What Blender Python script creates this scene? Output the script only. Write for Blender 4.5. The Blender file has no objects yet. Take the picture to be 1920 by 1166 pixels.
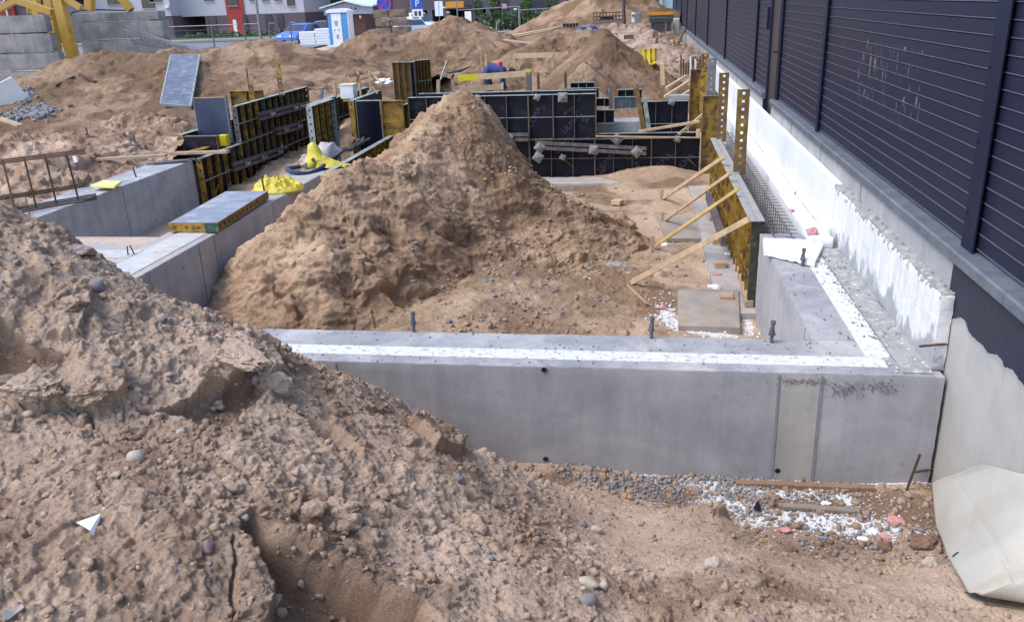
import bpy, math, random
import numpy as np
from mathutils import Vector, Matrix, noise as mnoise
random.seed(7); RNG = np.random.default_rng(7)
C = bpy.context.scene.collection
PI = math.pi
# ------------------------------------------------------------------ camera (solved from the photograph's vanishing points)
PPX, PPY, EYE = 960., 583., 2.3
FPX = 1572.21
def _cv(p): return np.array([p[0]-PPX, -(p[1]-PPY), -FPX])
_Y = _cv((1203, -10)); _Y /= np.linalg.norm(_Y)
_Z = -_cv((1125, 4819)); _Z /= np.linalg.norm(_Z)
_X = np.cross(_Y, _Z); _X /= np.linalg.norm(_X); _Z = np.cross(_X, _Y)
CAM = np.array([_X, _Y, _Z])
def P(u, v, x=None, y=None, z=None):
    d = CAM @ np.array([u-PPX, -(v-PPY), -FPX])
    t = (z-EYE)/d[2] if z is not None else (y/d[1] if y is not None else x/d[0])
    r = np.array([0, 0, EYE]) + t*d
    return (float(r[0]), float(r[1]), float(r[2]))
cam = bpy.data.cameras.new('camera'); co = bpy.data.objects.new('camera', cam); C.objects.link(co)
cam.sensor_width = 36; cam.lens = FPX*36/1920; cam.clip_start = .05; cam.clip_end = 3000
m = Matrix([[float(CAM[i][j]) for j in range(3)] for i in range(3)]).to_4x4(); m.translation = (0, 0, EYE)
co.matrix_world = m; bpy.context.scene.camera = co
# ------------------------------------------------------------------ materials
def _mk(name):
    m = bpy.data.materials.new(name); m.use_nodes = True
    nt = m.node_tree; return m, nt, nt.nodes['Principled BSDF']
def c4(c): return (c[0], c[1], c[2], 1)
def noise_node(nt, vec, scale, detail=6, rough=.6, dist=0):
    n = nt.nodes.new('ShaderNodeTexNoise'); n.inputs['Scale'].default_value = scale; n.inputs['Detail'].default_value = detail
    n.inputs['Roughness'].default_value = rough; n.inputs['Distortion'].default_value = dist
    nt.links.new(vec, n.inputs['Vector']); return n.outputs['Fac']
def ramp(nt, fac, stops, interp='LINEAR'):
    r = nt.nodes.new('ShaderNodeValToRGB'); r.color_ramp.interpolation = interp; e = r.color_ramp.elements
    while len(e) < len(stops): e.new(.5)
    for k, (p, c) in enumerate(stops): e[k].position = p; e[k].color = c4(c) if hasattr(c, '__len__') else (c, c, c, 1)
    nt.links.new(fac, r.inputs['Fac']); return r.outputs['Color']
def mixc(nt, fac, a, b, mode='MIX'):
    n = nt.nodes.new('ShaderNodeMix'); n.data_type = 'RGBA'; n.blend_type = mode
    if isinstance(fac, (int, float)): n.inputs[0].default_value = fac
    else: nt.links.new(fac, n.inputs[0])
    for i, s in ((6, a), (7, b)):
        if hasattr(s, 'is_output'): nt.links.new(s, n.inputs[i])
        else: n.inputs[i].default_value = c4(s)
    return n.outputs[2]
def mth(nt, op, a, b=None):
    n = nt.nodes.new('ShaderNodeMath'); n.operation = op
    for i, s in ((0, a), (1, b)):
        if s is None: continue
        if hasattr(s, 'is_output'): nt.links.new(s, n.inputs[i])
        else: n.inputs[i].default_value = s
    return n.outputs[0]
def coords(nt, scl=None, geo=False):
    if geo: o = nt.nodes.new('ShaderNodeNewGeometry').outputs['Position']
    else: o = nt.nodes.new('ShaderNodeTexCoord').outputs['Object']
    if scl:
        mp = nt.nodes.new('ShaderNodeMapping'); mp.inputs['Scale'].default_value = scl; nt.links.new(o, mp.inputs['Vector']); o = mp.outputs['Vector']
    return o
def bump(nt, b, h, strength, dist=.01, prev=None):
    n = nt.nodes.new('ShaderNodeBump'); n.inputs['Strength'].default_value = strength; n.inputs['Distance'].default_value = dist
    nt.links.new(h, n.inputs['Height'])
    if prev is not None: nt.links.new(prev, n.inputs['Normal'])
    nt.links.new(n.outputs['Normal'], b.inputs['Normal']); return n.outputs['Normal']
def mat(name, c1, c2=None, scale=3, rough=.8, metal=0, spot=None, spot_scale=12, spot_at=.6, spot_soft=.06, bs=60, bstr=.25, bd=.004, streak=None, spec=.5, fine=.15):
    """two-tone mottled paint, with patches of a third tone (rust, dirt, dust)"""
    m, nt, b = _mk(name); v = coords(nt, streak, geo=True)
    c2 = c2 or tuple(k*.8 for k in c1)
    col = ramp(nt, noise_node(nt, v, scale, 8), [(.3, c1), (.7, c2)])
    fn = noise_node(nt, v, 70, 4)
    col = mixc(nt, 1.0, col, ramp(nt, fn, [(.25, 1-fine*1.5), (.75, 1+fine*.6)]), 'MULTIPLY')
    if spot:
        f = ramp(nt, noise_node(nt, v, spot_scale, 10, .65), [(spot_at-spot_soft, 0.), (spot_at+spot_soft, 1.)])
        col = mixc(nt, f, col, spot)
        if metal:
            b.inputs['Metallic'].default_value = metal
    nt.links.new(col, b.inputs['Base Color'])
    b.inputs['Roughness'].default_value = rough; b.inputs['Metallic'].default_value = metal; b.inputs['Specular IOR Level'].default_value = spec
    if bstr: bump(nt, b, noise_node(nt, v, bs, 6), bstr, bd)
    return m
def flat(name, c, rough=.5, metal=0, spec=.5):
    m, nt, b = _mk(name); b.inputs['Base Color'].default_value = c4(c); b.inputs['Roughness'].default_value = rough
    b.inputs['Metallic'].default_value = metal; b.inputs['Specular IOR Level'].default_value = spec
    v = coords(nt, geo=True); nt.links.new(mixc(nt, 1.0, c, ramp(nt, noise_node(nt, v, 4, 6), [(.3, .85), (.7, 1.08)]), 'MULTIPLY'), b.inputs['Base Color'])
    return m
def soil(name, dry, mid, damp, peb=.5, patch=1.2, sc=38, pebscale=55, bstr=1.0, con=1.0):
    """earth: damp and dry patches, grain at the scale sc, small stones"""
    m, nt, b = _mk(name); v = coords(nt, geo=True)
    at = nt.nodes.new('ShaderNodeAttribute'); at.attribute_name = 'damp'
    n1 = noise_node(nt, v, patch, 10, .66, .5)
    f = mth(nt, 'ADD', n1, mth(nt, 'MULTIPLY', at.outputs['Fac'], .30))
    col = ramp(nt, f, [(.38, dry), (.52, mid), (.72, damp)])
    a1 = noise_node(nt, v, sc, 6, .75); a2 = noise_node(nt, v, sc*3.1, 3, .8)
    col = mixc(nt, 1.0, col, ramp(nt, a1, [(.28, 1-.36*con), (.5, 1.), (.72, 1+.26*con)]), 'MULTIPLY')
    col = mixc(nt, 1.0, col, ramp(nt, a2, [(.3, (1-.3*con,)*3), (.7, (1+.25*con, 1+.26*con, 1+.28*con))]), 'MULTIPLY')
    vo = nt.nodes.new('ShaderNodeTexVoronoi'); vo.inputs['Scale'].default_value = pebscale; nt.links.new(v, vo.inputs['Vector'])
    sep = nt.nodes.new('ShaderNodeSeparateColor'); nt.links.new(vo.outputs['Color'], sep.inputs['Color'])
    core = ramp(nt, vo.outputs['Distance'], [(.18, 1.), (.30, 0.)])
    sel = ramp(nt, sep.outputs[0], [(1-.30*peb, 0.), (1-.30*peb+.02, 1.)])
    pc = ramp(nt, sep.outputs[1], [(0, (.45, .38, .33)), (.3, (.2, .17, .16)), (.55, (.28, .18, .15)), (.8, (.52, .45, .37)), (1, (.3, .28, .27))])
    k = mth(nt, 'MULTIPLY', core, sel); col = mixc(nt, mth(nt, 'MULTIPLY', k, .8), col, pc)
    du = nt.nodes.new('ShaderNodeAttribute'); du.attribute_name = 'dust'     # foam and lime dust trodden into the ground
    dn = ramp(nt, mth(nt, 'ADD', du.outputs['Fac'], mth(nt, 'MULTIPLY', mth(nt, 'SUBTRACT', noise_node(nt, v, 14, 10, .75), .5), 1.3)), [(.42, 0.), (.6, .9)])
    col = mixc(nt, dn, col, (.78, .775, .77))
    nt.links.new(col, b.inputs['Base Color']); b.inputs['Roughness'].default_value = .97; b.inputs['Specular IOR Level'].default_value = .08
    h = mth(nt, 'ADD', mth(nt, 'ADD', a1, mth(nt, 'MULTIPLY', a2, .45)), mth(nt, 'MULTIPLY', k, .25))
    bump(nt, b, h, bstr, .85/sc)
    return m
def wood(name, c1, c2, scl=(30, 30, 2)):
    m, nt, b = _mk(name); v = coords(nt, scl)
    col = ramp(nt, noise_node(nt, v, 1.6, 6, .6, .8), [(.3, c1), (.7, c2)])
    col = mixc(nt, 1.0, col, ramp(nt, noise_node(nt, coords(nt), 6, 5), [(.3, .75), (.6, 1.08)]), 'MULTIPLY')
    nt.links.new(col, b.inputs['Base Color']); b.inputs['Roughness'].default_value = .75; b.inputs['Specular IOR Level'].default_value = .25
    bump(nt, b, noise_node(nt, v, 3, 4), .2, .003); return m
# ------------------------------------------------------------------ geometry
def V(*a): return Vector(a)
class G:
    def __init__(s): s.v = []; s.f = []
    def add(s, vs, fs):
        n = len(s.v); s.v += [tuple(p) for p in vs]; s.f += [tuple(i+n for i in f) for f in fs]; return s
    def box(s, lo, hi):
        x0, y0, z0 = lo; x1, y1, z1 = hi
        return s.add([(x0,y0,z0),(x1,y0,z0),(x1,y1,z0),(x0,y1,z0),(x0,y0,z1),(x1,y0,z1),(x1,y1,z1),(x0,y1,z1)],
                     [(0,3,2,1),(4,5,6,7),(0,1,5,4),(1,2,6,5),(2,3,7,6),(3,0,4,7)])
    def obox(s, c, e1, e2, e3):       # centre and three half-edge vectors
        c, a, b, d = Vector(c), Vector(e1), Vector(e2), Vector(e3)
        vs = [c+i*a+j*b+k*d for k in (-1, 1) for j in (-1, 1) for i in (-1, 1)]
        return s.add(vs, [(0,2,3,1),(4,5,7,6),(0,1,5,4),(1,3,7,5),(3,2,6,7),(2,0,4,6)])
    def bar(s, p, q, w, h, up=(0, 0, 1)):
        p, q = Vector(p), Vector(q); d = (q-p); L = d.length; d.normalize(); u = Vector(up)
        sd = d.cross(u)
        if sd.length < 1e-3: sd = d.cross(Vector((1, 0, 0)))
        sd.normalize(); u = sd.cross(d)
        return s.obox((p+q)/2, d*(L/2), sd*(w/2), u*(h/2))
    def tube(s, pts, r, n=8, r2=None):
        pts = [Vector(p) for p in pts]; rings = []; k = len(pts)
        for i, p in enumerate(pts):
            d = (pts[min(i+1, k-1)]-pts[max(i-1, 0)]).normalized()
            a = d.cross(Vector((0, 0, 1)));
            if a.length < .05: a = d.cross(Vector((1, 0, 0)))
            a.normalize(); b = d.cross(a); rr = r if r2 is None else r+(r2-r)*i/(k-1)
            rings.append([p+a*(rr*math.cos(2*PI*j/n))+b*(rr*math.sin(2*PI*j/n)) for j in range(n)])
        vs = [q for g in rings for q in g]; fs = []
        for i in range(k-1):
            for j in range(n): fs.append((i*n+j, i*n+(j+1) % n, (i+1)*n+(j+1) % n, (i+1)*n+j))
        fs += [tuple(range(n-1, -1, -1)), tuple((k-1)*n+j for j in range(n))]
        return s.add(vs, fs)
    def prism(s, pts, vec):
        n = len(pts); a = [Vector(p) for p in pts]; b = [p+Vector(vec) for p in a]
        return s.add(a+b, [tuple(range(n-1, -1, -1)), tuple(range(n, 2*n))]+[(i, (i+1) % n, n+(i+1) % n, n+i) for i in range(n)])
    def rev(s, prof, c, n=16):        # (r,z) profile turned round a vertical axis
        c = Vector(c); vs = [c+V(r*math.cos(2*PI*j/n), r*math.sin(2*PI*j/n), z) for r, z in prof for j in range(n)]; fs = []
        for i in range(len(prof)-1):
            for j in range(n): fs.append((i*n+j, i*n+(j+1) % n, (i+1)*n+(j+1) % n, (i+1)*n+j))
        fs += [tuple(range(n-1, -1, -1)), tuple((len(prof)-1)*n+j for j in range(n))]
        return s.add(vs, fs)
    def rbox(s, lo, hi, step=.04, amp=.004, seed=0, chip=.0, fr=6):
        """box of concrete or foam: gridded faces, uneven surface, worn edges"""
        lo, hi = Vector(lo), Vector(hi); n = [max(1, min(160, int(round((hi[i]-lo[i])/step)))) for i in range(3)]
        idx = {}; vs = []; fs = []
        def vid(k):
            if k not in idx:
                p = V(*[lo[i]+(hi[i]-lo[i])*k[i]/n[i] for i in range(3)])
                e = sum(1 for i in range(3) if k[i] in (0, n[i]))
                c = (lo+hi)/2; d = V(*[(0 if 0 < k[i] < n[i] else (1 if k[i] else -1)) for i in range(3)])
                o = mnoise.fractal(p*fr+V(seed, 0, 0), 1., 2., 4)
                a = amp*o
                if e >= 2 and chip: a = -chip*(.25+abs(mnoise.noise(p*fr*2+V(seed, 5, 0)))*1.6)
                idx[k] = len(vs); vs.append(p+d.normalized()*a)
            return idx[k]
        for ax in range(3):
            b, c = (ax+1) % 3, (ax+2) % 3
            for side in (0, n[ax]):
                for i in range(n[b]):
                    for j in range(n[c]):
                        q = []
                        for di, dj in ((0, 0), (1, 0), (1, 1), (0, 1)):
                            k = [0, 0, 0]; k[ax] = side; k[b] = i+di; k[c] = j+dj; q.append(vid(tuple(k)))
                        fs.append(tuple(q if side else q[::-1]))
        return s.add(vs, fs)
    def xf(s, M):
        s.v = [tuple(M @ Vector(p)) for p in s.v]; return s
def link(name, me, m, parent=None, smooth=False, bev=0):
    o = bpy.data.objects.new(name, me); C.objects.link(o)
    if m is not None and not me.materials: me.materials.append(m)
    if smooth:
        me.shade_smooth()
        if len(me.polygons) < 60000 and hasattr(me, 'set_sharp_from_angle'): me.set_sharp_from_angle(angle=math.radians(42))
    if parent is not None: o.parent = parent
    if bev:
        b = o.modifiers.new('bevel', 'BEVEL'); b.width = bev; b.segments = 2; b.limit_method = 'ANGLE'
    return o
def mk(name, g, m, parent=None, smooth=False, bev=0):
    """g is in world space; the parent Empty sits at its own base, so shift to it"""
    me = bpy.data.meshes.new(name)
    off = Vector(parent['_o']) if parent is not None and '_o' in parent else V(0, 0, 0)
    me.from_pydata([tuple(Vector(p)-off) for p in g.v], [], g.f); me.update()
    o = link(name, me, m, parent, smooth, bev); o['_o'] = tuple(off); return o
def tag(o, label=None, cat=None, group=None, kind=None):
    if label: o['label'] = label
    if cat: o['category'] = cat
    if group: o['group'] = group
    if kind: o['kind'] = kind
    return o
def thing(name, label, cat, loc=(0, 0, 0), group=None):
    o = bpy.data.objects.new(name, None); C.objects.link(o); o.location = loc; o.empty_display_size = .1; o['_o'] = tuple(float(k) for k in loc)
    return tag(o, label, cat, group)
def single(name, g, m, label, cat, group=None, smooth=False, bev=0):
    return tag(mk(name, g, m, None, smooth, bev), label, cat, group)
def dup(root, loc, rz, label, group=None):
    r = root.copy(); C.objects.link(r); r.location = loc; r.rotation_euler = (0, 0, rz); r['label'] = label
    if group: r['group'] = group
    def kids(a, b):
        for ch in list(a.children):
            c = ch.copy(); C.objects.link(c); c.parent = b; kids(ch, c)
    kids(root, r); return r
# ------------------------------------------------------------------ vectorised noise for the earth surfaces
def _h(ix, iy, s):
    h = (ix.astype(np.int64)*374761393 + iy.astype(np.int64)*668265263 + s*974634777) & 0xffffffff
    h = ((h ^ (h >> 13))*1274126177) & 0xffffffff; h = ((h ^ (h >> 16))*2246822519) & 0xffffffff
    return ((h ^ (h >> 15)) & 0xffffff)/float(0xffffff)
def vn(x, y, s=0):
    ix = np.floor(x); iy = np.floor(y); fx = x-ix; fy = y-iy
    ux = fx*fx*fx*(fx*(fx*6-15)+10); uy = fy*fy*fy*(fy*(fy*6-15)+10); r = 0
    for dx in (0, 1):
        for dy in (0, 1):
            a = _h(ix+dx, iy+dy, s)*2*PI
            r = r + (np.cos(a)*(fx-dx)+np.sin(a)*(fy-dy))*(ux if dx else 1-ux)*(uy if dy else 1-uy)
    return r*1.5
def fbm(x, y, f, o=5, s=0, g=.5):
    r = 0; a = 1.
    for i in range(o): r = r + a*vn(x*f+17.3*i, y*f-9.1*i, s+i); a *= g; f *= 2.03
    return r
def rdg(x, y, f, o=4, s=0, g=.5):
    r = 0; a = 1.
    for i in range(o): r = r + a*(1-2*np.abs(vn(x*f+17.3*i, y*f-9.1*i, s+i))); a *= g; f *= 2.03
    return r
def clods(x, y, cell, s, keep=.5, rmax=.5):
    """rounded lumps of uneven size: height of the highest lump over each point"""
    w = cell*.35; x2 = x+w*vn(x/cell*1.7, y/cell*1.7, s+50); y2 = y+w*vn(x/cell*1.7, y/cell*1.7, s+51)
    X = x2/cell; Y = y2/cell; ix = np.floor(X); iy = np.floor(Y); r = np.zeros_like(x)
    for dx in (-1, 0, 1):
        for dy in (-1, 0, 1):
            a, b = ix+dx, iy+dy
            k = _h(a, b, s+3); rad = np.where(k < keep, rmax*(.35+.65*_h(a, b, s+4)**2), 0)
            d2 = (X-a-_h(a, b, s+1))**2+(Y-b-_h(a, b, s+2))**2
            r = np.maximum(r, np.sqrt(np.maximum(rad*rad-d2, 0)))
    return r*cell
def sst(a, b, x):
    t = np.clip((x-a)/(b-a), 0, 1); return t*t*(3-2*t)
def heightfield(name, xs, ys, zf, m, keep=None, damp=None, disp=None, dust=None):
    X, Y = np.meshgrid(xs, ys); Z = zf(X, Y); ny, nx = X.shape; A, B_, D_ = X, Y, Z
    if disp is not None:          # relief pushed out along the slope's normal, not straight up
        gy_, gx_ = np.gradient(Z, ys, xs); n = np.sqrt(1+gx_**2+gy_**2); h = disp(X, Y, Z, np.hypot(gx_, gy_)); e = np.clip(h, -.5, .5)
        A = X-gx_/n*e; B_ = Y-gy_/n*e; D_ = Z+e/n
    co_ = np.stack([A, B_, D_], -1).reshape(-1, 3).astype(np.float32)
    I = np.arange(ny*nx).reshape(ny, nx); q = np.stack([I[:-1, :-1], I[:-1, 1:], I[1:, 1:], I[1:, :-1]], -1).reshape(-1, 4)
    if keep is not None:
        K = keep(X, Y, Z).reshape(-1); q = q[K[q].any(1)]
        used = np.zeros(ny*nx, bool); used[q.reshape(-1)] = True; mp = np.cumsum(used)-1; co_ = co_[used]; q = mp[q]
    else: used = np.ones(ny*nx, bool)
    me = bpy.data.meshes.new(name); me.vertices.add(len(co_)); me.vertices.foreach_set('co', co_.reshape(-1))
    n = len(q); me.loops.add(n*4); me.loops.foreach_set('vertex_index', q.reshape(-1).astype(np.int32))
    me.polygons.add(n); me.polygons.foreach_set('loop_start', np.arange(0, n*4, 4, dtype=np.int32)); me.polygons.foreach_set('loop_total', np.full(n, 4, np.int32))
    me.update(calc_edges=True)
    if damp is not None:
        D = damp(X, Y, Z).reshape(-1)[used].astype(np.float32); a = me.attributes.new('damp', 'FLOAT', 'POINT'); a.data.foreach_set('value', D)
    if dust is not None:
        D = dust(X, Y).reshape(-1)[used].astype(np.float32); a = me.attributes.new('dust', 'FLOAT', 'POINT'); a.data.foreach_set('value', D)
    return link(name, me, m, None, True)
def ico():
    t = (1+5**.5)/2; v = [(-1,t,0),(1,t,0),(-1,-t,0),(1,-t,0),(0,-1,t),(0,1,t),(0,-1,-t),(0,1,-t),(t,0,-1),(t,0,1),(-t,0,-1),(-t,0,1)]
    f = [(0,11,5),(0,5,1),(0,1,7),(0,7,10),(0,10,11),(1,5,9),(5,11,4),(11,10,2),(10,7,6),(7,1,8),(3,9,4),(3,4,2),(3,2,6),(3,6,8),(3,8,9),(4,9,5),(2,4,11),(6,2,10),(8,6,7),(9,8,1)]
    v = [Vector(p).normalized() for p in v]
    def sub(v, f):
        c = {}; v = list(v); o = []
        def mid(a, b):
            k = (min(a, b), max(a, b))
            if k not in c: c[k] = len(v); v.append(((v[a]+v[b])/2).normalized())
            return c[k]
        for a, b, d in f:
            x, y, z = mid(a, b), mid(b, d), mid(d, a); o += [(a, x, z), (b, y, x), (d, z, y), (x, y, z)]
        return v, o
    r = [(v, f)]
    for _ in range(4): r.append(sub(*r[-1]))
    return [(np.array(a), b) for a, b in r]
ICO = ico()
def rocks(name, pts, sizes, m, seed=0, flatn=.7, lod=1, angular=.25, sink=.2, smooth=False):
    """many small lumps in one mesh"""
    r = np.random.default_rng(seed); bv, bf = ICO[lod]; bf = np.array(bf); n = len(pts); k = len(bv)
    A = []
    for i in range(n):
        s = sizes[i]; ax = r.normal(size=3); ax /= np.linalg.norm(ax); R = np.array(Matrix.Rotation(r.uniform(0, 6.28), 3, Vector(ax)))
        d = 1+angular*r.normal(size=(k, 1)); v = (bv*d)*np.array([1, r.uniform(.6, 1), flatn*r.uniform(.7, 1.1)])
        rz = r.uniform(0, 6.28); tilt = R if flatn > .6 else np.array(Matrix.Rotation(rz, 3, 'Z') @ Matrix.Rotation(r.normal()*.25, 3, 'X'))
        v = v @ tilt.T*s; v[:, 2] += s*flatn*(1-2*sink); A.append(v+np.array(pts[i]))
    co_ = np.concatenate(A).astype(np.float32); F = (bf[None]+(np.arange(n)*k)[:, None, None]).reshape(-1, 3)
    me = bpy.data.meshes.new(name); me.vertices.add(len(co_)); me.vertices.foreach_set('co', co_.reshape(-1)); q = len(F)
    me.loops.add(q*3); me.loops.foreach_set('vertex_index', F.reshape(-1).astype(np.int32)); me.polygons.add(q)
    me.polygons.foreach_set('loop_start', np.arange(0, q*3, 3, dtype=np.int32)); me.polygons.foreach_set('loop_total', np.full(q, 3, np.int32)); me.update(calc_edges=True)
    return link(name, me, m, None, smooth)
# ------------------------------------------------------------------ materials in use
M = {}
M['soil'] = soil('brown_soil', (.61, .455, .34), (.51, .37, .268), (.32, .21, .142), .7, 1.6, 88, 60, 1.0)
M['soilmid'] = soil('crumbly_soil', (.60, .43, .29), (.505, .352, .233), (.325, .213, .135), .4, 1.6, 36, 26, 1.0)
M['sand'] = soil('tan_sand', (.64, .455, .305), (.545, .375, .243), (.345, .222, .137), .2, .9, 38, 30, 1.0)
M['sandfar'] = soil('far_sand', (.48, .325, .215), (.40, .265, .172), (.23, .147, .09), .3, .45, 13, 12, 1.0)
M['pinksand'] = soil('pale_sand', (.60, .46, .37), (.53, .395, .31), (.38, .265, .19), .3, .5, 13, 12, 1.0)
M['pit'] = soil('pit_floor_soil', (.54, .39, .275), (.46, .33, .225), (.24, .155, .098), .3, .9, 34, 30, .7, .8)
M['trench'] = soil('trench_soil', (.46, .335, .245), (.37, .26, .185), (.22, .145, .10), .6, 1.5, 70, 50, .8)
M['street'] = soil('gravel_yard', (.52, .41, .33), (.48, .37, .29), (.4, .3, .23), .3, .2, 8, 10, .3, .5)
M['rock'] = mat('grey_rock', (.27, .25, .25), (.16, .15, .16), 6, .85, spot=(.33, .25, .2), spot_scale=9, spot_at=.55)
M['rock_pale'] = mat('pale_rock', (.5, .42, .33), (.38, .32, .26), 6, .85)
M['rock_red'] = mat('reddish_rock', (.3, .19, .18), (.2, .13, .13), 6, .85)
M['clod'] = mat('soil_lump', (.31, .205, .155), (.22, .14, .1), 9, .95, bs=120, bstr=.6, bd=.01, spec=.1)
M['clod2'] = mat('damp_soil_lump', (.24, .155, .11), (.17, .105, .072), 9, .95, bs=120, bstr=.6, bd=.01, spec=.1)
M['chalk'] = mat('rubble_grey', (.3, .3, .31), (.16, .16, .17), 20, .9, bs=90, bstr=.5)
M['crumb'] = mat('white_foam_crumbs', (.82, .82, .82), (.72, .71, .70), 40, .8, bstr=0)
# ------------------------------------------------------------------ thin-plate surface of the near mound
CP = []
for u, v, y in [(-300,250,3.5),(0,395,3.6),(100,445,3.62),(240,530,3.65),(400,603,3.7),(560,682,3.75),(700,768,3.85),(790,795,3.95),(850,852,4.05),(910,852,4.12),(1000,905,4.2),(1070,958,4.05),(1160,1010,3.95),(1250,965,4.25),(1330,955,4.25),(1395,1000,4.1),(1500,1052,3.85),(1620,1075,3.75),(1720,1085,3.75),
                (0,780,2.6),(0,1166,1.75),(480,1166,2.0),(960,1166,2.42),(1400,1166,2.8),(1900,1166,3.35),(300,800,2.78),(600,900,2.85),(900,960,3.25),(1200,1060,3.4),(300,1000,2.15),(1340,1070,3.3),(1600,1120,3.3),(1900,1030,3.9)]:
    CP.append(P(u, v, y=y))
for x, y, z in [(-4.6,4.4,1.0),(-3.4,4.5,.75),(-2.3,4.35,.42),(-1.6,4.55,.05),(-1.2,4.6,-.3),(-.75,4.72,-.62),(-.3,4.85,-.8),(.2,4.75,-.86),(.6,4.5,-.86),(1.2,4.35,-.87),(1.9,4.35,-.84),(1.9,5.0,-.86),(1,5,-.9),(0,5.07,-.9),(-1,5.05,-.75),(-2,5.05,-.35),(-3,5.05,.0),(-4.6,5.05,.4),(-3,1.0,.7),(0,1,.5),(2,1,.1),(2,2.4,-.25),(-5.5,3,1.5),(-5.5,1,.9),(-5.5,5,.7),(-.9,1.2,.55)]:
    CP.append((x, y, z))
CP = np.array(CP)
def tps_fit(P3, lam=.002):
    n = len(P3); d = np.hypot(P3[:, None, 0]-P3[None, :, 0], P3[:, None, 1]-P3[None, :, 1]); K = np.where(d > 0, d*d*np.log(d+1e-12), 0)+lam*np.eye(n)
    Q = np.c_[np.ones(n), P3[:, :2]]; A = np.block([[K, Q], [Q.T, np.zeros((3, 3))]]); return np.linalg.solve(A, np.r_[P3[:, 2], 0, 0, 0])
TW = tps_fit(CP)
def tps(x, y):
    r = TW[-3]+TW[-2]*x+TW[-1]*y
    for i in range(len(CP)):
        d2 = (x-CP[i, 0])**2+(y-CP[i, 1])**2; r = r+TW[i]*.5*d2*np.log(d2+1e-12)
    return r
def hit(u, v, fn, t0=1.0, t1=60, n=3000):
    """first point of the sight line of a pixel that lies on the surface fn"""
    d = CAM @ np.array([u-PPX, -(v-PPY), -FPX]); d = d/d[1]; t = np.geomspace(t0, t1, n); X = d[0]*t; Y = t; Zr = EYE+d[2]*t
    k = np.nonzero(Zr < fn(X, Y))[0]; i = k[0] if len(k) else n-1
    return (float(X[i]), float(Y[i]), float(Zr[i]))
def poly_sd(x, y, pts):
    """signed distance to a closed outline on the ground, positive inside"""
    pts = np.array(pts)[:, :2]; n = len(pts); d = np.full(x.shape, 1e9); ins = np.zeros(x.shape, bool)
    for i in range(n):
        a, b = pts[i], pts[(i+1) % n]; e = b-a; wx, wy = x-a[0], y-a[1]; t = np.clip((wx*e[0]+wy*e[1])/(e@e), 0, 1)
        d = np.minimum(d, np.hypot(wx-t*e[0], wy-t*e[1]))
        c = ((a[1] > y) != (b[1] > y)) & (x < (b[0]-a[0])*(y-a[1])/(b[1]-a[1]+1e-12)+a[0]); ins ^= c
    return np.where(ins, d, -d)
def line_d(x, y, pts):
    d = np.full(x.shape, 1e9)
    for a, b in zip(pts[:-1], pts[1:]):
        a = np.array(a[:2]); b = np.array(b[:2]); e = b-a; wx, wy = x-a[0], y-a[1]; t = np.clip((wx*e[0]+wy*e[1])/(e@e), 0, 1); d = np.minimum(d, np.hypot(wx-t*e[0], wy-t*e[1]))
    return d
def px(L, fn=tps): return [hit(u, v, fn) for u, v in L]
CAVE = px([(452,985),(480,972),(520,1000),(560,1022),(640,1062),(715,1085),(800,1125),(830,1180),(700,1230),(488,1230),(486,1166),(498,1085),(472,1045)])
HOL = [(px([(235,735),(300,752),(360,740),(420,702),(480,672),(505,690),(500,735),(455,760),(420,800),(370,800),(330,765),(270,760)]), .055),
       (px([(-40,600),(40,612),(80,640),(125,655),(150,690),(90,700),(30,690),(-40,700)]), .05),
       (px([(560,760),(640,800),(690,850),(640,850),(580,800)]), .03),
       ]
SLAB = [(px([(362,652),(420,640),(480,640),(522,665),(528,700),(500,712),(440,702),(395,680)]), .045),
        (px([(60,690),(100,668),(160,668),(225,690),(230,730),(180,765),(130,750),(80,765),(20,740)]), .05),
        (px([(110,560),(165,548),(178,590),(160,640),(80,625),(60,600)]), .03),
        (px([(545,940),(590,925),(660,975),(655,1000),(610,990),(560,965)]), .02),
        (px([(1310,950),(1345,938),(1392,960),(1395,985),(1340,975)]), .03),
        (px([(780,798),(810,790),(850,830),(855,855),(815,850)]), .05)]
CRK = [(px([(160,755),(175,790),(205,835),(235,855),(260,850)]), .006, .03), (px([(432,1015),(440,1060),(436,1110),(434,1180)]), .007, .04),
       (px([(0,720),(30,735),(60,765),(95,745)]), .006, .02), (px([(560,965),(600,995),(640,1010),(660,985)]), .006, .025), (px([(495,715),(540,745),(600,770)]), .006, .02), (px([(165,880),(190,910),(185,950),(210,940)]), .004, .015)]
def mound(x, y):
    z = tps(x, y); return z+mound_rel(x, y, z)
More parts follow.
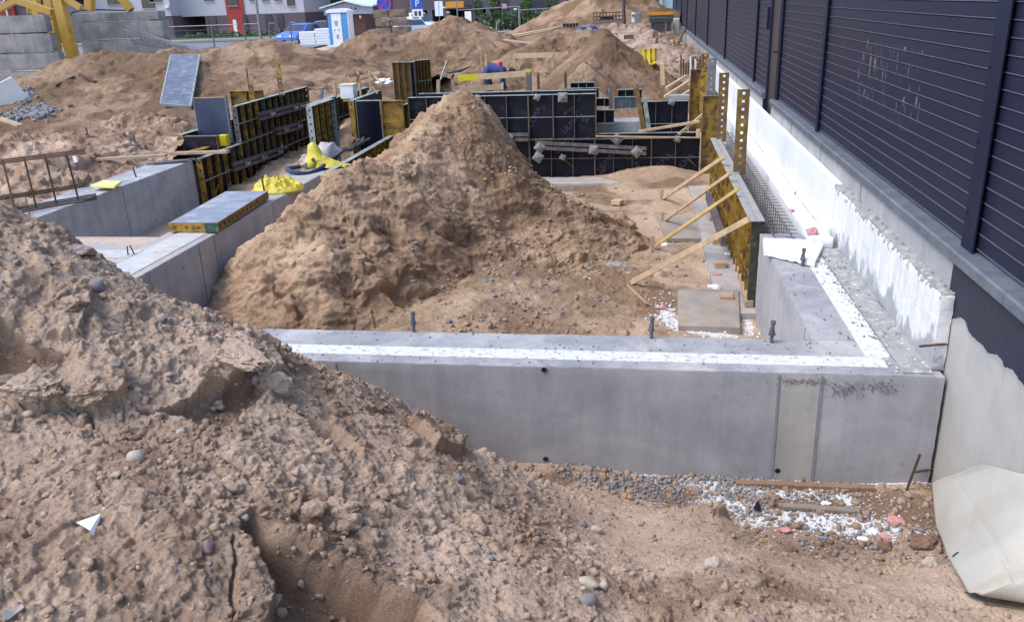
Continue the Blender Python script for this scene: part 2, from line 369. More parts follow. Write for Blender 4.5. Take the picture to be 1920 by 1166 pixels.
def mound_rel(x, y, z0, sl=None):
    z = 0*x; cave = 0
    xw = x+.05*vn(x*3.1, y*3.1, 90)+.012*vn(x*14, y*14, 92)+.006*vn(x*31, y*31, 96); yw = y+.05*vn(x*3.1, y*3.1, 91)+.012*vn(x*14, y*14, 93)+.006*vn(x*31, y*31, 97)
    sd = poly_sd(x+.05*vn(x*3.1, y*3.1, 90)+.006*vn(x*14, y*14, 92), y+.05*vn(x*3.1, y*3.1, 91)+.006*vn(x*14, y*14, 93), CAVE); z = z-.17*sst(0, .06, sd)*(1-.45*sst(.1, .4, sd))+.02*sst(-.14, -.005, sd)*(sd < 0); cave = sst(0, .05, sd)
    for p, h in HOL:
        sd = poly_sd(xw, yw, p); z = z-1.7*h*sst(0, .02, sd); cave = np.maximum(cave, .6*sst(0, .05, sd))
    for p, h in SLAB:
        sd = poly_sd(xw, yw, p); z = z+1.5*h*sst(-.012, .008, sd)
    for p, w, h in CRK:
        d = line_d(x+.012*vn(x*22, y*22, 94), y+.012*vn(x*22, y*22, 95), p); z = z-h*(1-sst(w*.3, w, d))
    k = (.35+.65*sst(-.55, -.1, z0))*(1-.65*cave)      # smoother where trampled at the foot
    r = sst(-.1, .35, fbm(x, y, .9, 3, 40))*.7+.45
    z = z-.035*sst(-.6, -.2, z0)+k*(.022*sst(-.03, .03, fbm(xw, yw, 1.5, 4, 401))+.010*sst(-.03, .02, fbm(xw, yw, 3.6, 4, 403))+.012*sst(.1, .14, fbm(xw, yw, 8, 4, 405)))
    z = z+k*(.036*fbm(x, y, 1.7, 3, 1)+r*(.009*rdg(x, y, 4.5, 4, 11)+.009*fbm(x, y, 15, 4, 21)+.006*fbm(x, y, 34, 2, 27)))
    m1 = sst(-.1, .3, fbm(x, y, 1.3, 2, 33)); lower = 1-sst(-.3, .2, x)*.6
    z = z+k*(clods(x, y, .21, 100, .12)*.4*m1+clods(x, y, .1, 110, .28)*.5*(.35+.65*m1)*lower+clods(x, y, .05, 120, .42)*.45*lower+clods(x, y, .027, 130, .75)*.5+clods(x, y, .018, 140, .8)*.45)
    return z
def mound_damp(x, y, z):
    d = 0
    sd = poly_sd(x, y, CAVE); d = np.maximum(d, sst(0, .05, sd)*.9)
    for p, h in HOL: d = np.maximum(d, sst(0, .05, poly_sd(x, y, p))*.9)
    d = np.maximum(d, sst(.05, .35, fbm(x, y, 1.1, 3, 60))*.5)
    return d
def around(res, x0, x1, y0, y1): return np.arange(x0, x1, res), np.arange(y0, y1, res)
xs = np.r_[np.arange(-5.4, -3.6, .02), np.arange(-3.6, 1.93, .0048)]; ys = np.r_[np.arange(.9, 1.7, .02), np.arange(1.7, 5.065, .0048)]
o = heightfield('earth_mound', xs, ys, tps, M['soil'], disp=mound_rel, damp=mound_damp, keep=lambda X, Y, Z: Z > -.95)
tag(o, 'large brown heap of stony soil filling the foreground before the near concrete wall', 'soil heap')
# ------------------------------------------------------------------ trench and pit floors (setting)
T = lambda u, v: P(u, v, z=-.77)
def foam_d(x, y, soft=0):
    b = 0
    for (u, v, w, a) in [(1330,905,.09,1),(1370,915,.08,1),(1420,915,.08,1),(1470,922,.07,1),(1520,928,.08,1),(1580,935,.08,1),(1340,935,.1,1),(1380,950,.1,.9),(1420,975,.09,.9),(1470,965,.1,1),(1510,970,.12,1),(1560,985,.11,1),(1600,980,.1,1),(1530,1020,.05,.6),(1640,1000,.09,.6),(1660,980,.1,.5),(1690,1000,.09,.5),(1290,905,.08,.4),(1240,885,.2,.2),(1650,905,.15,.25),(1180,890,.2,.18)]:
        q = T(u, v); b = b+a*np.exp(-(((x-q[0])/w)**2+((y-q[1])/(w*.85))**2))
    b = b+.7*sst(5.03, 5.065, y)*(x > -.2)
    return np.clip(b, 0, 1)*(.75 if soft else .8*sst(-.25, .2, fbm(x, y, 7, 3, 940)+.05))+(0 if soft else .01)
def trench(x, y):
    z = -.78+.012*fbm(x, y, 2.5, 4, 200)+clods(x, y, .06, 210, .25)*.5+clods(x, y, .03, 215, .5)*.4
    z = z+.05*sst(.05, -.3, x)*sst(4.4, 5, y)+.03*sst(1.35, 1.8, x)
    return z+.004*fbm(x, y, 25, 3, 220)
heightfield('ground', *around(.012, -2.2, 1.93, 3.6, 5.068), trench, M['trench'], dust=lambda X, Y: foam_d(X, Y, 1), damp=lambda X, Y, Z: sst(0, .3, fbm(X, Y, 2, 3, 230)))['kind'] = 'structure'
def blobs(cs):
    return lambda x, y: np.clip(sum(a*np.exp(-(((x-cx)/sx)**2+((y-cy)/sy)**2)) for cx, cy, sx, sy, a in cs), 0, 1)
# white foam crumbs, pit side
W = [P(u, v, z=-.84) for u, v in [(1250,590),(1300,612),(1230,560),(1350,500),(1400,590),(1350,620),(1420,620)]]
def pit(x, y):
    z = -.85+.025*fbm(x, y, .9, 4, 300)+.006*fbm(x, y, 9, 4, 310)+clods(x, y, .12, 320, .14)*.45+clods(x, y, .045, 330, .3)*.45
    z = z+.22*np.exp(-(((x-.3)/.9)**2+((y-15.4)/.45)**2))+.0*x
    return z
heightfield('ground', *around(.022, -4.6, 1.4, 5.64, 15.75), pit, M['pit'], dust=lambda X, Y: .62*blobs([(W[0][0], W[0][1], .12, .3, 1), (W[1][0], W[1][1], .3, .25, 1), (W[4][0], W[4][1], .08, .5, 1), (W[5][0], W[5][1], .3, .25, 1)])(X, Y), damp=lambda X, Y, Z: np.maximum(sst(.1, .5, fbm(X, Y, .8, 3, 340))*.6, 1.6*np.exp(-(((X-.1)/.35)**2+((Y-8.75)/.4)**2))))['kind'] = 'structure'
def bay(x, y): return np.where((x > -5.19) & (y < 12), -1.1, -.78+.03*fbm(x, y, .9, 4, 350)+clods(x, y, .08, 360, .3)*.5)
heightfield('ground', *around(.035, -7.32, -4.3, 7.95, 19), bay, M['pit'])['kind'] = 'structure'
# ------------------------------------------------------------------ sand piles
def spine_z(x, y, pts, k, H, rr=.15):
    """union of concave cones strung along a ridge line"""
    r = np.full(x.shape, -9.)
    L = []
    for a, b in zip(pts[:-1], pts[1:]):
        n = max(2, int(np.hypot(a[0]-b[0], a[1]-b[1])/.12))
        for i in range(n): t = i/n; L.append([a[j]+(b[j]-a[j])*t for j in range(3)])
    L.append(pts[-1])
    for q in L:
        d = np.sqrt((x-q[0])**2+(y-q[1])**2+rr*rr)-rr; r = np.maximum(r, q[2]-H*(1-np.exp(-k*d/H)))
    return r
def pile(name, label, spine, k, H, base, bb, res, m, s, na=.05, nf=1.2, lump=.25, rr=.15, extra=None, cat='sand pile', group=None, detail=None):
    def base_z(x, y):
        w = .12; xw = x+w*vn(x*1.1, y*1.1, s+7); yw = y+w*vn(x*1.1, y*1.1, s+8)
        z = spine_z(xw, yw, spine, k, H, rr)
        if extra is not None: z = extra(x, y, z)
        return z
    def rel(x, y, z0, sl=None):
        y = y+z0*.8; w = .12; xw = x+w*vn(x*1.1, y*1.1, s+7); yw = y+w*vn(x*1.1, y*1.1, s+8); z = 0 if detail is None else detail(x, y, z0)
        z = z+na*.8*sst(-.04, .04, fbm(xw, yw, nf*1.3, 4, s+90))+na*.4*sst(-.03, .03, fbm(xw, yw, nf*3, 4, s+92))-na*.5
        z = z+na*fbm(x, y, nf, 4, s)+na*.35*rdg(x, y, nf*3.3, 4, s+20)
        z = z+.07*na*rdg(x, y, nf*9, 3, s+25)+clods(x, y, res*7, s+30, .18)*lump*.8+clods(x, y, res*3.5, s+40, .6)*lump*(.5+.8*sst(-.2, .3, fbm(x, y, .9, 3, s+44)))
        return z
    def zf(x, y): z = base_z(x, y); return z+rel(x, y, z)
    ys = np.arange(bb[2], bb[3], res); xs = np.arange(bb[0], bb[1], res)
    o = heightfield(name, xs, ys, base_z, m, disp=rel, keep=lambda X, Y, Z: Z > base-.12, damp=lambda X, Y, Z: sst(-.1, .4, fbm(X, Y, .7, 4, s+60))*.8+.3*sst(0, .4, rdg(X, Y, 1.3, 3, s+70)))
    return tag(o, label, cat, group), zf
S = lambda L: [P(u, v, y=y) for u, v, y in L]
def pa_detail(x, y, z0):     # blocky scars and overhangs, strongest low on the left flank
    lo = sst(-.15, .25, fbm(x, y, .8, 3, 471)+.35*sst(-2.2, -3.2, x)); xs_ = x+.08*vn(x*4, y*4, 481); ys_ = y+.08*vn(x*4, y*4, 482); k = (.22+.65*lo)*(1-.6*sst(.3, .8, z0))*(1-.7*sst(-3.6, -4.1, x))
    z = k*(.09*sst(-.03, .03, fbm(xs_, ys_, .8, 4, 483))+.06*sst(-.03, .02, fbm(xs_, ys_, 1.9, 4, 485))+.03*sst(.05, .1, fbm(xs_, ys_, 4.5, 4, 487))-.13)
    return z+lo*.04*rdg(x, y, 1.6, 3, 491)+.012*fbm(x, y, 9, 4, 495)
SC = [P(u, v, y=y)+(s, h) for u, v, y, s, h in ((735,475,8.5,.14,.2),(750,540,7.9,.15,.22),(640,545,7.6,.16,.12),(560,480,8.0,.12,.1),(945,430,9.9,.2,.14),(900,400,10.1,.14,.1),(600,500,8.,.1,.1),(1000,455,9.4,.15,.1))]
def pa_extra(x, y, z):      # steep scars on the near flank, gullies down the right flank
    z = z-.30*sst(.0, .9, (x+2.15)+.10*(10.9-y))*sst(-3, -.9, z+.6*0)
    for cx, cy, cz, sx, h in SC: z = z-h*np.exp(-(((x-cx)/sx)**2+((y-cy)/(sx*.8))**2)**2)
    z = np.where(x < -4.57, -3, z)
    # crumbled soil apron to the right
    return z
pileA, zA = pile('sand_pile', 'tall pointed heap of tan sand inside the foundation pit, biggest pile in the middle', S([(854,172,11.0),(850,188,10.9),(800,250,10.3),(745,300,9.6),(690,318,9.1),(628,330,8.75),(596,350,8.6)])+[(-3.35,8.15,.1),(-3.25,7.9,-.05)], 1.25, 2.75, -.95, (-4.6, .6, 5.66, 13.6), .0105, M['sand'], 400, .035, 1.1, .6, .2, pa_extra, detail=pa_detail)
spA2 = S([(1000,470,9.6),(1060,560,8.3)])
pileG, zG = pile('soil_heap', 'low spill of crumbled dark soil and rubble, right of the tall sand pile', [(-1.75,10.6,-.58),(-1.6,9.6,-.56),(-1.65,8.6,-.58),(-1.8,7.6,-.58),(-2.0,6.9,-.58)], .34, .42, -.9, (-3.2, .9, 5.68, 12.9), .016, M['soilmid'], 450, .022, 2.0, .6, .3, cat='soil heap')
# bank and piles behind
def bank_extra(x, y, z):
    z = z-.45*np.exp(-(((x+9.3)/.5)**2+((y-15.6)/.4)**2))
    z = z+.07*sst(-.05, .05, fbm(x, y, .5, 4, 520))-.03
    return np.where((x > -7.93) & (y < 18.6), -3, z)
pileB, zB = pile('earth_bank', 'long low bank of light brown earth behind the far left concrete wall', S([(-60,230,17.5),(20,200,18.5),(80,152,20.5),(170,105,22),(330,99,22),(440,94,22.5)])+S([(470,81,23),(505,79,23),(545,112,22),(590,150,21)]), .36, 2.6, -.5, (-22, -5.6, 9.0, 27), .045, M['sandfar'], 500, .05, .6, .3, .4, bank_extra, 'earth bank')
pileB2, _ = pile('soil_heap', 'dark crumbly soil heap beside the small stacked formwork boxes on the left', S([(215,225,15.2),(300,218,15.4),(345,232,15.0)])+S([(330,275,13.9)]), .8, 1.0, -.4, (-12.5, -7.95, 12.2, 17.5), .025, M['soil'], 540, .08, 1.6, .6, .2, cat='soil heap')
pileB3, _ = pile('soil_heap', 'loose brown soil heap behind the rusty rebar cage at the left edge', S([(0,262,13.5),(100,255,13.8),(190,262,13.6)])+S([(60,330,11.6)]), .5, 1.0, -.4, (-13.5, -7.95, 9.2, 16.5), .025, M['soil'], 560, .09, 1.3, .5, .25, cat='soil heap')
pileC, zC = pile('sand_pile', 'wide twin-peaked brown sand pile in front of the blue and white toilet cabin', S([(625,104,28),(700,60,29),(745,76,29),(800,58,30),(852,38,30),(885,42,30),(925,80,29),(950,112,28)]), .62, 2.6, -.6, (-17, -2.5, 22.5, 35), .05, M['sandfar'], 600, .09, .6, .3, .3)
pileD, zD = pile('sand_pile', 'steep conical brown sand pile right behind the grid formwork', S([(1138,54,22.2),(1132,70,21.8),(1085,135,20.3)]), 1.0, 3.4, -.6, (-4.6, 1.7, 16.8, 26), .03, M['sandfar'], 640, .04, .8, .3, .1)
pileE, zE = pile('sand_pile', 'highest orange-tan sand pile at the far end of the yard', S([(1040,20,46),(1090,-5,46),(1130,-22,46),(1175,-14,46),(1195,5,46)]), .62, 4.6, -.4, (-12, 2.0, 38, 54), .1, M['sandfar'], 680, .12, .4, .25, .5)
pileF, zF = pile('sand_pile', 'pale pinkish lumpy sand heap along the base of the dark fence', S([(1125,52,34),(1180,55,33),(1225,78,29),(1245,96,26),(1262,112,24)]), .55, 1.7, -.5, (-4, 1.92, 21, 37), .055, M['pinksand'], 720, .12, .9, .7, .3)
pileH, zH = pile('sand_pile', 'small brown sand mound between the long planks and the wooden batter frame', S([(1015,78,27),(1060,68,27.5),(1100,66,27)]), .6, 1.9, -.5, (-7, 1, 22.5, 31), .055, M['sandfar'], 760, .1, .8, .5, .3, lambda x, y, z: z-.5*np.exp(-(((x+1.9)/.6)**2+((y-25)/.5)**2)))
pileI, _ = pile('sand_pile', 'small tan sand heap squeezed between the two left formwork rows', S([(668,225,16.4)])+S([(640,262,15.0)]), 1.0, .9, -.85, (-7.2, -5.2, 13.5, 17.6), .03, M['sand'], 780, .05, 1.2, .3, .15)
def yard(x, y):
    z = -.35+.15*sst(24, 32, y)+.05*fbm(x, y, .35, 4, 800)+.03*fbm(x, y, 1.5, 3, 810)
    z = z+clods(x, y, .3, 820, .2)*.3*(y < 45)
    z = np.where(y > 60, -.2-.0152*(y-60), z*sst(62, 40, y)-.2*sst(40, 62, y)); z = np.where(y > 108, -.93, z)
    hole = (x > -7.95) & (x < 1.95) & (y < 15.7); z = np.where(hole | ((x > -7.95) & (x < -4.4) & (y < 18.6)), -1.3, z)
    z = np.where((x > -4.4) & (x < 1.95) & (y > 15.6) & (y < 17.2), -.8, z)
    return np.where((y < 9) & (x < -5.3), -.2, np.where(y < 7, -1.4, z))
gx = np.r_[-900, -300, -150, np.arange(-90, -30, 1.5), np.arange(-30, -12, .25), np.arange(-12, 2.1, .07), np.arange(2.2, 8, 1), 20, 60, 200, 900]
gy = np.r_[-200, -20, np.arange(-4, 8, .5), np.arange(8, 30, .07), np.arange(30, 62, .25), np.arange(62, 130, 1.5), 200, 400, 1500]
heightfield('ground', gx, gy, yard, M['street'])['kind'] = 'structure'
# ------------------------------------------------------------------ loose lumps and pebbles
def scat(n, fn, box, seed, dens=None):
    r = np.random.default_rng(seed); x = r.uniform(box[0], box[1], n*3); y = r.uniform(box[2], box[3], n*3)
    if dens is not None:
        k = r.uniform(0, 1, n*3) < dens(x, y); x, y = x[k], y[k]
    x, y = x[:n], y[:n]; return np.stack([x, y, fn(x, y)], 1)
def sz(n, a, b, seed, pw=3):
    r = np.random.default_rng(seed); return a+(b-a)*r.uniform(0, 1, n)**pw
fr = lambda x, y: tps(x, y) > -.8
mt = lambda x, y: np.maximum(mound(x, y), -2)
p = scat(6500, mt, (-3.2, 1.9, 1.7, 4.9), 1, lambda x, y: (tps(x, y) > -.82)*(.25+.75*sst(-.1, .4, fbm(x, y, 1.3, 3, 905))))
tag(rocks('soil_crumbs', p, sz(len(p), .004, .026, 2, 5), M['soil'], 3, .7, 1, .2, .45), 'loose crumbs of dry brown soil lying over the foreground heap', 'soil crumbs', kind='stuff')
p = scat(1500, mt, (-3.2, 1.9, 1.7, 4.9), 4, lambda x, y: tps(x, y) > -.82)
tag(rocks('pebbles', p, sz(len(p), .004, .014, 5, 4), M['rock'], 6, .7, 1, .07, .3, True), 'small grey pebbles strewn over the foreground soil heap', 'pebbles', kind='stuff')
p = scat(900, mt, (-3.2, 1.9, 1.7, 4.9), 7, lambda x, y: tps(x, y) > -.82)
tag(rocks('pebbles', p, sz(len(p), .004, .012, 8, 4), M['rock_pale'], 9, .7, 1, .07, .3, True), 'small cream pebbles strewn over the foreground soil heap', 'pebbles', kind='stuff')
# crumbs on the sand pile flank and pit floor
both = lambda x, y: np.maximum(np.maximum(pit(x, y), zA(x, y)), zG(x, y))
p = scat(4200, both, (-3.4, .9, 5.8, 14), 10, lambda x, y: (.03+sst(.0, .35, fbm(x, y, 1.1, 3, 907))*np.exp(-((x+1.35)/.75)**2)))
tag(rocks('soil_crumbs', p, sz(len(p), .006, .04, 11, 5), M['soilmid'], 12, .7, 1, .18, .3), 'crumbled soil lumps around the foot of the tall sand pile', 'soil crumbs', kind='stuff')
p = scat(900, both, (-2.6, 1.1, 5.8, 15), 13, lambda x, y: .15+np.exp(-((x+1.3)/.6)**2)); tag(rocks('rubble', p, sz(len(p), .008, .035, 14, 4), M['chalk'], 15, .6, 1, .2, .3), 'grey rubble chips scattered over the pit floor', 'rubble', kind='stuff')
p = scat(5200, pit, (-.5, 1.22, 6.6, 11.2), 16, lambda x, y: blobs([(W[0][0],W[0][1],.13,.3,1),(W[1][0],W[1][1],.22,.15,1),(W[2][0],W[2][1],.14,.18,.5),(W[4][0]-.02,W[4][1],.06,.55,.9),(W[5][0],W[5][1],.25,.18,1),(.95,9.6,.05,1.1,.6),(.85,14,.4,1.2,.06)])(x, y)*sst(.5, .2, np.abs(fbm(x, y, 6, 3, 930)))+.004)
tag(rocks('foam_crumbs', p, sz(len(p), .004, .022, 17, 3), M['crumb'], 18, .5, 0, .25, .2), 'white polystyrene crumbs spilled on the pit floor behind the near wall', 'foam crumbs', kind='stuff')
# trench side: foam snow and grey rubble
p = scat(60000, trench, (-.9, 1.9, 3.8, 5.066), 19, foam_d)
tag(rocks('foam_crumbs', p, sz(len(p), .0015, .0075, 20, 3), M['crumb'], 21, .6, 0, .2, .2), 'snow-like drift of white polystyrene crumbs in the trench before the near wall', 'foam crumbs', kind='stuff')
rub = lambda x, y: blobs([(q[0], q[1], w, w*.7, a) for (q, w, a) in [(T(1080,890),.16,.9),(T(1150,905),.18,1),(T(1210,915),.2,1),(T(1270,915),.16,1),(T(1400,895),.2,.8),(T(1340,900),.1,.8),(T(1560,1010),.3,.3),(T(1650,1000),.3,.3),(T(1400,950),.25,.5),(T(1330,915),.2,.8),(T(1480,925),.3,.35)]])(x, y)
p = scat(5200, trench, (-.9, 1.9, 3.8, 5.066), 22, rub)
tag(rocks('rubble', p, sz(len(p), .004, .019, 23, 3), M['chalk'], 24, .7, 0, .2, .2), 'grey crushed rubble along the bottom of the near concrete wall', 'rubble', kind='stuff')
p = scat(2600, trench, (-.9, 1.9, 3.8, 5.066), 25); tag(rocks('soil_crumbs', p, sz(len(p), .004, .03, 26, 5), M['trench'], 27, .7, 1, .18, .3), 'brown soil crumbs on the trench floor', 'soil crumbs', kind='stuff')
# ------------------------------------------------------------------ stones one can point to
def stone(u, v, pxr, m, label, seed, fl=.7, ang=.05, fn=None, name='stone', cat='stone', lod=2, asp=1.):
    q = hit(u, v, fn or mt); r = pxr*math.hypot(q[1], 1)/FPX*1.02
    bv, bf = ICO[lod]; rr = random.Random(seed); vs = []
    for p_ in bv:
        k = 1+ang*3*mnoise.noise(Vector(p_)*1.3+V(seed*3.1, 0, 0))+ang*1.2*mnoise.noise(Vector(p_)*3+V(seed, 7, 0))+(0 if lod < 4 else ang*1.1*mnoise.fractal(Vector(p_)*5+V(seed, 2, 0), .7, 2, 4)); vs.append((p_[0]*r*k*asp, p_[1]*r*k*.85, p_[2]*r*k*fl))
    me = bpy.data.meshes.new(name); me.from_pydata(vs, [], bf); o = link(name, me, m, None, ang < .12)
    o.location = (q[0], q[1]+r*.2, q[2]+r*fl*.15); o.rotation_euler = (rr.uniform(-.3, .3), rr.uniform(-.3, .3), rr.uniform(-.5, .5)); return tag(o, label, cat)
for a in [(253,860,19,'rock_pale','smooth round beige pebble at the end of the soil crack',1,.8,.03),
          (178,540,19,'rock','rounded grey-violet stone high on the left of the soil heap',2,.8,.04),
          (147,472,26,'rock','flat angular bluish stone on the crest of the heap, against the white wall top',3,.45,.16,1.2),
          (52,778,12,'rock_pale','small cream pebble on the left side below the grey crusted clod',4,.7,.04),
          (339,812,10,'rock_pale','small white-grey pebble in the middle of the heap above the beige round one',5,.9,.04),
          (359,910,9,'rock','small oval pale grey pebble near the centre of the foreground heap',6,.6,.04,1.3),
          (385,1030,18,'rock_red','dusty pink stone to the right of the white shard',7,.9,.1),
          (457,972,11,'rock_pale','small pale stone at the upper left tip of the dark cave-in',8,.8,.08),
          (1103,1098,19,'rock_pale','beige boulder-like stone at the bottom, left one of a touching pair',9,.8,.08,1.2),
          (1132,1102,13,'rock_pale','cream wedge stone at the bottom, right one of a touching pair',10,1.0,.08,.8),
          (1103,1130,20,'rock','rounded grey-violet stone directly below the touching beige pair',11,.75,.05,1.1),
          (1340,1062,20,'rock_pale','large yellowish angular stone alone on the trampled sand',12,.7,.12,1.1),
          (1060,1018,9,'rock_pale','slim upright cream stone on the slope left of the trampled sand',13,1.4,.08,.7),
          (1117,995,12,'rock_pale','tan stone at the upper edge of the trampled sand',14,.7,.08,1.2),
          (1093,985,9,'rock','small grey stone touching the tan one at the edge of the sand',15,1.,.08),
          (860,903,14,'rock','knobbly light grey stone near the crest beside the lower tie hole',16,1.1,.12,.8),
          (1152,912,9,'rock','upright grey chip standing in the rubble by the wall foot',17,1.2,.15,.8),
          (1482,1035,14,'clod2','lone brown clod at the lower edge of the foam drift',18,.8,.12,1.1),
          (1660,1030,15,'clod2','round dark brown clod below the pink foam piece',19,.9,.12),
          (1745,1063,17,'rock_pale','whitish rough stone beside the torn corner of the canvas sheet',20,1.0,.15,.9),
          (1735,1025,22,'clod2','large brown clod against the left edge of the canvas sheet',21,.8,.15,1.3),
          (300,602,12,'rock','flat grey pebble on the crest of the heap, left of the near wall top',22,.6,.05,1.2),
          (352,604,9,'rock_pale','pale flat pebble near the crest where the wall top disappears',23,.6,.06,1.2),
          (25,488,12,'rock','dull grey stone near the upper left corner of the heap',24,.7,.08),
          (920,1049,9,'rock','pale grey pebble on the lower slope above the boulder pair',25,.9,.06),
          (218,690,12,'rock','pale grey knob sticking out beside the crusted clod',26,.8,.12),
          (320,935,7,'rock_red','tiny brown-red pebble left of the pale oval pebble',27,.7,.05),
          (195,1112,6,'rock_red','reddish pebble in the lower left of the heap',28,.8,.06)]:
    u, v, r, m_, lb, sd_, fl = a[:7]; ag = a[7]; asp = a[8] if len(a) > 8 else 1.
    stone(u, v, r, M[m_], lb, sd_, fl, ag, asp=asp, name='clod' if m_ == 'clod2' else 'stone', cat='clod' if m_ == 'clod2' else 'stone', fn=lambda x, y: np.maximum(mound(x, y), trench(x, y)))
for (u, v, r, lb, sd_, fl, asp) in [(60,735,40,'big crusted grey-brown clod at the left edge of the heap',80,.6,1.3),(155,742,42,'big crusted clod right beside the left-edge one',81,.6,1.3),(130,575,26,'rounded soil clod below the grey-violet stone',82,.6,1.3),(440,668,38,'flat slab-like clod overhanging the upper hollow near the crest',83,.35,1.7),(385,705,18,'tall narrow clod standing in the upper hollow',84,1.1,.6),(495,718,24,'knobbly clod under the overhanging slab',85,.6,1.3),(635,965,32,'largest broken soil slab above the cave-in',86,.45,1.2),(1365,955,18,'dark crumbly clod at the end of the trampled sand tongue',87,.4,1.5),(1160,1075,16,'rough clod above the boulder pair, to the right',88,.7,1.2)]:
    stone(u, v, r, M['soil'], lb, sd_, fl, .15, name='clod', cat='clod', asp=asp, lod=4)
big = [(u, v) for u, v in [(600,955),(630,950),(655,985),(640,990),(585,960),(690,985),(710,960),(520,725),(500,730),(430,915),(720,930),(560,905),(745,1010),(760,985),(350,700),(380,690),(410,560),(475,560)]]
for i, (u, v) in enumerate(big[:11]):
    stone(u, v, 14+(i*7) % 17, M['soil'], 'angular lump of dry soil broken off on the slope above the cave-in', 50+i, .8, .14, name='clod', cat='clod')['group'] = 'broken soil lumps above the cave-in'
# ------------------------------------------------------------------ concrete, foam, fence
def conc(name, c1, c2, dark, seams=False, dirt=None):
    m, nt, b = _mk(name); v = coords(nt, geo=True)
    col = ramp(nt, noise_node(nt, v, 1.3, 10, .6), [(.3, c1), (.72, c2)])
    st = ramp(nt, noise_node(nt, coords(nt, (3, 3, .5), True), 2.2, 6), [(.35, .86), (.65, 1.07)])
    col = mixc(nt, 1.0, col, ramp(nt, noise_node(nt, coords(nt, (1, 1, 2.2), True), .9, 9, .65, .8), [(.34, (.80, .81, .84)), (.6, (1.05, 1.04, 1.02))]), 'MULTIPLY')
    col = mixc(nt, 1.0, col, st, 'MULTIPLY')
    col = mixc(nt, ramp(nt, noise_node(nt, v, 8, 12, .7), [(.60, 0.), (.72, .55)]), col, dark)
    col = mixc(nt, 1.0, col, ramp(nt, noise_node(nt, v, 140, 4), [(.3, .86), (.7, 1.1)]), 'MULTIPLY')
    vo = nt.nodes.new('ShaderNodeTexVoronoi'); vo.inputs['Scale'].default_value = 26; nt.links.new(v, vo.inputs['Vector'])
    pit_ = ramp(nt, vo.outputs['Distance'], [(.06, 1.), (.10, 0.)]); sp = nt.nodes.new('ShaderNodeSeparateColor'); nt.links.new(vo.outputs['Color'], sp.inputs['Color'])
    pit_ = mth(nt, 'MULTIPLY', pit_, ramp(nt, sp.outputs[0], [(.72, 0.), (.76, 1.)])); col = mixc(nt, mth(nt, 'MULTIPLY', pit_, .7), col, dark)
    v2 = nt.nodes.new('ShaderNodeTexVoronoi'); v2.inputs['Scale'].default_value = 70; nt.links.new(v, v2.inputs['Vector']); s2 = nt.nodes.new('ShaderNodeSeparateColor'); nt.links.new(v2.outputs['Color'], s2.inputs['Color'])
    col = mixc(nt, mth(nt, 'MULTIPLY', ramp(nt, v2.outputs['Distance'], [(.1, .5), (.16, 0.)]), ramp(nt, s2.outputs[0], [(.86, 0.), (.9, 1.)])), col, dark)
    if dirt: col = mixc(nt, ramp(nt, noise_node(nt, v, 2.3, 10, .68, .6), [(.50, 0.), (.64, .85)]), col, dirt)
    nt.links.new(col, b.inputs['Base Color']); b.inputs['Roughness'].default_value = .85; b.inputs['Specular IOR Level'].default_value = .25
    bump(nt, b, mth(nt, 'SUBTRACT', noise_node(nt, v, 45, 8, .6), pit_), .25, .004); return m
M['conc'] = conc('cast_concrete', (.435, .425, .43), (.355, .347, .353), (.2, .2, .225))
M['conc_top'] = conc('concrete_top', (.39, .39, .40), (.29, .29, .305), (.21, .21, .22), dirt=(.47, .46, .45))
M['conc_dirty'] = conc('sandy_concrete', (.44, .42, .4), (.36, .33, .31), (.3, .26, .22), dirt=(.42, .33, .26))
M['conc_base'] = conc('fence_base_concrete', (.42, .415, .41), (.34, .335, .335), (.26, .26, .26), dirt=(.33, .32, .31))
M['conc_strip'] = conc('strip_concrete', (.47, .45, .415), (.40, .38, .35), (.28, .26, .24))
M['conc_old'] = conc('weathered_concrete', (.30, .295, .29), (.13, .126, .135), (.045, .045, .045))
M['conc_slab'] = conc('grey_brown_slab', (.38, .33, .28), (.31, .26, .215), (.24, .19, .15), dirt=(.36, .28, .21))
M['whitedust'] = mat('whitened_concrete', (.56, .55, .53), (.44, .43, .41), 3, .9, spot=(.38, .33, .27), spot_scale=7, spot_at=.6, spot_soft=.12)
M['honey'] = mat('bare_aggregate', (.25, .24, .24), (.15, .145, .15), 30, .9, spot=(.33, .25, .2), spot_scale=30)
M['mortar'] = mat('rough_mortar', (.4, .395, .38), (.27, .265, .255), 9, .95, spot=(.5, .49, .47), spot_scale=14, bs=60, bstr=.8, bd=.01)
M['seam'] = mat('joint_stain_hole_shade', (.22, .215, .22), (.29, .285, .285), 6, .9, bstr=0)  # dark joints; also the discs that paint shade inside the left tie holes
M['eps'] = mat('white_foam', (.76, .76, .775), (.69, .69, .71), 4, .85, spot=(.66, .64, .62), spot_scale=5, spot_at=.66, bs=220, bstr=.25, bd=.002, fine=.03)
M['eps_dusty'] = mat('dusty_foam', (.72, .72, .71), (.62, .615, .60), 5, .9, spot=(.3, .27, .24), spot_scale=22, spot_at=.6, bs=160, bstr=.4)
M['pink'] = mat('pink_foam', (.5, .2, .2), (.58, .3, .29), 9, .9, bs=90, bstr=.5)
M['rust'] = mat('rusty_steel', (.13, .07, .045), (.07, .045, .035), 14, .8, .2, bs=150, bstr=.4)
M['steel'] = mat('galvanised_steel', (.33, .33, .34), (.2, .2, .21), 12, .45, .7)
M['bolt'] = mat('dull_anchor_steel', (.20, .20, .22), (.12, .12, .135), 22, .6, .4)
M['cap'] = mat('coping_sheet', (.12, .13, .155), (.09, .10, .125), 2, .5, .2, spot=(.19, .2, .215), spot_scale=5, spot_at=.55, spot_soft=.2, bstr=.05)
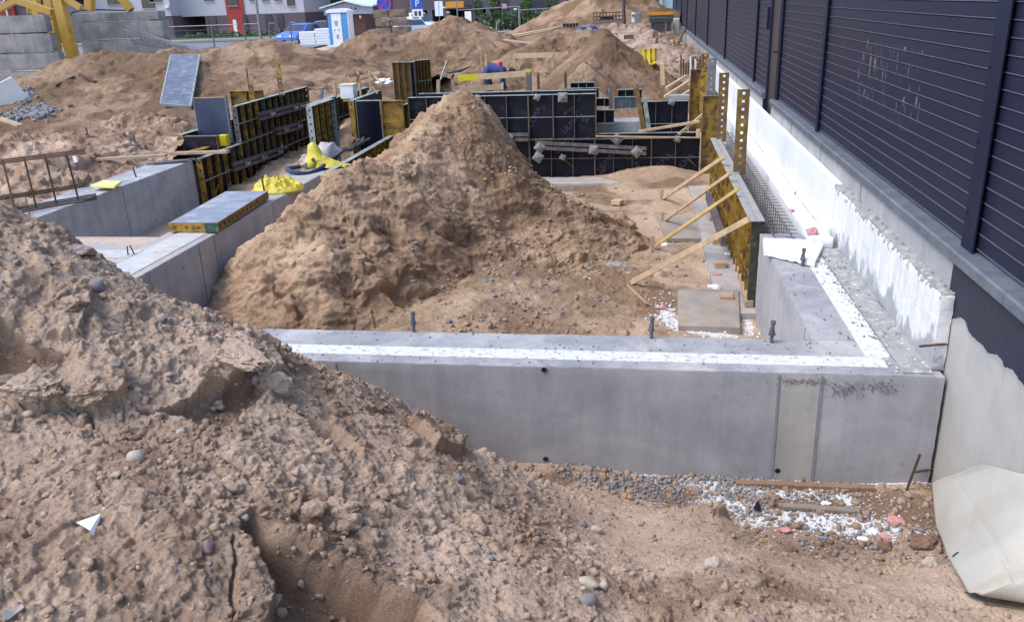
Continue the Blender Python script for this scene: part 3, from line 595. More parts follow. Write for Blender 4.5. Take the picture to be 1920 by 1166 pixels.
def fence_mat():
    m, nt, b = _mk('dark_coated_steel'); v = coords(nt, geo=True)
    col = ramp(nt, noise_node(nt, coords(nt, (1, .35, 1), True), .8, 5), [(.3, (.012, .014, .036)), (.7, (.019, .018, .036))])
    sp = ramp(nt, noise_node(nt, v, 260, 2, .5), [(.68, 0.), (.74, .12)]); col = mixc(nt, sp, col, (.2, .2, .2))
    # dried splashes of mortar, running down, on one field only
    sx = nt.nodes.new('ShaderNodeSeparateXYZ'); nt.links.new(v, sx.inputs[0])
    f = ramp(nt, noise_node(nt, coords(nt, (1, 8, 2.4), True), 2.6, 8, .6, .3), [(.58, 0.), (.66, .5)])
    wy = mth(nt, 'MULTIPLY', mth(nt, 'COMPARE', sx.outputs['Y'], 8.1), 1.); wy.node.inputs[0].default_value
    cmpy = nt.nodes.new('ShaderNodeMath'); cmpy.operation = 'COMPARE'; nt.links.new(sx.outputs['Y'], cmpy.inputs[0]); cmpy.inputs[1].default_value = 7.5; cmpy.inputs[2].default_value = .95
    cmpz = nt.nodes.new('ShaderNodeMath'); cmpz.operation = 'COMPARE'; nt.links.new(sx.outputs['Z'], cmpz.inputs[0]); cmpz.inputs[1].default_value = 1.55; cmpz.inputs[2].default_value = .3
    f = mth(nt, 'MULTIPLY', f, mth(nt, 'MULTIPLY', cmpy.outputs[0], cmpz.outputs[0])); col = mixc(nt, f, col, (.33, .31, .31))
    nt.links.new(col, b.inputs['Base Color']); b.inputs['Metallic'].default_value = .0; b.inputs['Roughness'].default_value = .42; b.inputs['Specular IOR Level'].default_value = .28
    bump(nt, b, noise_node(nt, coords(nt, (.5, .5, 3), True), 3, 3), .12, .02); return m
M['fence'] = fence_mat()
M['fencepost'] = flat('fence_post_paint', (.010, .012, .032), .5, 0, .25)
M['lip'] = flat('sky_lit_panel_edge', (.12, .12, .15), .35)  # paler than the panels: sky light on the rib ledges put into the colour
# walls: z=0 is the top of the foundation
Zb = -1.0
t = thing('foundation_wall', 'near grey concrete foundation wall with a white foam strip along its top', 'wall', (-1, 5.36, Zb))
g = G().rbox((-4.6, 5.07, Zb), (1.908, 5.65, 0), .035, .0022, 1, .006, 5)
mk('wall_body', g, M['conc'], t, True)
g = G().rbox((-4.55, 5.074, -.006), (1.855, 5.646, .004), .03, .0022, 2, .004, 9); mk('top_surface', g, M['conc_top'], t, True)
g = G().rbox((-4.5, 5.185, -.005), (1.60, 5.345, .011), .03, .0022, 3, .003, 14); mk('insulation_strip', g, M['eps_dusty'], t, True)
g = G().box((.925, 5.0655, Zb), (1.165, 5.068, -.012)); mk('infill_strip', g, M['conc_strip'], t)
g = G()
for x in (.905, 1.167): g.box((x, 5.064, Zb), (x+.016, 5.069, -.01))
for x in (-2.19, -2.06): g.box((x, 5.064, Zb), (x+.012, 5.069, -.01))
mk('joint_line', g, M['seam'], t)
for u, v in ((1020, 693), (1023, 860), (1458, 882)):
    x, y, z = P(u, v, y=5.066); g = G()
    g.tube([(x, 5.075, z), (x, 5.0635, z)], .018, 14); mk('tie_hole', g, flat('hole_shade', (.008, .008, .01), .4), t)  # no recess: a proud near-black disc paints the shade inside the hole
    g = G(); n = 16
    g.tube([(x, 5.07, z), (x, 5.0645, z)], .0215, 16); mk('tie_hole_rim', g, M['seam'], t)
q = []; r_ = np.random.default_rng(5)
for i in range(520):
    k = (i*7) % 4; x = (1.0, 1.12, 1.32, 1.52)[k]+r_.normal()*.06; z = (-.055, -.05, -.10, -.075)[k]+r_.normal()*(.012, .012, .03, .025)[k]
    if x > 1.8 or z > -.015: continue
    q.append((x, 5.066, z))
oo = rocks('exposed_aggregate', q, r_.uniform(.0015, .0065, len(q)), M['honey'], 31, .8, 0, .2, .5); oo.parent = t; oo['_o'] = (0, 0, 0); oo.location = (1, -5.36, -Zb)
t = thing('foundation_wall', 'short concrete wall returning along the fence on the right, foam slab lying on its far end', 'wall', (1.5, 6.5, Zb))
mk('wall_body', G().rbox((1.215, 5.652, Zb), (1.86, 8.45, 0), .04, .002, 4, .006, 5), M['conc'], t, True)
mk('top_surface', G().rbox((1.22, 5.652, -.006), (1.855, 8.44, .004), .03, .0022, 5, .004, 9), M['conc_top'], t, True)
mk('insulation_strip', G().rbox((1.5, 5.347, -.005), (1.655, 7.9, .0115), .03, .0022, 6, .003, 14), M['eps_dusty'], t, True)
mk('top_ledge', G().rbox((1.665, 5.10, -.005), (1.85, 8.40, .018), .03, .012, 8, .0, 16), M['mortar'], t, True)
mk('joint_line', G().box((1.2125, 5.9, Zb), (1.2165, 5.912, -.01)), M['seam'], t)
t = thing('foundation_wall', 'concrete foundation wall on the left whose pale side faces the sand pile', 'wall', (-4.9, 8, Zb))
mk('wall_body', G().rbox((-5.2, 5.652, Zb), (-4.6, 12.0, 0), .05, .002, 7, .006, 4), M['conc'], t, True)
mk('wall_body', G().rbox((-7.9, 7.35, Zb), (-5.202, 7.98, -.002), .05, .002, 9, .006, 4), M['conc'], t, True)
mk('top_surface', G().rbox((-5.19, 5.652, -.006), (-4.606, 11.6, .004), .04, .003, 10, .004, 9), M['conc_dirty'], t, True)
mk('top_surface', G().rbox((-7.89, 7.355, -.006), (-5.192, 7.975, .003), .04, .003, 11, .004, 9), M['conc_dirty'], t, True)
mk('insulation_strip', G().rbox((-5.05, 5.66, -.005), (-4.7, 8.9, .012), .04, .003, 12, .004, 9), M['whitedust'], t, True)
mk('insulation_strip', G().rbox((-7.2, 7.45, -.005), (-5.06, 7.72, .0105), .04, .003, 13, .004, 9), M['whitedust'], t, True)
g = G()
for y in (7.02, 7.98, 8.32, 9.9): g.box((-4.6005, y, Zb), (-4.5965, y+.014, -.01))
mk('joint_line', g, M['seam'], t)
mk('infill_strip', G().box((-4.601, 8.0, Zb), (-4.5975, 8.315, -.012)), M['conc_strip'], t)
for (y, z) in ((7.62, -.15), (7.75, -.66), (8.9, -.7)): mk('tie_hole', G().tube([(-4.61, y, z), (-4.595, y, z)], .018, 12), M['seam'], t)  # solid dark discs, the shade of the holes put into their colour
t = thing('foundation_wall', 'farther left concrete wall with a yellow board and a rebar cage lying on it', 'wall', (-7.6, 10, Zb))
mk('wall_body', G().rbox((-7.9, 7.99, Zb), (-7.3, 12.95, 0), .05, .002, 14, .006, 4), M['conc'], t, True)
mk('top_surface', G().rbox((-7.89, 7.99, -.006), (-7.306, 12.94, .004), .04, .003, 15, .004, 9), M['conc_top'], t, True)
g = G(); g.box((-7.301, 10.9, Zb), (-7.2965, 10.915, -.01)); mk('joint_line', g, M['seam'], t)
for y in (9.8, 11.6, 12.3): mk('tie_hole', G().tube([(-7.31, y, -.68), (-7.293, y, -.68)], .022, 12), M['seam'], t)  # holes drawn as dark discs, their inner shade painted on
mk('tie_hole', G().tube([(-7.31, 12.0, -.1), (-7.293, 12.0, -.1)], .02, 12), M['seam'], t)  # another dark disc painting the shade of a hole
single('footing_slab', G().rbox((-6.2, 7.99, -.9), (-5.21, 13.2, -.5), .06, .004, 16, .012, 3), M['conc_dirty'], 'low dusty concrete footing in the bay between the two left walls', 'footing', smooth=True)
single('footing_slab', G().rbox((-3.2, 14.75, -.95), (-.35, 15.35, -.80), .06, .006, 17, .02, 3), M['conc_dirty'], 'grey footing edge showing under the grid formwork across the pit', 'footing', smooth=True)
p = scat(900, lambda x, y: .006+0*x, (-3.9, 1.85, 5.08, 5.64), 60); tag(rocks('grit', p, sz(len(p), .002, .010, 61, 4), M['chalk'], 62, .6, 0, .2, .2), 'grey grit and chips scattered along the top of the near wall', 'grit', kind='stuff')
p = scat(900, lambda x, y: .014+0*x, (1.22, 1.84, 5.65, 8.3), 63, lambda x, y: np.where(x > 1.6, 1., .12)); tag(rocks('grit', p, sz(len(p), .002, .014, 64, 4), M['chalk'], 65, .6, 0, .2, .2), 'grey grit and chips on the ledge of the right return wall', 'grit', kind='stuff')
p = scat(260, lambda x, y: .014+0*x, (1.60, 1.84, 5.1, 8.2), 66); tag(rocks('foam_crumbs', p, sz(len(p), .003, .012, 67, 3), M['crumb'], 68, .5, 0, .25, .2), 'white foam crumbs on the ledge at the foot of the plastered board', 'foam crumbs', kind='stuff')
# front bolts
def anchor(u, v, label, h=.165):
    x, y, _ = P(u, v, z=0.004); t = thing('anchor_bolt', label, 'bolt', (x, y, 0))
    mk('rod', G().tube([(x, y, -.02), (x+.004, y, h)], .0125, 12), M['bolt'], t, True)
    mk('nut', G().tube([(x, y, h*.42), (x, y, h*.42+.022)], .021, 6), M['bolt'], t)
    mk('washer', G().tube([(x, y, h*.42-.006), (x, y, h*.42)], .026, 16), M['bolt'], t)
    mk('head', G().tube([(x+.004, y, h-.028), (x+.004, y, h)], .0175, 10), M['bolt'], t)
    mk('collar', G().tube([(x, y, h*.42+.022), (x, y, h*.42+.045)], .0165, 12), M['bolt'], t)
anchor(776, 622, 'leftmost steel anchor bolt, standing on the near wall before the tall sand pile')
anchor(1221, 634, 'steel anchor bolt on the near wall in front of the spilled white foam crumbs')
anchor(1446, 642, 'steel anchor bolt on the near wall beside the inner corner of the foundation')
anchor(1504, 499, 'steel anchor bolt standing on the right return wall before the white foam slab')
for (u, v, h, lb) in ((1361, 0, 0, None),):
    pass
# small studs on left walls
for u, v, lb in ((256, 333, 'thin rusty stud on the far left wall behind the yellow board'), (706, 0, None)):
    if lb: x, y, z = P(u, v, z=0); single('steel_stud', G().tube([(x, y, -.02), (x-.03, y, .16)], .012), M['rust'], lb, 'stud')
x, y, z = P(497, 367, z=0); single('steel_stud', G().tube([(x, y, -.02), (x-.01, y, .24)], .012), M['rust'], 'thin dark stud standing beside the crumpled yellow sheet', 'stud')
for (u, v, lb, dx) in ((240, 478, 'short bent wire pin on the white wall top, left one', -.01), (252, 476, 'short leaning wire pin on the white wall top, right one', .03)):
    x, y, z = P(u, v, z=0.01); single('wire_pin', G().tube([(x, y, 0), (x-dx, y, .1)], .007), M['rust'], lb, 'pin')
# concrete plate lying in the pit corner
a = [P(1270, 540, z=-.76), P(1385, 540, z=-.76), P(1388, 612, z=-.76), P(1272, 608, z=-.76)]
g = G(); g.rbox((0, 0, 0), (1, 1, .09), .06, .004, 18, .01, 4)
def bil(p, a, z0): u, v, w = p; q = [(1-v)*((1-u)*a[3][i]+u*a[2][i])+v*((1-u)*a[0][i]+u*a[1][i]) for i in range(2)]; return (q[0], q[1], z0+w)
g.v = [bil(p, a, -.86) for p in g.v]; single('concrete_plate', g, M['conc_slab'], 'square grey-brown concrete plate on the pit floor in the near right corner', 'slab', smooth=True)
a = [P(1232, 405, z=-.8), P(1335, 405, z=-.8), P(1360, 444, z=-.8), P(1250, 446, z=-.8)]
g = G(); g.rbox((0, 0, 0), (1, 1, .05), .06, .004, 19, .008, 4); g.v = [bil(p, a, -.86) for p in g.v]; single('concrete_plate', g, M['conc_slab'], 'sand-dusted thin concrete plate under the middle wooden braces', 'slab', smooth=True)
single('footing_strip', G().rbox((.85, 8.3, -.95), (1.3, 14.5, -.80), .06, .004, 20, .01, 3), M['conc_dirty'], 'flat concrete strip running along the foot of the right formwork', 'footing', smooth=True)
# rear wall of the inner pit behind the grid formwork
single('foundation_block', G().rbox((-.85, 16.3, -.9), (.06, 16.9, .05), .06, .004, 21, .012, 3), M['conc'], 'grey cast concrete block seen over the low part of the grid formwork', 'wall', smooth=True)
# ------------------------------------------------------------------ fence base and coping
XW = 1.93
def base_mat():
    m, nt, b = _mk('painted_fence_base'); v = coords(nt, geo=True); sx = nt.nodes.new('ShaderNodeSeparateXYZ'); nt.links.new(v, sx.inputs[0])
    beige = ramp(nt, noise_node(nt, v, 2.5, 9, .6), [(.3, (.47, .45, .41)), (.7, (.36, .345, .32))])
    beige = mixc(nt, ramp(nt, noise_node(nt, coords(nt, (1, 5, .6), True), 3, 6), [(.58, 0.), (.66, .35)]), beige, (.42, .28, .15))
    n = mth(nt, 'MULTIPLY', mth(nt, 'SUBTRACT', noise_node(nt, coords(nt, (1, 1.2, .6), True), 2.4, 4, .45), .5), .30)
    sl = mth(nt, 'MULTIPLY', mth(nt, 'SUBTRACT', sx.outputs['Y'], 4.6), -.02)
    h = mth(nt, 'SUBTRACT', mth(nt, 'ADD', mth(nt, 'ADD', sx.outputs['Z'], n), sl), .385)
    f = ramp(nt, mth(nt, 'MULTIPLY', h, 1.0), [(0., 0.), (.004, 1.)])
    h2 = mth(nt, 'ADD', h, .035); grey = mixc(nt, ramp(nt, h2, [(0., 0.), (.02, .6)]), beige, (.28, .29, .32))
    col = mixc(nt, f, grey, ramp(nt, noise_node(nt, v, 30, 5), [(.3, (.012, .014, .028)), (.7, (.02, .023, .04))])); nt.links.new(col, b.inputs['Base Color']); b.inputs['Roughness'].default_value = .6
    bump(nt, b, noise_node(nt, v, 20, 8), .3, .01); return m
M['bitumen'] = base_mat()
YD0, YD1 = 13.15, 14.05
t = thing('low_wall', 'painted end of the low wall under the fence, dark tar above and beige concrete below', 'wall', (2, 3, -1))
mk('wall_body', G().rbox((XW, -3, -1.3), (2.2, 5.28, .70), .05, .002, 22, 0, 3), M['bitumen'], t, True)
t = thing('low_wall', 'low bare concrete wall carrying the dark fence, up to the steel door', 'wall', (2, 9, -1))
mk('wall_body', G().rbox((XW, 5.285, -1.3), (2.2, YD0, .70), .05, .003, 23, 0, 3), M['conc_base'], t, True)
for y in (7.6, 9.4, 11.3): mk('joint_line', G().box((XW-.006, y, 0), (XW+.01, y+.02, .69)), M['seam'], t)
t = thing('low_wall', 'low concrete wall carrying the dark fence beyond the steel door', 'wall', (2, 30, -1))
mk('wall_body', G().rbox((XW, YD1, -1.3), (2.2, 62, .70), .35, .002, 24, 0, 3), M['conc_base'], t)
for y in np.arange(16, 60, 1.95): mk('joint_line', G().box((XW-.006, y, 0), (XW+.01, y+.02, .69)), M['seam'], t)
for (y0, y1, lb) in ((-3, YD0, 'dark grey sheet-metal coping on the low wall, near part up to the door'), (YD1, 62, 'dark grey sheet-metal coping on the low wall, far part beyond the door')):
    t = thing('coping', lb, 'coping', (1.98, (y0+y1)/2, .7)); n = max(1, round((y1-y0)/1.25)); st = (y1-y0)/n
    for i in range(n): mk('coping_section', G().prism([(1.895, y0+i*st+.003, .705), (1.895, y0+i*st+.003, .765), (1.905, y0+i*st+.003, .778), (2.22, y0+i*st+.003, .80), (2.22, y0+i*st+.003, .705)], (0, st-.006, 0)), M['cap'], t, bev=.003)
# fence: posts every 6 m, horizontal cassettes between them, with the door
XF = 2.02; TOP = 4.6
posts = [-.6, 5.22, 9.95, 12.98, YD1+.02, 15.75, 21.4, 27.2, 33.3, 39.7, 45.5, 51.5, 57.5]
for i, y in enumerate(posts):
    w = .19 if i < 2 else .11 if i in (2, 5) else .085; dpt = .055
    t = thing('fence_post', ['dark steel fence post close to the camera, out to the right', 'widest dark fence post at the right edge of the picture', 'dark fence post in the middle of the near fence fields', 'slim dark post on the near side of the steel door', 'slim dark post on the far side of the steel door', 'first dark fence post beyond the steel door'][i] if i < 6 else 'dark steel fence post in the far row', 'post', (XF, y, .78), 'far fence posts' if i >= 6 else None)
    g = G(); g.box((XF-dpt, y-w/2, .78), (XF-dpt+.012, y+w/2, TOP)); g.box((XF-dpt+.012, y-.01, .78), (XF+.03, y+.01, TOP)); g.box((XF+.03, y-w/2, .78), (XF+.042, y+w/2, TOP)); mk('profile', g, M['fencepost'], t, bev=.002)
    if i < 6:
        for z in np.arange(1.0, 4.5, .42): mk('bolt_head', G().tube([(XF-dpt-.006, y+w*.36, z), (XF-dpt, y+w*.36, z)], .01, 6), M['fencepost'], t)
nm = ['dark ribbed fence field nearest the camera at the right edge', 'wide dark ribbed fence field with dried mortar splashes', 'dark ribbed fence field just before the steel door', None, 'narrow dark ribbed fence field just beyond the steel door']
for i in range(len(posts)-1):
    if i == 3: continue
    y0, y1 = posts[i]+.012, posts[i+1]-.012
    t = thing('fence_field', nm[i] if i < 5 else 'dark ribbed fence field in the far row', 'fence', (XF, (y0+y1)/2, .78), 'far fence fields' if i >= 5 else None)
    g = G(); l = G(); z = .81; h = .092
    while z < TOP:
        g.add([(XF-.02, y0, z), (XF-.02, y1, z), (XF-.02, y1, z+h-.009), (XF-.02, y0, z+h-.009), (XF, y0, z+h-.005), (XF, y1, z+h-.005), (XF+.03, y0, z), (XF+.03, y1, z), (XF+.03, y0, z+h-.005), (XF+.03, y1, z+h-.005)],
              [(0, 3, 2, 1), (3, 4, 5, 2), (0, 1, 7, 6), (4, 8, 9, 5), (6, 7, 9, 8)])
        l.box((XF-.026, y0, z-.002), (XF-.004, y1, z+.0022)); z += h
    mk('cassette_panel', g, M['fence'], t); mk('rib_edges', l, M['lip'], t)
t = thing('steel_door', 'plain brownish steel door set in the dark fence, with a lever handle', 'door', (XF, 13.6, .4)); y0, y1 = 13.05, YD1-.04
M['door'] = mat('door_paint', (.075, .06, .065), (.05, .043, .05), 3, .35, .3, bstr=0, spot=(.2, .18, .18), spot_scale=20, spot_at=.68)
mk('leaf', G().box((XF-.03, y0+.06, .40), (XF+.02, y1-.05, 2.55)).box((XF-.034, y0+.12, 1.05), (XF-.03, y1-.11, 1.9)), M['door'], t, bev=.004)
g = G(); g.box((XF-.06, y0-.02, .36), (XF+.03, y0+.055, TOP)); g.box((XF-.06, y1-.045, .36), (XF+.03, y1+.05, TOP)); g.box((XF-.058, y0+.055, 2.56), (XF+.03, y1-.045, 2.64)); mk('door_frame', g, M['fencepost'], t)
mk('transom_panel', G().box((XF-.03, y0+.056, 2.642), (XF+.02, y1-.046, TOP)), M['fence'], t)
mk('threshold', G().box((XW-.0, YD0+.001, .28), (2.2, YD1-.001, .36)), M['fencepost'], t)
g = G(); g.box((XF-.045, y0+.09, 1.28), (XF-.03, y0+.13, 1.52)); g.tube([(XF-.03, y0+.11, 1.44), (XF-.10, y0+.11, 1.44)], .011); g.tube([(XF-.10, y0+.10, 1.44), (XF-.10, y0+.26, 1.44)], .011); mk('handle', g, M['fencepost'], t)
mk('jamb', G().box((XW-.004, YD1-.06, -.2), (2.2, YD1-.001, .69)).box((XW-.004, YD0+.001, -.2), (2.2, YD0+.06, .69)).box((XW+.1, YD0+.06, -.2), (2.2, YD1-.06, .279)), M['fencepost'], t)
t = thing('intercom_box', 'small black box fixed to the fence high beside the steel door', 'box', (XF-.06, 14.2, 1.9)); mk('housing', G().box((XF-.10, 14.12, 1.72), (XF-.022, 14.32, 2.05)), M['fencepost'], t, bev=.01); mk('cover', G().box((XF-.104, 14.14, 1.74), (XF-.10, 14.30, 2.03)), flat('black_cover', (.015, .015, .02), .3), t)
# plastered foam boards against the base
m, nt, b = _mk('patchy_plaster'); v = coords(nt, geo=True); sx = nt.nodes.new('ShaderNodeSeparateXYZ'); nt.links.new(v, sx.inputs[0])
h = mth(nt, 'ADD', sx.outputs['Z'], mth(nt, 'MULTIPLY', mth(nt, 'SUBTRACT', noise_node(nt, coords(nt, (1, 1.6, .8), True), 3.1, 9, .62), .5), .95))
f = ramp(nt, h, [(.10, 0.), (.17, 1.)])
wht = ramp(nt, noise_node(nt, coords(nt, (1, 9, .8), True), 3, 5), [(.35, (.74, .73, .72)), (.66, (.58, .57, .56))])
col = mixc(nt, f, ramp(nt, noise_node(nt, v, 9, 8), [(.3, (.4, .4, .4)), (.7, (.3, .3, .31))]), wht); nt.links.new(col, b.inputs['Base Color']); b.inputs['Roughness'].default_value = .9
bump(nt, b, noise_node(nt, v, 26, 10, .7), .8, .012); M['plaster'] = m
t = thing('plastered_board', 'foam board on the fence base with patchy grey plaster and a rough mortar top', 'board', (1.9, 6.6, 0))
g = G().rbox((1.845, 5.16, 0.004), (1.928, 8.22, .53), .03, .006, 25, .008, 7); g.v = [(p[0], p[1], p[2]*(1-.05*(8.2-p[1])/3)) for p in g.v]; mk('board_body', g, M['plaster'], t, True)
g = G().rbox((1.85, 5.18, .49), (1.927, 8.2, .545), .02, .022, 26, 0, 22); g.v = [(p[0], p[1], p[2]*(1-.06*(8.2-p[1])/3)) for p in g.v]; mk('mortar_crust', g, M['mortar'], t, True)
ys_ = [8.24, 9.3, 10.9, 13.4, 16.4, 19.5, 23]
for i in range(6):
    single('foam_board', G().rbox((1.852, ys_[i]+.002, 0), (1.926, ys_[i+1]-.002, .545), .07, .0025, 30+i, .003, 6), M['eps'], ['short white foam board at the near end of the row on the fence base', 'white foam board second from the plastered end on the fence base', 'white foam board in the middle of the row on the fence base', 'white foam board below the steel door', 'white foam board just beyond the steel door', 'farthest white foam board on the fence base'][i], 'foam board', smooth=False)
ys_ = [8.1, 10.2, 12.6, 15.2, 19]
for i in range(4):
    single('foam_board', G().rbox((1.655, ys_[i]+.002, -.85), (1.847, ys_[i+1]-.002, .02 + .03*(i % 2)), .05, .007, 40+i, .014, 8), M['eps'], ['upright white foam board with broken top edge beside the near end of the rebar cage', 'upright white foam board with broken top edge along the middle of the rebar cage', 'upright white foam board with broken top edge beside the second perforated post', 'upright white foam board with broken top edge beyond the perforated posts'][i], 'foam board', smooth=True)
single('foam_block', G().rbox((1.60, 7.86, .02), (1.80, 8.35, .12), .03, .012, 45, .015, 9), M['eps'], 'white foam block end holding a pink lump, at the near end of the upright boards', 'foam block', smooth=True)
def lump(name, c, r, m, label, cat, seed, sx=1, sy=1, sz_=.7, ang=.12):
    bv, bf = ICO[2]; vs = []
    for p_ in bv:
        k = 1+ang*3*mnoise.noise(Vector(p_)*1.5+V(seed*3.3, 0, 0))+ang*mnoise.noise(Vector(p_)*4+V(seed, 3, 0)); vs.append((c[0]+p_[0]*r*k*sx, c[1]+p_[1]*r*k*sy, c[2]+p_[2]*r*k*sz_))
    g = G(); g.add(vs, bf); return single(name, g, m, label, cat)
lump('foam_lump', (1.63, 8.0, .145), .055, M['pink'], 'pink hardened foam lump on top of the white foam block', 'foam lump', 1)
lump('foam_lump', (1.66, 9.3, .035), .035, M['pink'], 'small pink foam blob on the upright white boards', 'foam lump', 2, sz_=.4)
# loose slab
a = [P(1432, 452, z=.06), P(1470, 443, z=.06), P(1550, 452, z=.06), P(1528, 492, z=.06), P(1500, 493, z=.06), P(1432, 472, z=.06)]
g = G(); g.rbox((0, 0, 0), (1, 1, .055), .06, .003, 46, .02, 5)
a4 = [P(1430, 446, z=.06), P(1549, 450, z=.06), P(1528, 492, z=.06), P(1432, 470, z=.06)]
g.v = [bil(p, [a4[0], a4[1], a4[2], a4[3]], .012) for p in g.v]; single('foam_slab', g, M['eps'], 'loose white foam slab with chipped corners lying across the right return wall', 'foam slab', smooth=True)
g = G()
# rusty rods
x, y, z = P(1735, 636, x=1.76); single('steel_rod', G().tube([(1.74, 5.10, .195), (1.95, 5.18, .185)], .008), M['rust'], 'rusty rod sticking straight out of the fence base above the wall corner', 'rod', smooth=True)
single('steel_rod', G().tube([(1.80, 5.03, -.655), (1.95, 5.1, -.66)], .008), M['rust'], 'short rusty rod low at the wall corner', 'rod', smooth=True)
single('steel_rod', G().tube([(1.735, 4.98, -.82), (1.79, 4.97, -.49)], .009), M['rust'], 'rusty rod leaning upright from the ground before the wall corner', 'rod', smooth=True)
# trench bits
def tp(u, v, z=-.765): return P(u, v, z=z)
lump('foam_lump', tp(1680, 978), .045, M['pink'], 'pink foam chunk lying in the trench on the right', 'foam lump', 5, 1.2, .9, .8, .2)
lump('foam_lump', tp(1473, 993), .028, M['pink'], 'small salmon foam piece in the middle of the white crumbs', 'foam lump', 6, 1.2, .9, .4, .15)
lump('foam_lump', tp(1658, 1006), .03, M['pink'], 'flat reddish foam piece below the pink chunk', 'foam lump', 7, 1.2, .8, .4, .15)
lump('foam_lump', tp(1618, 1010), .028, M['eps'], 'white oval foam chip in the trench left of the pink chunk', 'foam lump', 8, 1.2, .8, .5, .08)
lump('foam_lump', tp(1548, 943), .024, M['eps'], 'white foam chip in the trench near the wall foot', 'foam lump', 9, 1.4, .8, .5, .12)
lump('foam_lump', tp(1122, 908), .022, M['eps'], 'white foam chip on the grey rubble', 'foam lump', 10, 1.1, .8, .6, .12)
x, y, z = tp(1420, 953); single('cone_cap', G().rev([(.024, 0), (.022, .01), (.012, .035), (.009, .05)], (x, y, z), 14), flat('black_plastic', (.01, .012, .03), .35), 'small dark plastic formwork cone in the white crumbs', 'cone', smooth=True)
g = G(); g.bar(tp(1380, 905), tp(1640, 915), .05, .03); single('plank', g, M['conc_dirty'] if 0 else wood('wet_wood', (.3, .2, .13), (.2, .13, .085)), 'dirty plank half buried along the foot of the near wall', 'plank', bev=.004)
g = G(); g.bar(tp(1468, 948), tp(1612, 958), .05, .025); single('plank', g, wood('grey_wood', (.3, .25, .2), (.2, .16, .13)), 'short grey plank lying among the white crumbs', 'plank', bev=.004)
# pit debris
for i, (u, v, r, mm, lb) in enumerate([(1100, 524, .035, 'eps', 'white foam chip on the pit floor left of the longest brace'), (1118, 567, .045, 'eps', 'crumpled white scrap on the pit floor before the longest brace foot'), (1096, 565, .035, 'eps', 'white foam bit beside the crumpled scrap'), (1050, 568, .03, 'eps', 'white chip in the soil spill'), (1375, 553, .05, 'eps', 'flat white foam piece on the square concrete plate'), (1340, 540, .06, 'eps', 'thin white foam strip behind the square concrete plate'), (1345, 515, .035, 'pink', 'pinkish foam bit beside the footing strip'), (1245, 460, .045, 'eps', 'white bit at the foot of the third brace'), (850, 600, .03, 'eps', 'white chip at the foot of the sand pile behind the near wall'), (1365, 478, .035, 'eps', 'white chip on the footing strip'), (1240, 578, .04, 'pink', 'pink foam bit in the spilled white crumbs'), (1270, 400, .04, 'eps', 'white chip between the second and third brace')]):
    q = hit(u, v, lambda x, y: np.maximum(np.maximum(pit(x, y), zA(x, y)), np.where((x > .85) & (y > 8.3), -.8, -9)), 5.5, 20); lump('foam_scrap', (q[0], q[1], q[2]+.01), r, M[mm], lb, 'scrap', 20+i, 1.3, 1, .45, .15)
x, y, z = P(1117, 567, z=-.82); lump('plastic_scrap', (x+.04, y-.03, z+.02), .035, flat('blue_print', (.02, .06, .35), .5), 'blue printed plastic scrap beside the crumpled white one', 'scrap', 60, 1.1, .6, .5, .2)
lump('plastic_film', P(1150, 500, z=-.82), .10, mat('clear_film', (.4, .4, .42), (.25, .25, .27), 8, .3, bstr=.5, bs=30), 'crumpled greyish plastic film on the pit floor', 'film', 61, 1.5, .8, .35, .35)
# white shard on the heap
q = hit(172, 985, mt); R = .0
a = [hit(150, 983, mt), hit(196, 967, mt), hit(182, 1008, mt), hit(176, 998, mt)]
g = G(); g.prism([V(*p)+V(0, -.015, .02) for p in a], (0, .004, -.006)); single('plastic_shard', g, flat('white_plastic', (.8, .84, .84), .35), 'triangular white shard lying flat on the foreground soil heap', 'shard', bev=.001)
a = hit(40, 1150, mt); g = G(); g.prism([V(*hit(5, 1148, mt))+V(0, -.01, .012), V(*hit(45, 1140, mt))+V(0, 0, .02), V(*hit(48, 1148, mt))+V(0, 0, .02), V(*hit(20, 1165, mt))+V(0, -.01, .014)], (0, .006, -.008)); single('stone_flake', g, M['rock'], 'grey pointed flake in the bottom left corner', 'flake')
g = G(); pts = [V(*hit(u, v, mt))+V(0, 0, .008+.006*math.sin(i)) for i, (u, v) in enumerate([(305, 1014), (320, 1012), (335, 1018), (352, 1031)])]; g.tube(pts, .0022, 6, .0008); single('grass_blade', g, flat('grass_green', (.16, .2, .04), .6), 'single green grass blade on the bare soil heap', 'grass blade', smooth=True)
# canvas sheet in the lower right corner: a thick stiff sheet, bulging, folded on the right
def sheet(name, corners, z_of, m, label, cat, nu=60, nv=60, thick=.012, parent=None):
    """corners: outline rows; z_of(u,v)->bulge along up"""
    g = G(); vs = []
    for j in range(nv+1):
        for i in range(nu+1):
            u, v = i/nu, j/nv; p = [(1-v)*((1-u)*corners[0][k]+u*corners[1][k])+v*((1-u)*corners[3][k]+u*corners[2][k]) for k in range(3)]
            d = z_of(u, v); vs.append((p[0]+d[0], p[1]+d[1], p[2]+d[2]))
    fs = [(j*(nu+1)+i, j*(nu+1)+i+1, (j+1)*(nu+1)+i+1, (j+1)*(nu+1)+i) for j in range(nv) for i in range(nu)]
    g.add(vs, fs); o = single(name, g, m, label, cat, smooth=True) if parent is None else mk(name, g, m, parent, True)
    s = o.modifiers.new('thickness', 'SOLIDIFY'); s.thickness = thick; s.offset = -1; return o
M['canvas'] = mat('stained_canvas', (.50, .475, .415), (.43, .41, .355), 2.2, .9, spot=(.40, .36, .29), spot_scale=3, spot_at=.62, spot_soft=.12, fine=.05, bs=160, bstr=.3, bd=.002)
gnd = lambda x, y: np.maximum(mound(x, y), trench(x, y))
def gp(u, v, dz=.03): q = hit(u, v, gnd, 2.5, 6, 1500); return (min(q[0], 1.9), q[1], q[2]+dz)
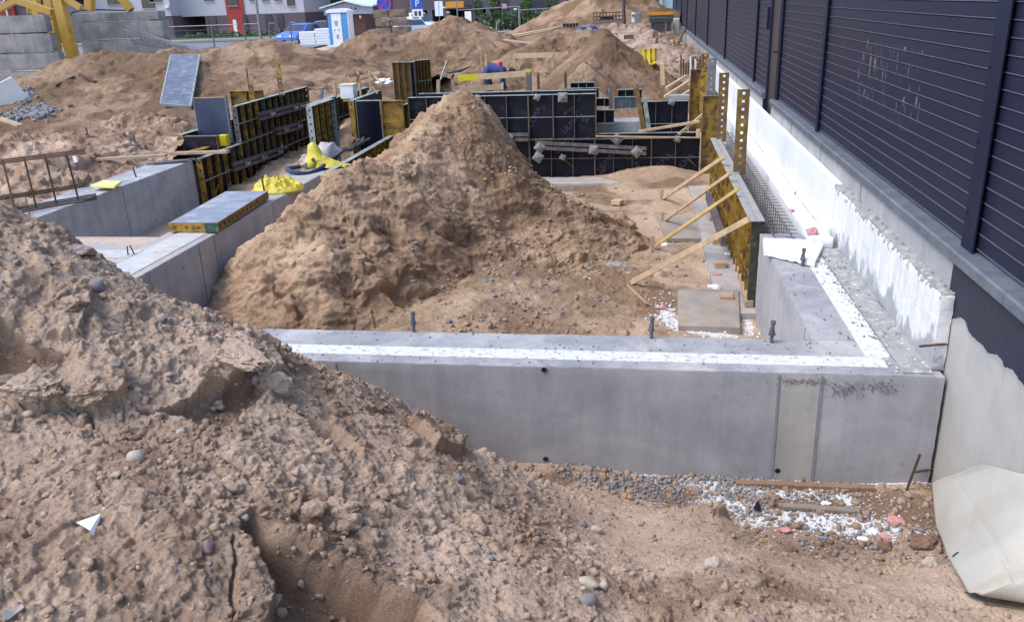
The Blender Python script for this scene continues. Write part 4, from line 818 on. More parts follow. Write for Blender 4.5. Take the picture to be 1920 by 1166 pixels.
out = [P(1835, 874, x=1.90)]+[gp(u, v) for u, v in ((1766, 915), (1748, 952), (1752, 1000), (1768, 1040), (1785, 1075), (1808, 1118), (1835, 1131), (1880, 1140), (1925, 1147), (1990, 1155))]
top = [P(1835, 874, x=1.90)]+[P(u, v, x=1.905) for u, v in ((1862, 880), (1892, 886), (1925, 892), (1950, 925), (1965, 965), (1975, 1010), (1985, 1060), (1992, 1100), (1995, 1130), (2000, 1156))]
def lerp_path(L, t):
    t = t*(len(L)-1); i = min(int(t), len(L)-2); f = t-i; return [L[i][k]*(1-f)+L[i+1][k]*f for k in range(3)]
g = G(); nu = nv = 56; vs = []
for j in range(nv+1):
    A = lerp_path(out, j/nv); B = lerp_path(top, j/nv)
    for i in range(nu+1):
        f = i/nu; p = [A[k]*(1-f)+B[k]*f for k in range(3)]; bl = math.sin(PI*min(1, f*1.0)**.6)*math.sin(PI*(j/nv)**.8)
        cr = .012*mnoise.fractal(V(p[0]*3, p[1]*3, 3), 1, 2, 4)-.022*math.exp(-((f-.42-.1*j/nv)/.03)**2)*(j/nv)-.02*math.exp(-((j/nv-.62-.12*f)/.022)**2)
        vs.append((min(p[0]-.02*bl, 1.91), p[1]-.05*bl, p[2]+.03*bl+cr+.012))
g.add(vs, [(j*(nu+1)+i, j*(nu+1)+i+1, (j+1)*(nu+1)+i+1, (j+1)*(nu+1)+i) for j in range(nv) for i in range(nu)])
t = thing('canvas_sheet', 'stiff grey-white canvas sheet with a torn corner, slumped against the wall bottom right', 'sheet', (1.8, 4, -.6))
o = mk('sheet_body', g, M['canvas'], t, True); s = o.modifiers.new('thickness', 'SOLIDIFY'); s.thickness = .014; s.offset = 1
mk('frayed_edge', G().tube([V(*p)+V(-.002, -.004, .0) for p in out[6:]], .0035, 6), flat('dark_hem', (.02, .02, .025), .7), t, True)
g = G(); e = P(1792, 1052, y=3.93); g.tube([V(*e)+V(-.02, 0, .03), V(*e)+V(.0, -.0, .055), V(*e)+V(.035, -.01, .06)], .004, 5); mk('loose_thread', g, flat('dark_thread', (.03, .03, .03), .8), t)
pts = [P(1890, 880, y=4.5), P(1905, 860, y=4.6), P(1922, 835, y=4.62)]; single('black_cable', G().tube(pts, .006, 6), flat('black_rubber', (.01, .01, .012), .5), 'black cable loop rising behind the canvas sheet', 'cable', smooth=True)
# ------------------------------------------------------------------ formwork
M['ply'] = mat('black_film_plywood', (.006, .006, .014), (.011, .011, .022), 3, .5, spec=.25, spot=(.05, .048, .055), spot_scale=5, spot_at=.66, spot_soft=.1, bstr=.08)
M['plytop'] = mat('scuffed_plywood', (.17, .185, .23), (.25, .265, .31), 3, .5, spot=(.42, .42, .42), spot_scale=4, spot_at=.6, spot_soft=.12, bstr=.1)
M['yel'] = mat('rusty_yellow_paint', (.46, .27, .02), (.30, .165, .018), 5, .6, spot=(.10, .055, .025), spot_scale=8, spot_at=.53, spot_soft=.07)
M['yel2'] = mat('brown_yellow_steel', (.19, .11, .028), (.11, .065, .024), 8, .7, spot=(.27, .17, .03), spot_scale=9, spot_at=.57, spot_soft=.07)
M['edge'] = mat('dusty_frame_edge', (.36, .37, .35), (.24, .26, .25), 10, .6, spot=(.08, .16, .13), spot_scale=5, spot_at=.58, spot_soft=.05)
M['edge_brown'] = mat('rusty_frame_edge', (.23, .17, .11), (.14, .10, .07), 10, .7)
M['green'] = mat('green_corner', (.015, .09, .055), (.02, .06, .04), 10, .6, spot=(.25, .25, .22), spot_scale=12)
M['waler'] = mat('weathered_brown_steel', (.10, .08, .085), (.16, .135, .135), 12, .65, .2, spot=(.24, .22, .21), spot_scale=9)
M['plate'] = mat('mortar_splashed_steel', (.33, .32, .30), (.2, .19, .18), 15, .7, .2, bs=70, bstr=.6)
M['wood'] = wood('sawn_pine', (.62, .46, .28), (.50, .355, .20))
M['wood2'] = wood('worn_pine', (.47, .345, .23), (.36, .26, .165))
M['yelplastic'] = flat('yellow_plastic', (.62, .5, .01), .5)
M['letter'] = flat('faded_print', (.06, .06, .085), .5)
def holes_plate(g, o, a, b, La, Wb, t, pitch=.1, hole=.035, n=None):
    """flat strip with a row of square holes; a = long direction, b = across, n = thickness direction"""
    o, a, b, n = V(*o), V(*a), V(*b), V(*n); k = max(1, int(La/pitch)); pt = La/k
    def bx(a0, a1, b0, b1): c = o+a*((a0+a1)/2)+b*((b0+b1)/2); g.obox(c, a*((a1-a0)/2), b*((b1-b0)/2), n*(t/2))
    m0, m1 = Wb/2-hole/2, Wb/2+hole/2; bx(0, La, 0, m0); bx(0, La, m1, Wb)
    for i in range(k+1):
        a0 = 0 if i == 0 else i*pt-pt/2+hole/2; a1 = La if i == k else i*pt+pt/2-hole/2
        bx(a0, a1, m0, m1)
def panel(label, o, e, n, L, H, dx=.3, hz=(), rib=M['yel'], side=M['yel'], topm=M['edge'], facem=M['ply'], dep=.1, up=(0, 0, 1), group=None, text=None, holes=True, end=None, gus=(), name='formwork_panel', cat='formwork panel', hmat=None):
    o, e, n, up = V(*o), V(*e).normalized(), V(*n).normalized(), V(*up).normalized()
    t = thing(name, label, cat, tuple(o+e*(L/2)), group)
    def bx(g, a0, a1, z0, z1, d0, d1): g.obox(o+e*((a0+a1)/2)+up*((z0+z1)/2)+n*((d0+d1)/2), e*((a1-a0)/2), up*((z1-z0)/2), n*((d1-d0)/2)); return g
    f = mk('plywood_face', bx(G(), .004, L-.004, .004, H-.006, .001, .018), facem, t)
    mk('top_rail', bx(G(), .0, L, H-.008, H, 0, dep), topm, t)
    mk('bottom_rail', bx(G(), .0, L, 0, .008, 0.0, dep), side, t)
    for q, a in enumerate((0, L-.008)):
        g = G()
        if holes: holes_plate(g, o+e*(a+.004)+up*.008, up, n, H-.017, dep, .008, .11, .03, e)
        else: bx(g, a, a+.008, .008, H-.0085, 0, dep)
        mk('side_rail', g, end if (end and q == 0) else side, t)
    k = max(1, round(L/dx))
    for i in range(1, k):
        a = L*i/k; g = G()
        if holes: holes_plate(g, o+e*a+up*.0085+n*.0185, up, n, H-.0175, dep-.022, .007, .11, .028, e)
        else: bx(g, a-.004, a+.004, .0085, H-.0085, .0185, dep-.004)
        mk('rib', g, rib, t)
    for z in hz: mk('cross_rail', bx(G(), .009, L-.009, z-.004, z+.004, .06, dep+.001), hmat or topm, t)
    for (a, z, s) in gus:
        g = G(); p = o+e*a+up*z+n*(dep-.012); q = p+e*(.14*s)+up*.13; g.bar(tuple(p), tuple(q), .006, .025, tuple(n)); mk('gusset', g, M['yel'], t)
    if text:
        for (a, z, ang) in text:
            cu = bpy.data.curves.new('print', 'FONT'); cu.body = 'ULMA'; cu.size = .15; cu.extrude = .0006; tmp = bpy.data.objects.new('t', cu); C.objects.link(tmp)
            dg = bpy.context.evaluated_depsgraph_get(); me = bpy.data.meshes.new_from_object(tmp.evaluated_get(dg)); bpy.data.objects.remove(tmp)
            R = Matrix((tuple(e), tuple(up), tuple(n))).transposed().to_4x4(); off = o+e*a+up*z+n*.0192-V(*t['_o'])
            me.transform(Matrix.Translation(off) @ R @ Matrix.Rotation(ang, 4, 'Z')); me.materials.clear(); link('lettering', me, M['letter'], t)
    return t
def waler(label, p, q, n, group=None, clamps=(.2, .8)):
    p, q, n = V(*p), V(*q), V(*n); d = (q-p).normalized(); t = thing('waler', label, 'steel beam', tuple((p+q)/2), group)
    up = d.cross(n); up = up if up.z > 0 else -up
    for s in (-1, 1):
        g = G(); o_ = up*(.045*s); g.bar(p+o_, q+o_, .055, .05, up); g.obox((p+q)/2+o_+n*.03, d*((q-p).length/2), up*.032, n*.003); mk('channel', g, M['waler'], t)
    for c in clamps:
        x = p+(q-p)*c+n*.05; g = G(); g.obox(x+n*.006, d*.045, up*.05, n*.005); g.tube([x, x+n*.09], .012, 8); g.tube([x+n*.05, x+n*.075], .028, 6); g.bar(x+n*.062-d*.06-up*.02, x+n*.062+d*.06+up*.02, .02, .02); mk('wing_nut', g, M['plate'], t)
    return t
def tieplate(label, c, n, s=.075, rot=0., group=None):
    c, n = V(*c), V(*n).normalized(); a = n.cross(V(0, 0, 1)).normalized(); b = a.cross(n); A = a*math.cos(rot)+b*math.sin(rot); B = b*math.cos(rot)-a*math.sin(rot)
    t = thing('tie_plate', label, 'tie plate', tuple(c), group)
    g = G(); k = .35; v = [c+A*s+B*s, c-A*s+B*s, c-A*s-B*s, c+A*s-B*s]; w = [c+n*.03+A*s*k+B*s*k, c+n*.03-A*s*k+B*s*k, c+n*.03-A*s*k-B*s*k, c+n*.03+A*s*k-B*s*k]; g.add(v+w, [(3, 2, 1, 0), (4, 5, 6, 7), (0, 1, 5, 4), (1, 2, 6, 5), (2, 3, 7, 6), (3, 0, 4, 7)]); mk('plate', g, M['plate'], t)
    g = G(); g.tube([c+n*.02, c+n*.12], .012, 8); mk('tie_rod', g, M['plate'], t)
    g = G(); g.tube([c+n*.032, c+n*.07], .028, 6); g.bar(c+n*.055-A*.055, c+n*.055+A*.055, .022, .022); mk('nut', g, M['plate'], t)
X1, Y1, NX, NY = (1, 0, 0), (0, 1, 0), (-1, 0, 0), (0, -1, 0)
# -- left run along the far left wall, ribs facing right
lab = ['lower formwork panel with green corner, butting against the far left wall', 'second lower formwork panel from the far left wall', 'third lower formwork panel, under the end of the tall ones', 'last lower formwork panel of the left run']
y = 13.0
for i, L in enumerate((1.5, 1.8, 1.8, 1.9)):
    panel(lab[i], (-7.27, y+.002, -.76), Y1, X1, L-.004, .78, .3, (.4,), M['yel'] if i < 1 else M['yel2'], M['yel'] if i == 0 else M['yel2'], M['edge'], gus=((.32, .12, 1),) if i == 0 else ()); y += L
mk('corner_cap', G().box((-7.27, 12.985, -.03), (-7.165, 12.999, .025)), M['green'], bpy.data.objects['formwork_panel'])
y = 14.52
for i, (L, lb) in enumerate(((1.2, 'tall upper formwork panel at the near end of the left run'), (1.2, 'middle upper formwork panel of the left run'), (1.1, 'upper formwork panel at the far end of the left run'))):
    panel(lb, (-7.27, y+.002, .024), Y1, X1, L-.004, .66, .3, (.34,), M['yel2'] if i else M['yel'], M['waler'] if i == 0 else M['yel2'], M['edge']); y += L
panel('dark blue film-faced end panel standing across the left wall form', (-7.95, 14.46, .05), X1, Y1, .62, .8, .3, (), topm=M['yel'], facem=mat('blue_film', (.02, .03, .075), (.05, .07, .13), 2, .3, bstr=.05), side=M['edge'])
bpy.data.objects  # the box around it
panel('yellow-backed panel behind the blue end panel', (-7.95, 16.0, .1), X1, NY, .66, .72, .3, (), topm=M['yel'], facem=M['yel'], side=M['yel'])
panel('low dark panel running back from the small box on the left', (-7.97, 13.95, -.1), Y1, NX, 2.6, .38, .4, (), topm=M['edge'])
panel('low dark panel closing the front of the small box on the left', (-7.95, 13.93, -.25), X1, Y1, .62, .50, .3, (), topm=M['edge_brown'], side=M['yel2'], facem=M['ply'])
single('yellow_bucket', G().box((-7.45, 14.2, .02), (-7.29, 14.34, .22)), M['yelplastic'], 'bright yellow plastic crate standing in the small form box', 'crate', bev=.01)
a = P(380, 290, z=.06); b = P(478, 281, z=.06)
single('plank', G().bar((-7.7, 13.15, .09), (-6.7, 13.05, .12), .11, .045), M['wood2'], 'pale plank end sticking out over the lowest left formwork panel', 'plank', bev=.004)
single('plank', G().bar((-8.9, 12.75, .07), (-7.75, 12.95, .09), .1, .045), M['wood2'], 'rough plank lying across the end of the far left wall', 'plank', bev=.004)
single('plank', G().bar((-7.62, 13.3, .05), (-7.5, 14.45, .06), .16, .02), M['yel'], 'yellow board lying in the slot behind the lowest panel', 'board')
for i in range(3): single('steel_bar', G().bar((-7.85+.05*i, 12.5+.1*i, .03), (-7.3+.04*i, 12.75+.07*i, .035), .05, .02), M['waler'], 'dark steel strip in the pile of clamps on the far left wall end', 'bar', 'clamps and strips on the far left wall end')
N = V(1, 0, 0)
waler('long brown double beam high on the tall left panels', P(487, 219, x=-7.13), P(562, 199, x=-7.13), N, clamps=(.2, .8, .97))
waler('short brown double beam in the middle of the tall left panels', P(519, 247, x=-7.13), P(560, 236, x=-7.13), N, clamps=(.25, .9))
waler('long brown double beam on the lower left panels', P(437, 314, x=-7.13), P(525, 283, x=-7.13), N, clamps=(.2, .55, .92))
waler('brown double beam on the last lower left panel', P(604, 253, x=-7.1), P(665, 240, x=-7.1), N, clamps=(.25,))
for (u, v, lb) in ((470, 168, 'yellow perforated post rising left of the other over the tall left panels'), (524, 155, 'yellow perforated post rising highest over the tall left panels')):
    x, y, z = P(u, v, x=-7.45); g = G(); holes_plate(g, (x-.04, y, z-.5-.3*(u < 500)+.2), (0, 0, 1), (1, 0, 0), .75, .1, .01, .09, .035, (0, 1, 0)); g.box((x-.045, y, z-.3), (x-.035, y+.05, z+.4)); single('perforated_post', g, M['yel'], lb, 'post')
for (u, v) in ((524, 178), (577, 167)): tieplate('small splashed clamp on the top edge of the tall left panels', P(u, v, x=-7.2), (1, 0, 0), .05, .5, 'clamps on the tall left panels')
tieplate('splashed tie plate halfway down between the left panels', P(529, 277, x=-7.15), (1, 0, 0), .07, .78); tieplate('splashed tie plate near the end of the tall left panels', P(581, 256, x=-7.15), (1, 0, 0), .07, .78)
# -- middle run (left side of the left wall)
panel('dark panel of the middle form, in the gap between the left runs', (-5.35, 13.25, -.55), Y1, X1, 1.1, 1.35, .3, (), facem=M['ply'], side=M['edge'])
panel('ribbed panel of the middle form, joining the big dark corner box', (-5.72, 14.42, -.1), Y1, NX, 1.3, .8, .3, (.4,), M['yel2'], M['yel2'], M['edge'])
panel('lower ribbed panel of the middle form, behind the white box', (-6.05, 15.9, -.55), Y1, X1, 2.6, 1.15, .3, (.35, .75), M['yel2'], M['yel2'], M['edge'])
# big dark corner box in front of the cross form
panel('glossy black corner panel facing the camera beside the tall sand pile', (-5.20, 15.28, -.86), X1, Y1, .47, 1.51, .6, (), topm=M['edge'], side=M['edge'], facem=flat('glossy_black_film', (.006, .007, .018), .18), holes=True)
panel('narrow dark side panel of the glossy corner box', (-5.23, 15.27, -.86), Y1, NX, 1.8, 1.52, .45, (.5, 1.0), M['yel2'], M['yel'], M['edge'])
panel('bright yellow perforated side of the panel left of the tall sand pile', (-4.66, 15.2, -.86), X1, NY, .40, 1.52, .6, (.38, .76, 1.14), M['yel'], M['yel'], M['yel'], facem=M['yel'])
# right side of the left wall form
y = 11.75
for i, L in enumerate((1.7, 1.75)):
    panel(['low ribbed panel half hidden by the sand pile, near one', 'low ribbed panel half hidden by the sand pile, far one'][i], (-4.58, y, -.8), Y1, X1, L-.004, .83, .3, (.42,), M['yel'], M['yel'], M['edge']); y += L
# -- grid form across the pit, seen from its ribbed side
YF = 15.5
xs_ = [-3.2, -2.0, -.8, .22, 1.08]
tx = [[(.45, .1, .7), (.06, .45, .7)], [(.5, .45, .7)], [(.1, .1, .9), (.45, .45, -.7)], [(.1, .12, .8), (.5, .1, .8)]]
nl = ['leftmost lower panel of the grid formwork, beside the sand pile', 'second lower panel of the grid formwork from the sand pile', 'third lower panel of the grid formwork, under the concrete block', 'rightmost lower panel of the grid formwork by the yellow column']
for i in range(4):
    panel(nl[i], (xs_[i]+.002, YF, -.86), X1, NY, xs_[i+1]-xs_[i]-.004, .73, .39, (.38,), M['edge_brown'], M['edge_brown'], M['edge_brown'], holes=False, text=tx[i], gus=((.06, .05, 1), (xs_[i+1]-xs_[i]-.1, .12, -1)) if i % 2 == 0 else ((.8, .22, -1),))
ns = ['upper panel of the grid formwork behind the top of the sand pile', 'second upper grid panel, right of the sand pile tip', 'third upper grid panel with a tie plate on its top rail', 'last upper grid panel before the low gap']
xu = [-4.24, -3.2, -2.0, -1.55, -.78]
for i in range(4):
    panel(ns[i], (xu[i]+.002, YF, -.125), X1, NY, xu[i+1]-xu[i]-.004, .80, .39 if i != 3 else .38, (.40,), M['edge_brown'], M['edge_brown'] if i < 3 else M['waler'], M['edge'], holes=False, text=[(.2, .08, .8), (.3, .5, -.7)] if i != 2 else [(.05, .2, 1.1)], gus=((.2, .44, 1),) if i in (1, 3) else ())
for i, (x0, x1_) in enumerate(((-4.2, -2.0), (-2.0, -.8))): panel(['rear face panel behind the upper grid panels, left part', 'rear face panel behind the upper grid panels, right part'][i], (x0, 16.1, -.8), X1, Y1, x1_-x0-.004, 1.47, .5, (), topm=M['edge'], holes=False)
panel('rear face panel behind the low part of the grid formwork', (-.79, 16.1, -.8), X1, Y1, 1.85, .66, .5, (), topm=M['edge'], holes=False)
nf = (0, -1, 0)
waler('short brown beam on the grid formwork beside the sand pile', P(925, 257, y=15.36), P(991, 257, y=15.36), V(0, -1, 0), clamps=(.5,))
waler('long brown double beam across the lower grid formwork', P(1004, 272, y=15.36), P(1212, 283, y=15.36), V(0, -1, 0), clamps=())
for i, (u, v, r, lb) in enumerate([(1012, 277, .7, 'left end of the long brown beam'), (1113, 281, .1, 'middle of the long brown beam'), (1194, 285, .8, 'right end of the long brown beam'), (1009, 295, .6, 'panel just under the left beam end'), (1157, 262, .75, 'top rail of the lower grid panels'), (1055, 183, .0, 'top rail of the upper grid panels, square one'), (896, 184, .3, 'top rail beside the tip of the sand pile'), (1007, 183, .5, 'top rail of the second upper grid panel'), (1270, 261, .3, 'top rail near the yellow column'), (957, 257, .5, 'short brown beam'), (1055, 295, .4, 'second lower grid panel')]):
    tieplate('splashed steel tie plate on the '+lb, P(u, v, y=15.33 if i < 4 or i == 9 else 15.38), nf, .085 if i < 6 else .055, r)
single('timber', G().bar(P(1117, 255.5, y=15.35), P(1312, 258.5, y=15.35), .05, .02), M['wood2'], 'thin pale batten on the top rail of the low grid panels', 'batten')
# -- right run along the fence, ribs facing the pit
panel('brown and yellow formwork panel along the fence, near one with dark painted end', (1.26, 8.52, -.83), Y1, NX, 2.35, .95, .3, (.35, .62), M['yel'], M['yel'], M['edge'], end=M['green'], dep=.12, facem=M['yel'], hmat=M['yel2'])
panel('yellow formwork panel along the fence, far one behind the braces', (1.26, 10.9, -.83), Y1, NX, 2.9, .95, .3, (.35, .62), M['yel'], M['yel'], M['edge'], dep=.12, facem=M['yel'], hmat=M['yel2'])
for (y0, y1, lb) in ((8.45, 10.8, 'pale perforated steel rail on top of the near fence-side form'), (10.85, 13.7, 'pale perforated steel rail on top of the far fence-side form')):
    g = G(); holes_plate(g, (1.11, y0, .128), (0, 1, 0), (1, 0, 0), y1-y0, .15, .008, .12, .03, (0, 0, 1)); single('perforated_rail', g, mat('dusty_galvanised', (.42, .4, .38), (.3, .28, .26), 9, .6, bstr=.1), lb, 'rail')
single('closing_board', G().box((1.14, 8.485, -.86), (1.255, 8.515, .11)), mat('mossy_end', (.03, .028, .022), (.06, .055, .04), 14, .85, spot=(.12, .1, .05), spot_scale=18, bstr=.6), 'dark dirty end board of the fence-side form', 'board')
single('green_block', G().box((1.256, 8.48, -.86), (1.30, 8.53, -.62)), M['green'], 'green foot of the fence-side form end', 'foot')
for (u0, v0, u1, v1, lb, mm) in ((1389, 168, 1386, 328, 'nearest tall perforated steel post on the fence-side form', 'yel2'), (1355, 137, 1352, 266, 'second tall perforated steel post on the fence-side form', 'yel2'), (1322, 100, 1318, 215, 'farthest tall yellow perforated post', 'yel'), (1334, 110, 1331, 215, 'dark grey tall perforated post behind the yellow one', 'steel')):
    x = 1.27 if u0 > 1340 else 1.24; a = P(u1, v1, x=x); H_ = P(u0, v0, y=a[1])[2]-a[2]; t = thing('perforated_post', lb, 'post', a)
    for xx in (x-.065, ):
        g = G(); holes_plate(g, (xx, a[1], a[2]), (0, 0, 1), (1, 0, 0), H_, .13, .008, .09, .032, (0, 1, 0)); mk('web', g, M[mm], t)
    mk('flange', G().box((x-.073, a[1], a[2]), (x-.065, a[1]+.06, a[2]+H_)), M[mm], t); mk('flange', G().box((x+.065, a[1], a[2]), (x+.073, a[1]+.06, a[2]+H_)), M[mm], t)
# yellow column panels at the far right of the pit
panel('narrow yellow ribbed filler panel facing the camera at the end of the fence-side form', (1.09, 15.42, -.86), X1, NY, .30, 1.46, .6, (.36, .73, 1.1), M['yel'], M['edge_brown'], M['edge_brown'], facem=M['yel'], holes=False)
panel('taller narrow yellow ribbed filler panel farther back', (.98, 17.5, -.8), X1, NY, .30, 1.68, .6, (.36, .73, 1.1), M['yel'], M['yel2'], M['yel2'], facem=M['yel'], holes=False)
panel('dark grid panel at the back right, behind the crossed sticks', (-.0, 17.3, -.55), X1, NY, .95, .86, .33, (.42,), M['edge_brown'], M['edge_brown'], M['edge'], holes=False)
tieplate('splashed tie plate on the top rail of the back right grid panel', P(1260, 192, y=17.17), nf, .06, .4)
for i, (u, v, w, yy, hh, lb) in enumerate([(1070, 155, 44, 18.5, .22, 'first small perforated panel end behind the grid formwork'), (1060, 166, 62, 17.9, .3, 'second small perforated panel end, half overlapped by the first'), (1158, 168, 44, 18.5, .2, 'small perforated panel end before the cone of sand'), (1118, 184, 30, 16.9, .16, 'small light-edged panel left of the leaning yellow post'), (1152, 182, 44, 16.95, .22, 'grey-blue faced panel with light edge by the leaning yellow post'), (1117, 206, 34, 16.25, .25, 'black panel with light edge standing on the concrete block'), (938, 173, 60, 17.0, .12, 'flat light panel lying behind the grid formwork')]):
    a = P(u, v, y=yy); L = w*yy/FPX; pn = panel(lb, (a[0], a[1], a[2]-hh), X1, NY, L, hh, .15, (), M['edge'], M['edge'], M['edge'], facem=M['ply'] if i != 4 else M['plytop'], holes=False, dep=.12)
    g = G(); holes_plate(g, (a[0], a[1]-.13, a[2]+.006), (1, 0, 0), (0, 1, 0), L, .09, .006, .07, .025, (0, 0, 1)); mk('edge_strip', g, M['edge'], pn)
for (u0, v0, u1, v1, yy, w, lb, mm) in ((1193, 165, 1207, 243, 16.0, .09, 'leaning yellow steel post over the concrete block', 'yel2'), (1208, 183, 1217, 245, 15.9, .08, 'leaning green and grey steel post beside the yellow one', 'edge'), (1143, 162, 1146, 205, 16.6, .06, 'short brown post stub left of the leaning yellow post', 'waler'), (1195, 159, 1197, 185, 17.5, .05, 'thin brown post behind the leaning yellow post', 'waler'), (991, 131, 992, 172, 17.2, .1, 'round weathered post with yellow painted top', 'waler'), (1009, 142, 1010, 168, 18, .05, 'dark pointed stake right of the yellow-topped post', 'rust'), (1060, 140, 1061, 170, 18, .055, 'dark pointed stake before the cone of sand', 'rust'), (822, 150, 822, 178, 17.2, .07, 'pale wooden stake behind the tip of the sand pile', 'wood2')):
    a, b = P(u1, v1, y=yy), P(u0, v0, y=yy+.02); t = thing('stake', lb, 'post', a); g = G(); g.bar(a, b, w, w*.8 if 'round' not in lb else w, (0, 1, 0)); mk('shaft', g, M[mm], t, bev=.004)
    if 'yellow painted' in lb: mk('painted_top', G().bar(V(*b)-V(0, 0, .05), V(*b)+V(0, 0, .006), w+.006, w+.006, (0, 1, 0)), M['yelplastic'], t)
    if 'pointed' in lb: mk('point', G().rev([(w*.5, 0), (w*.1, .07)], b, 6), M[mm], t)
def stick(u0, v0, u1, v1, y0, y1, w, h, lb, m='wood', name='timber', cat='timber'):
    single(name, G().bar(P(u0, v0, y=y0), P(u1, v1, y=y1), w, h), M[m], lb, cat, bev=.004)
stick(1197, 247, 1312, 228, 15.75, 15.75, .03, .05, 'long thin stick leaning low across the back right grid panel')
stick(1272, 253, 1330, 205, 15.7, 15.9, .03, .05, 'short stick leaning steeply against the yellow filler panel')
single('wood_block', G().box((1.0, 15.36, -.12), (1.07, 15.44, .02)), M['wood'], 'small wooden block on the corner of the low grid panels', 'block', bev=.003)
# -- four braces
for i, ((u0, v0), (u1, v1), w, lb) in enumerate([((1183, 530), (1404, 411), .06, 'nearest and thickest raking timber brace'), ((1229, 461), (1384, 355), .04, 'second raking timber brace, thin and yellowish'), ((1247, 413), (1371, 324), .04, 'third raking timber brace with its foot on a dark stone'), ((1245, 371), (1357, 295), .055, 'farthest raking timber brace beside the grid formwork')]):
    a, b = P(u0, v0, z=-.80), P(u1, v1, x=1.10); single('timber_brace', G().bar(a, b, .035 if i else .042, w), M['wood'] if i != 1 else wood('yellow_pine', (.64, .46, .19), (.54, .37, .14)), lb+' against the fence-side form', 'brace', bev=.004)
    st = (a[0]-.03, a[1]+.01, -.9); single('stake', G().box((st[0]-.03, st[1]-.03, -.9), (st[0]+.02, st[1]+.03, -.68+.02*(i % 2))), M['wood2'], ['wooden peg holding the foot of the nearest brace', 'wooden peg holding the foot of the second brace', 'wooden peg holding the foot of the third brace', 'wooden peg holding the foot of the farthest brace'][i], 'peg', bev=.003)
stick(1173, 532, 1212, 569, 9.3, 8.55, .02, .03, 'crooked thin stick lying on the dark damp patch', 'wood2')
stick(1150, 497, 1183, 510, 10.0, 9.75, .03, .03, 'short reddish stick lying before the nearest brace', 'wood2')
# timbers along the foot of the right form
F = lambda u, v: P(u, v, z=-.76)
for i, (p0, p1, w, h, lb) in enumerate([((1405, 570), (1374, 442), .09, .07, 'long squared timber along the foot of the near fence-side form'), ((1372, 437), (1347, 345), .09, .07, 'squared timber along the foot of the far fence-side form')]):
    single('timber', G().bar(F(*p0), F(*p1), w, h), M['wood2'], lb, 'timber', bev=.005)
for i, (u, v) in enumerate([(1380, 558), (1367, 495), (1361, 452), (1352, 408), (1347, 378)]):
    x, y, z = F(u, v); single('wood_block', G().box((x-.17, y-.05, -.80), (x-.03, y+.10, -.735)), M['wood2'], ['wooden block under the near end of the long foot timber', 'wooden block with two nails by the long foot timber', 'wooden block by the middle of the long foot timber', 'wooden block at the far end of the long foot timber', 'wooden block by the far foot timber'][i], 'block', bev=.004)
single('steel_box_beam', G().bar((1.04, 10.1, -.55), (1.03, 12.6, -.55), .07, .12), M['waler'], 'grey steel box beam hanging on the ribs of the fence-side form', 'steel beam', bev=.004)
stick(1455, 640, 1420, 545, 7.6, 9.0, .10, .05, 'weathered board lying against the inner face of the return wall', 'wood2')
single('wood_block', G().bar(P(1150, 378, z=-.8), P(1166, 380, z=-.8), .14, .07), M['wood'], 'short wooden offcut near the foot of the grid formwork', 'offcut', bev=.004)
# -- rebar cage in the right form
t = thing('rebar_cage', 'dense dark reinforcing cage between the fence-side form and the white foam boards', 'rebar cage', (1.42, 10, -.8))
for x in (1.33, 1.5):
    for z in (-.72, -.45, -.2, .02): mk('long_bar', G().tube([(x, 8.1, z), (x, 15.2, z)], .006, 5), M['bolt'], t)
for i, y in enumerate(np.arange(8.15, 15.2, .15)):
    g = G(); g.tube([(1.30, y, .03), (1.60, y, .0)], .0045, 5); g.tube([(1.33, y+.01, .04), (1.33, y+.01, -.8)], .0045, 5); g.tube([(1.5, y+.01, .04), (1.5, y+.01, -.8)], .0045, 5); g.tube([(1.30, y, -.22), (1.56, y, -.22)], .0045, 5); mk('stirrup', g, M['bolt'], t)
# -- rebar cage at the left
t = thing('rebar_cage', 'rusty ladder-shaped rebar cage lying on the far left wall', 'rebar cage', (-8.2, 9.6, .1))
def lad(a, b, n=3, sp=.022, r=.010):
    for k in range(n): mk('long_bar', G().tube([V(*a)+V(0, 0, sp*k), V(*b)+V(0, 0, sp*k)], r, 5), M['rust'], t)
tp0, tp1 = P(-40, 312, y=9.55), P(160, 287, y=9.55); b0, b1 = P(18, 402, z=.03), P(182, 373, z=.03)
lad(tp0, tp1, 3); lad(b0, b1, 4); lad(P(-40, 381, z=.03), P(168, 349, z=.03), 3)
for i, (u, v, u2, v2) in enumerate([(5, 300, 28, 396), (45, 296, 68, 389), (84, 291, 106, 382), (124, 287, 147, 374)]):
    mk('stirrup', G().tube([P(u, v, y=9.56), P(u2, v2, z=.03)], .012, 6), M['rust'], t)
    mk('stirrup', G().tube([P(u, v, y=9.56), P(u-8, v2-18, z=.03)], .005, 6), M['rust'], t) if 0 else None
mk('stirrup', G().tube([P(47, 368, z=.16), P(55, 402, z=.02)], .008, 6), M['rust'], t); mk('paper_tag', G().box((tp1[0]-.17, 9.53, .60), (tp1[0]-.12, 9.535, .68)), M['crumb'], t)
# yellow board, clamps, sheet etc on the left
g = G(); g.prism([P(172, 352, z=.05), P(215, 354, z=.05), P(229, 344, z=.05), P(195, 343, z=.05)], (0, 0, .035)); single('foam_board', g, flat('yellow_board', (.72, .68, .2), .6), 'small yellow insulation board overhanging the far left wall', 'board', bev=.004)
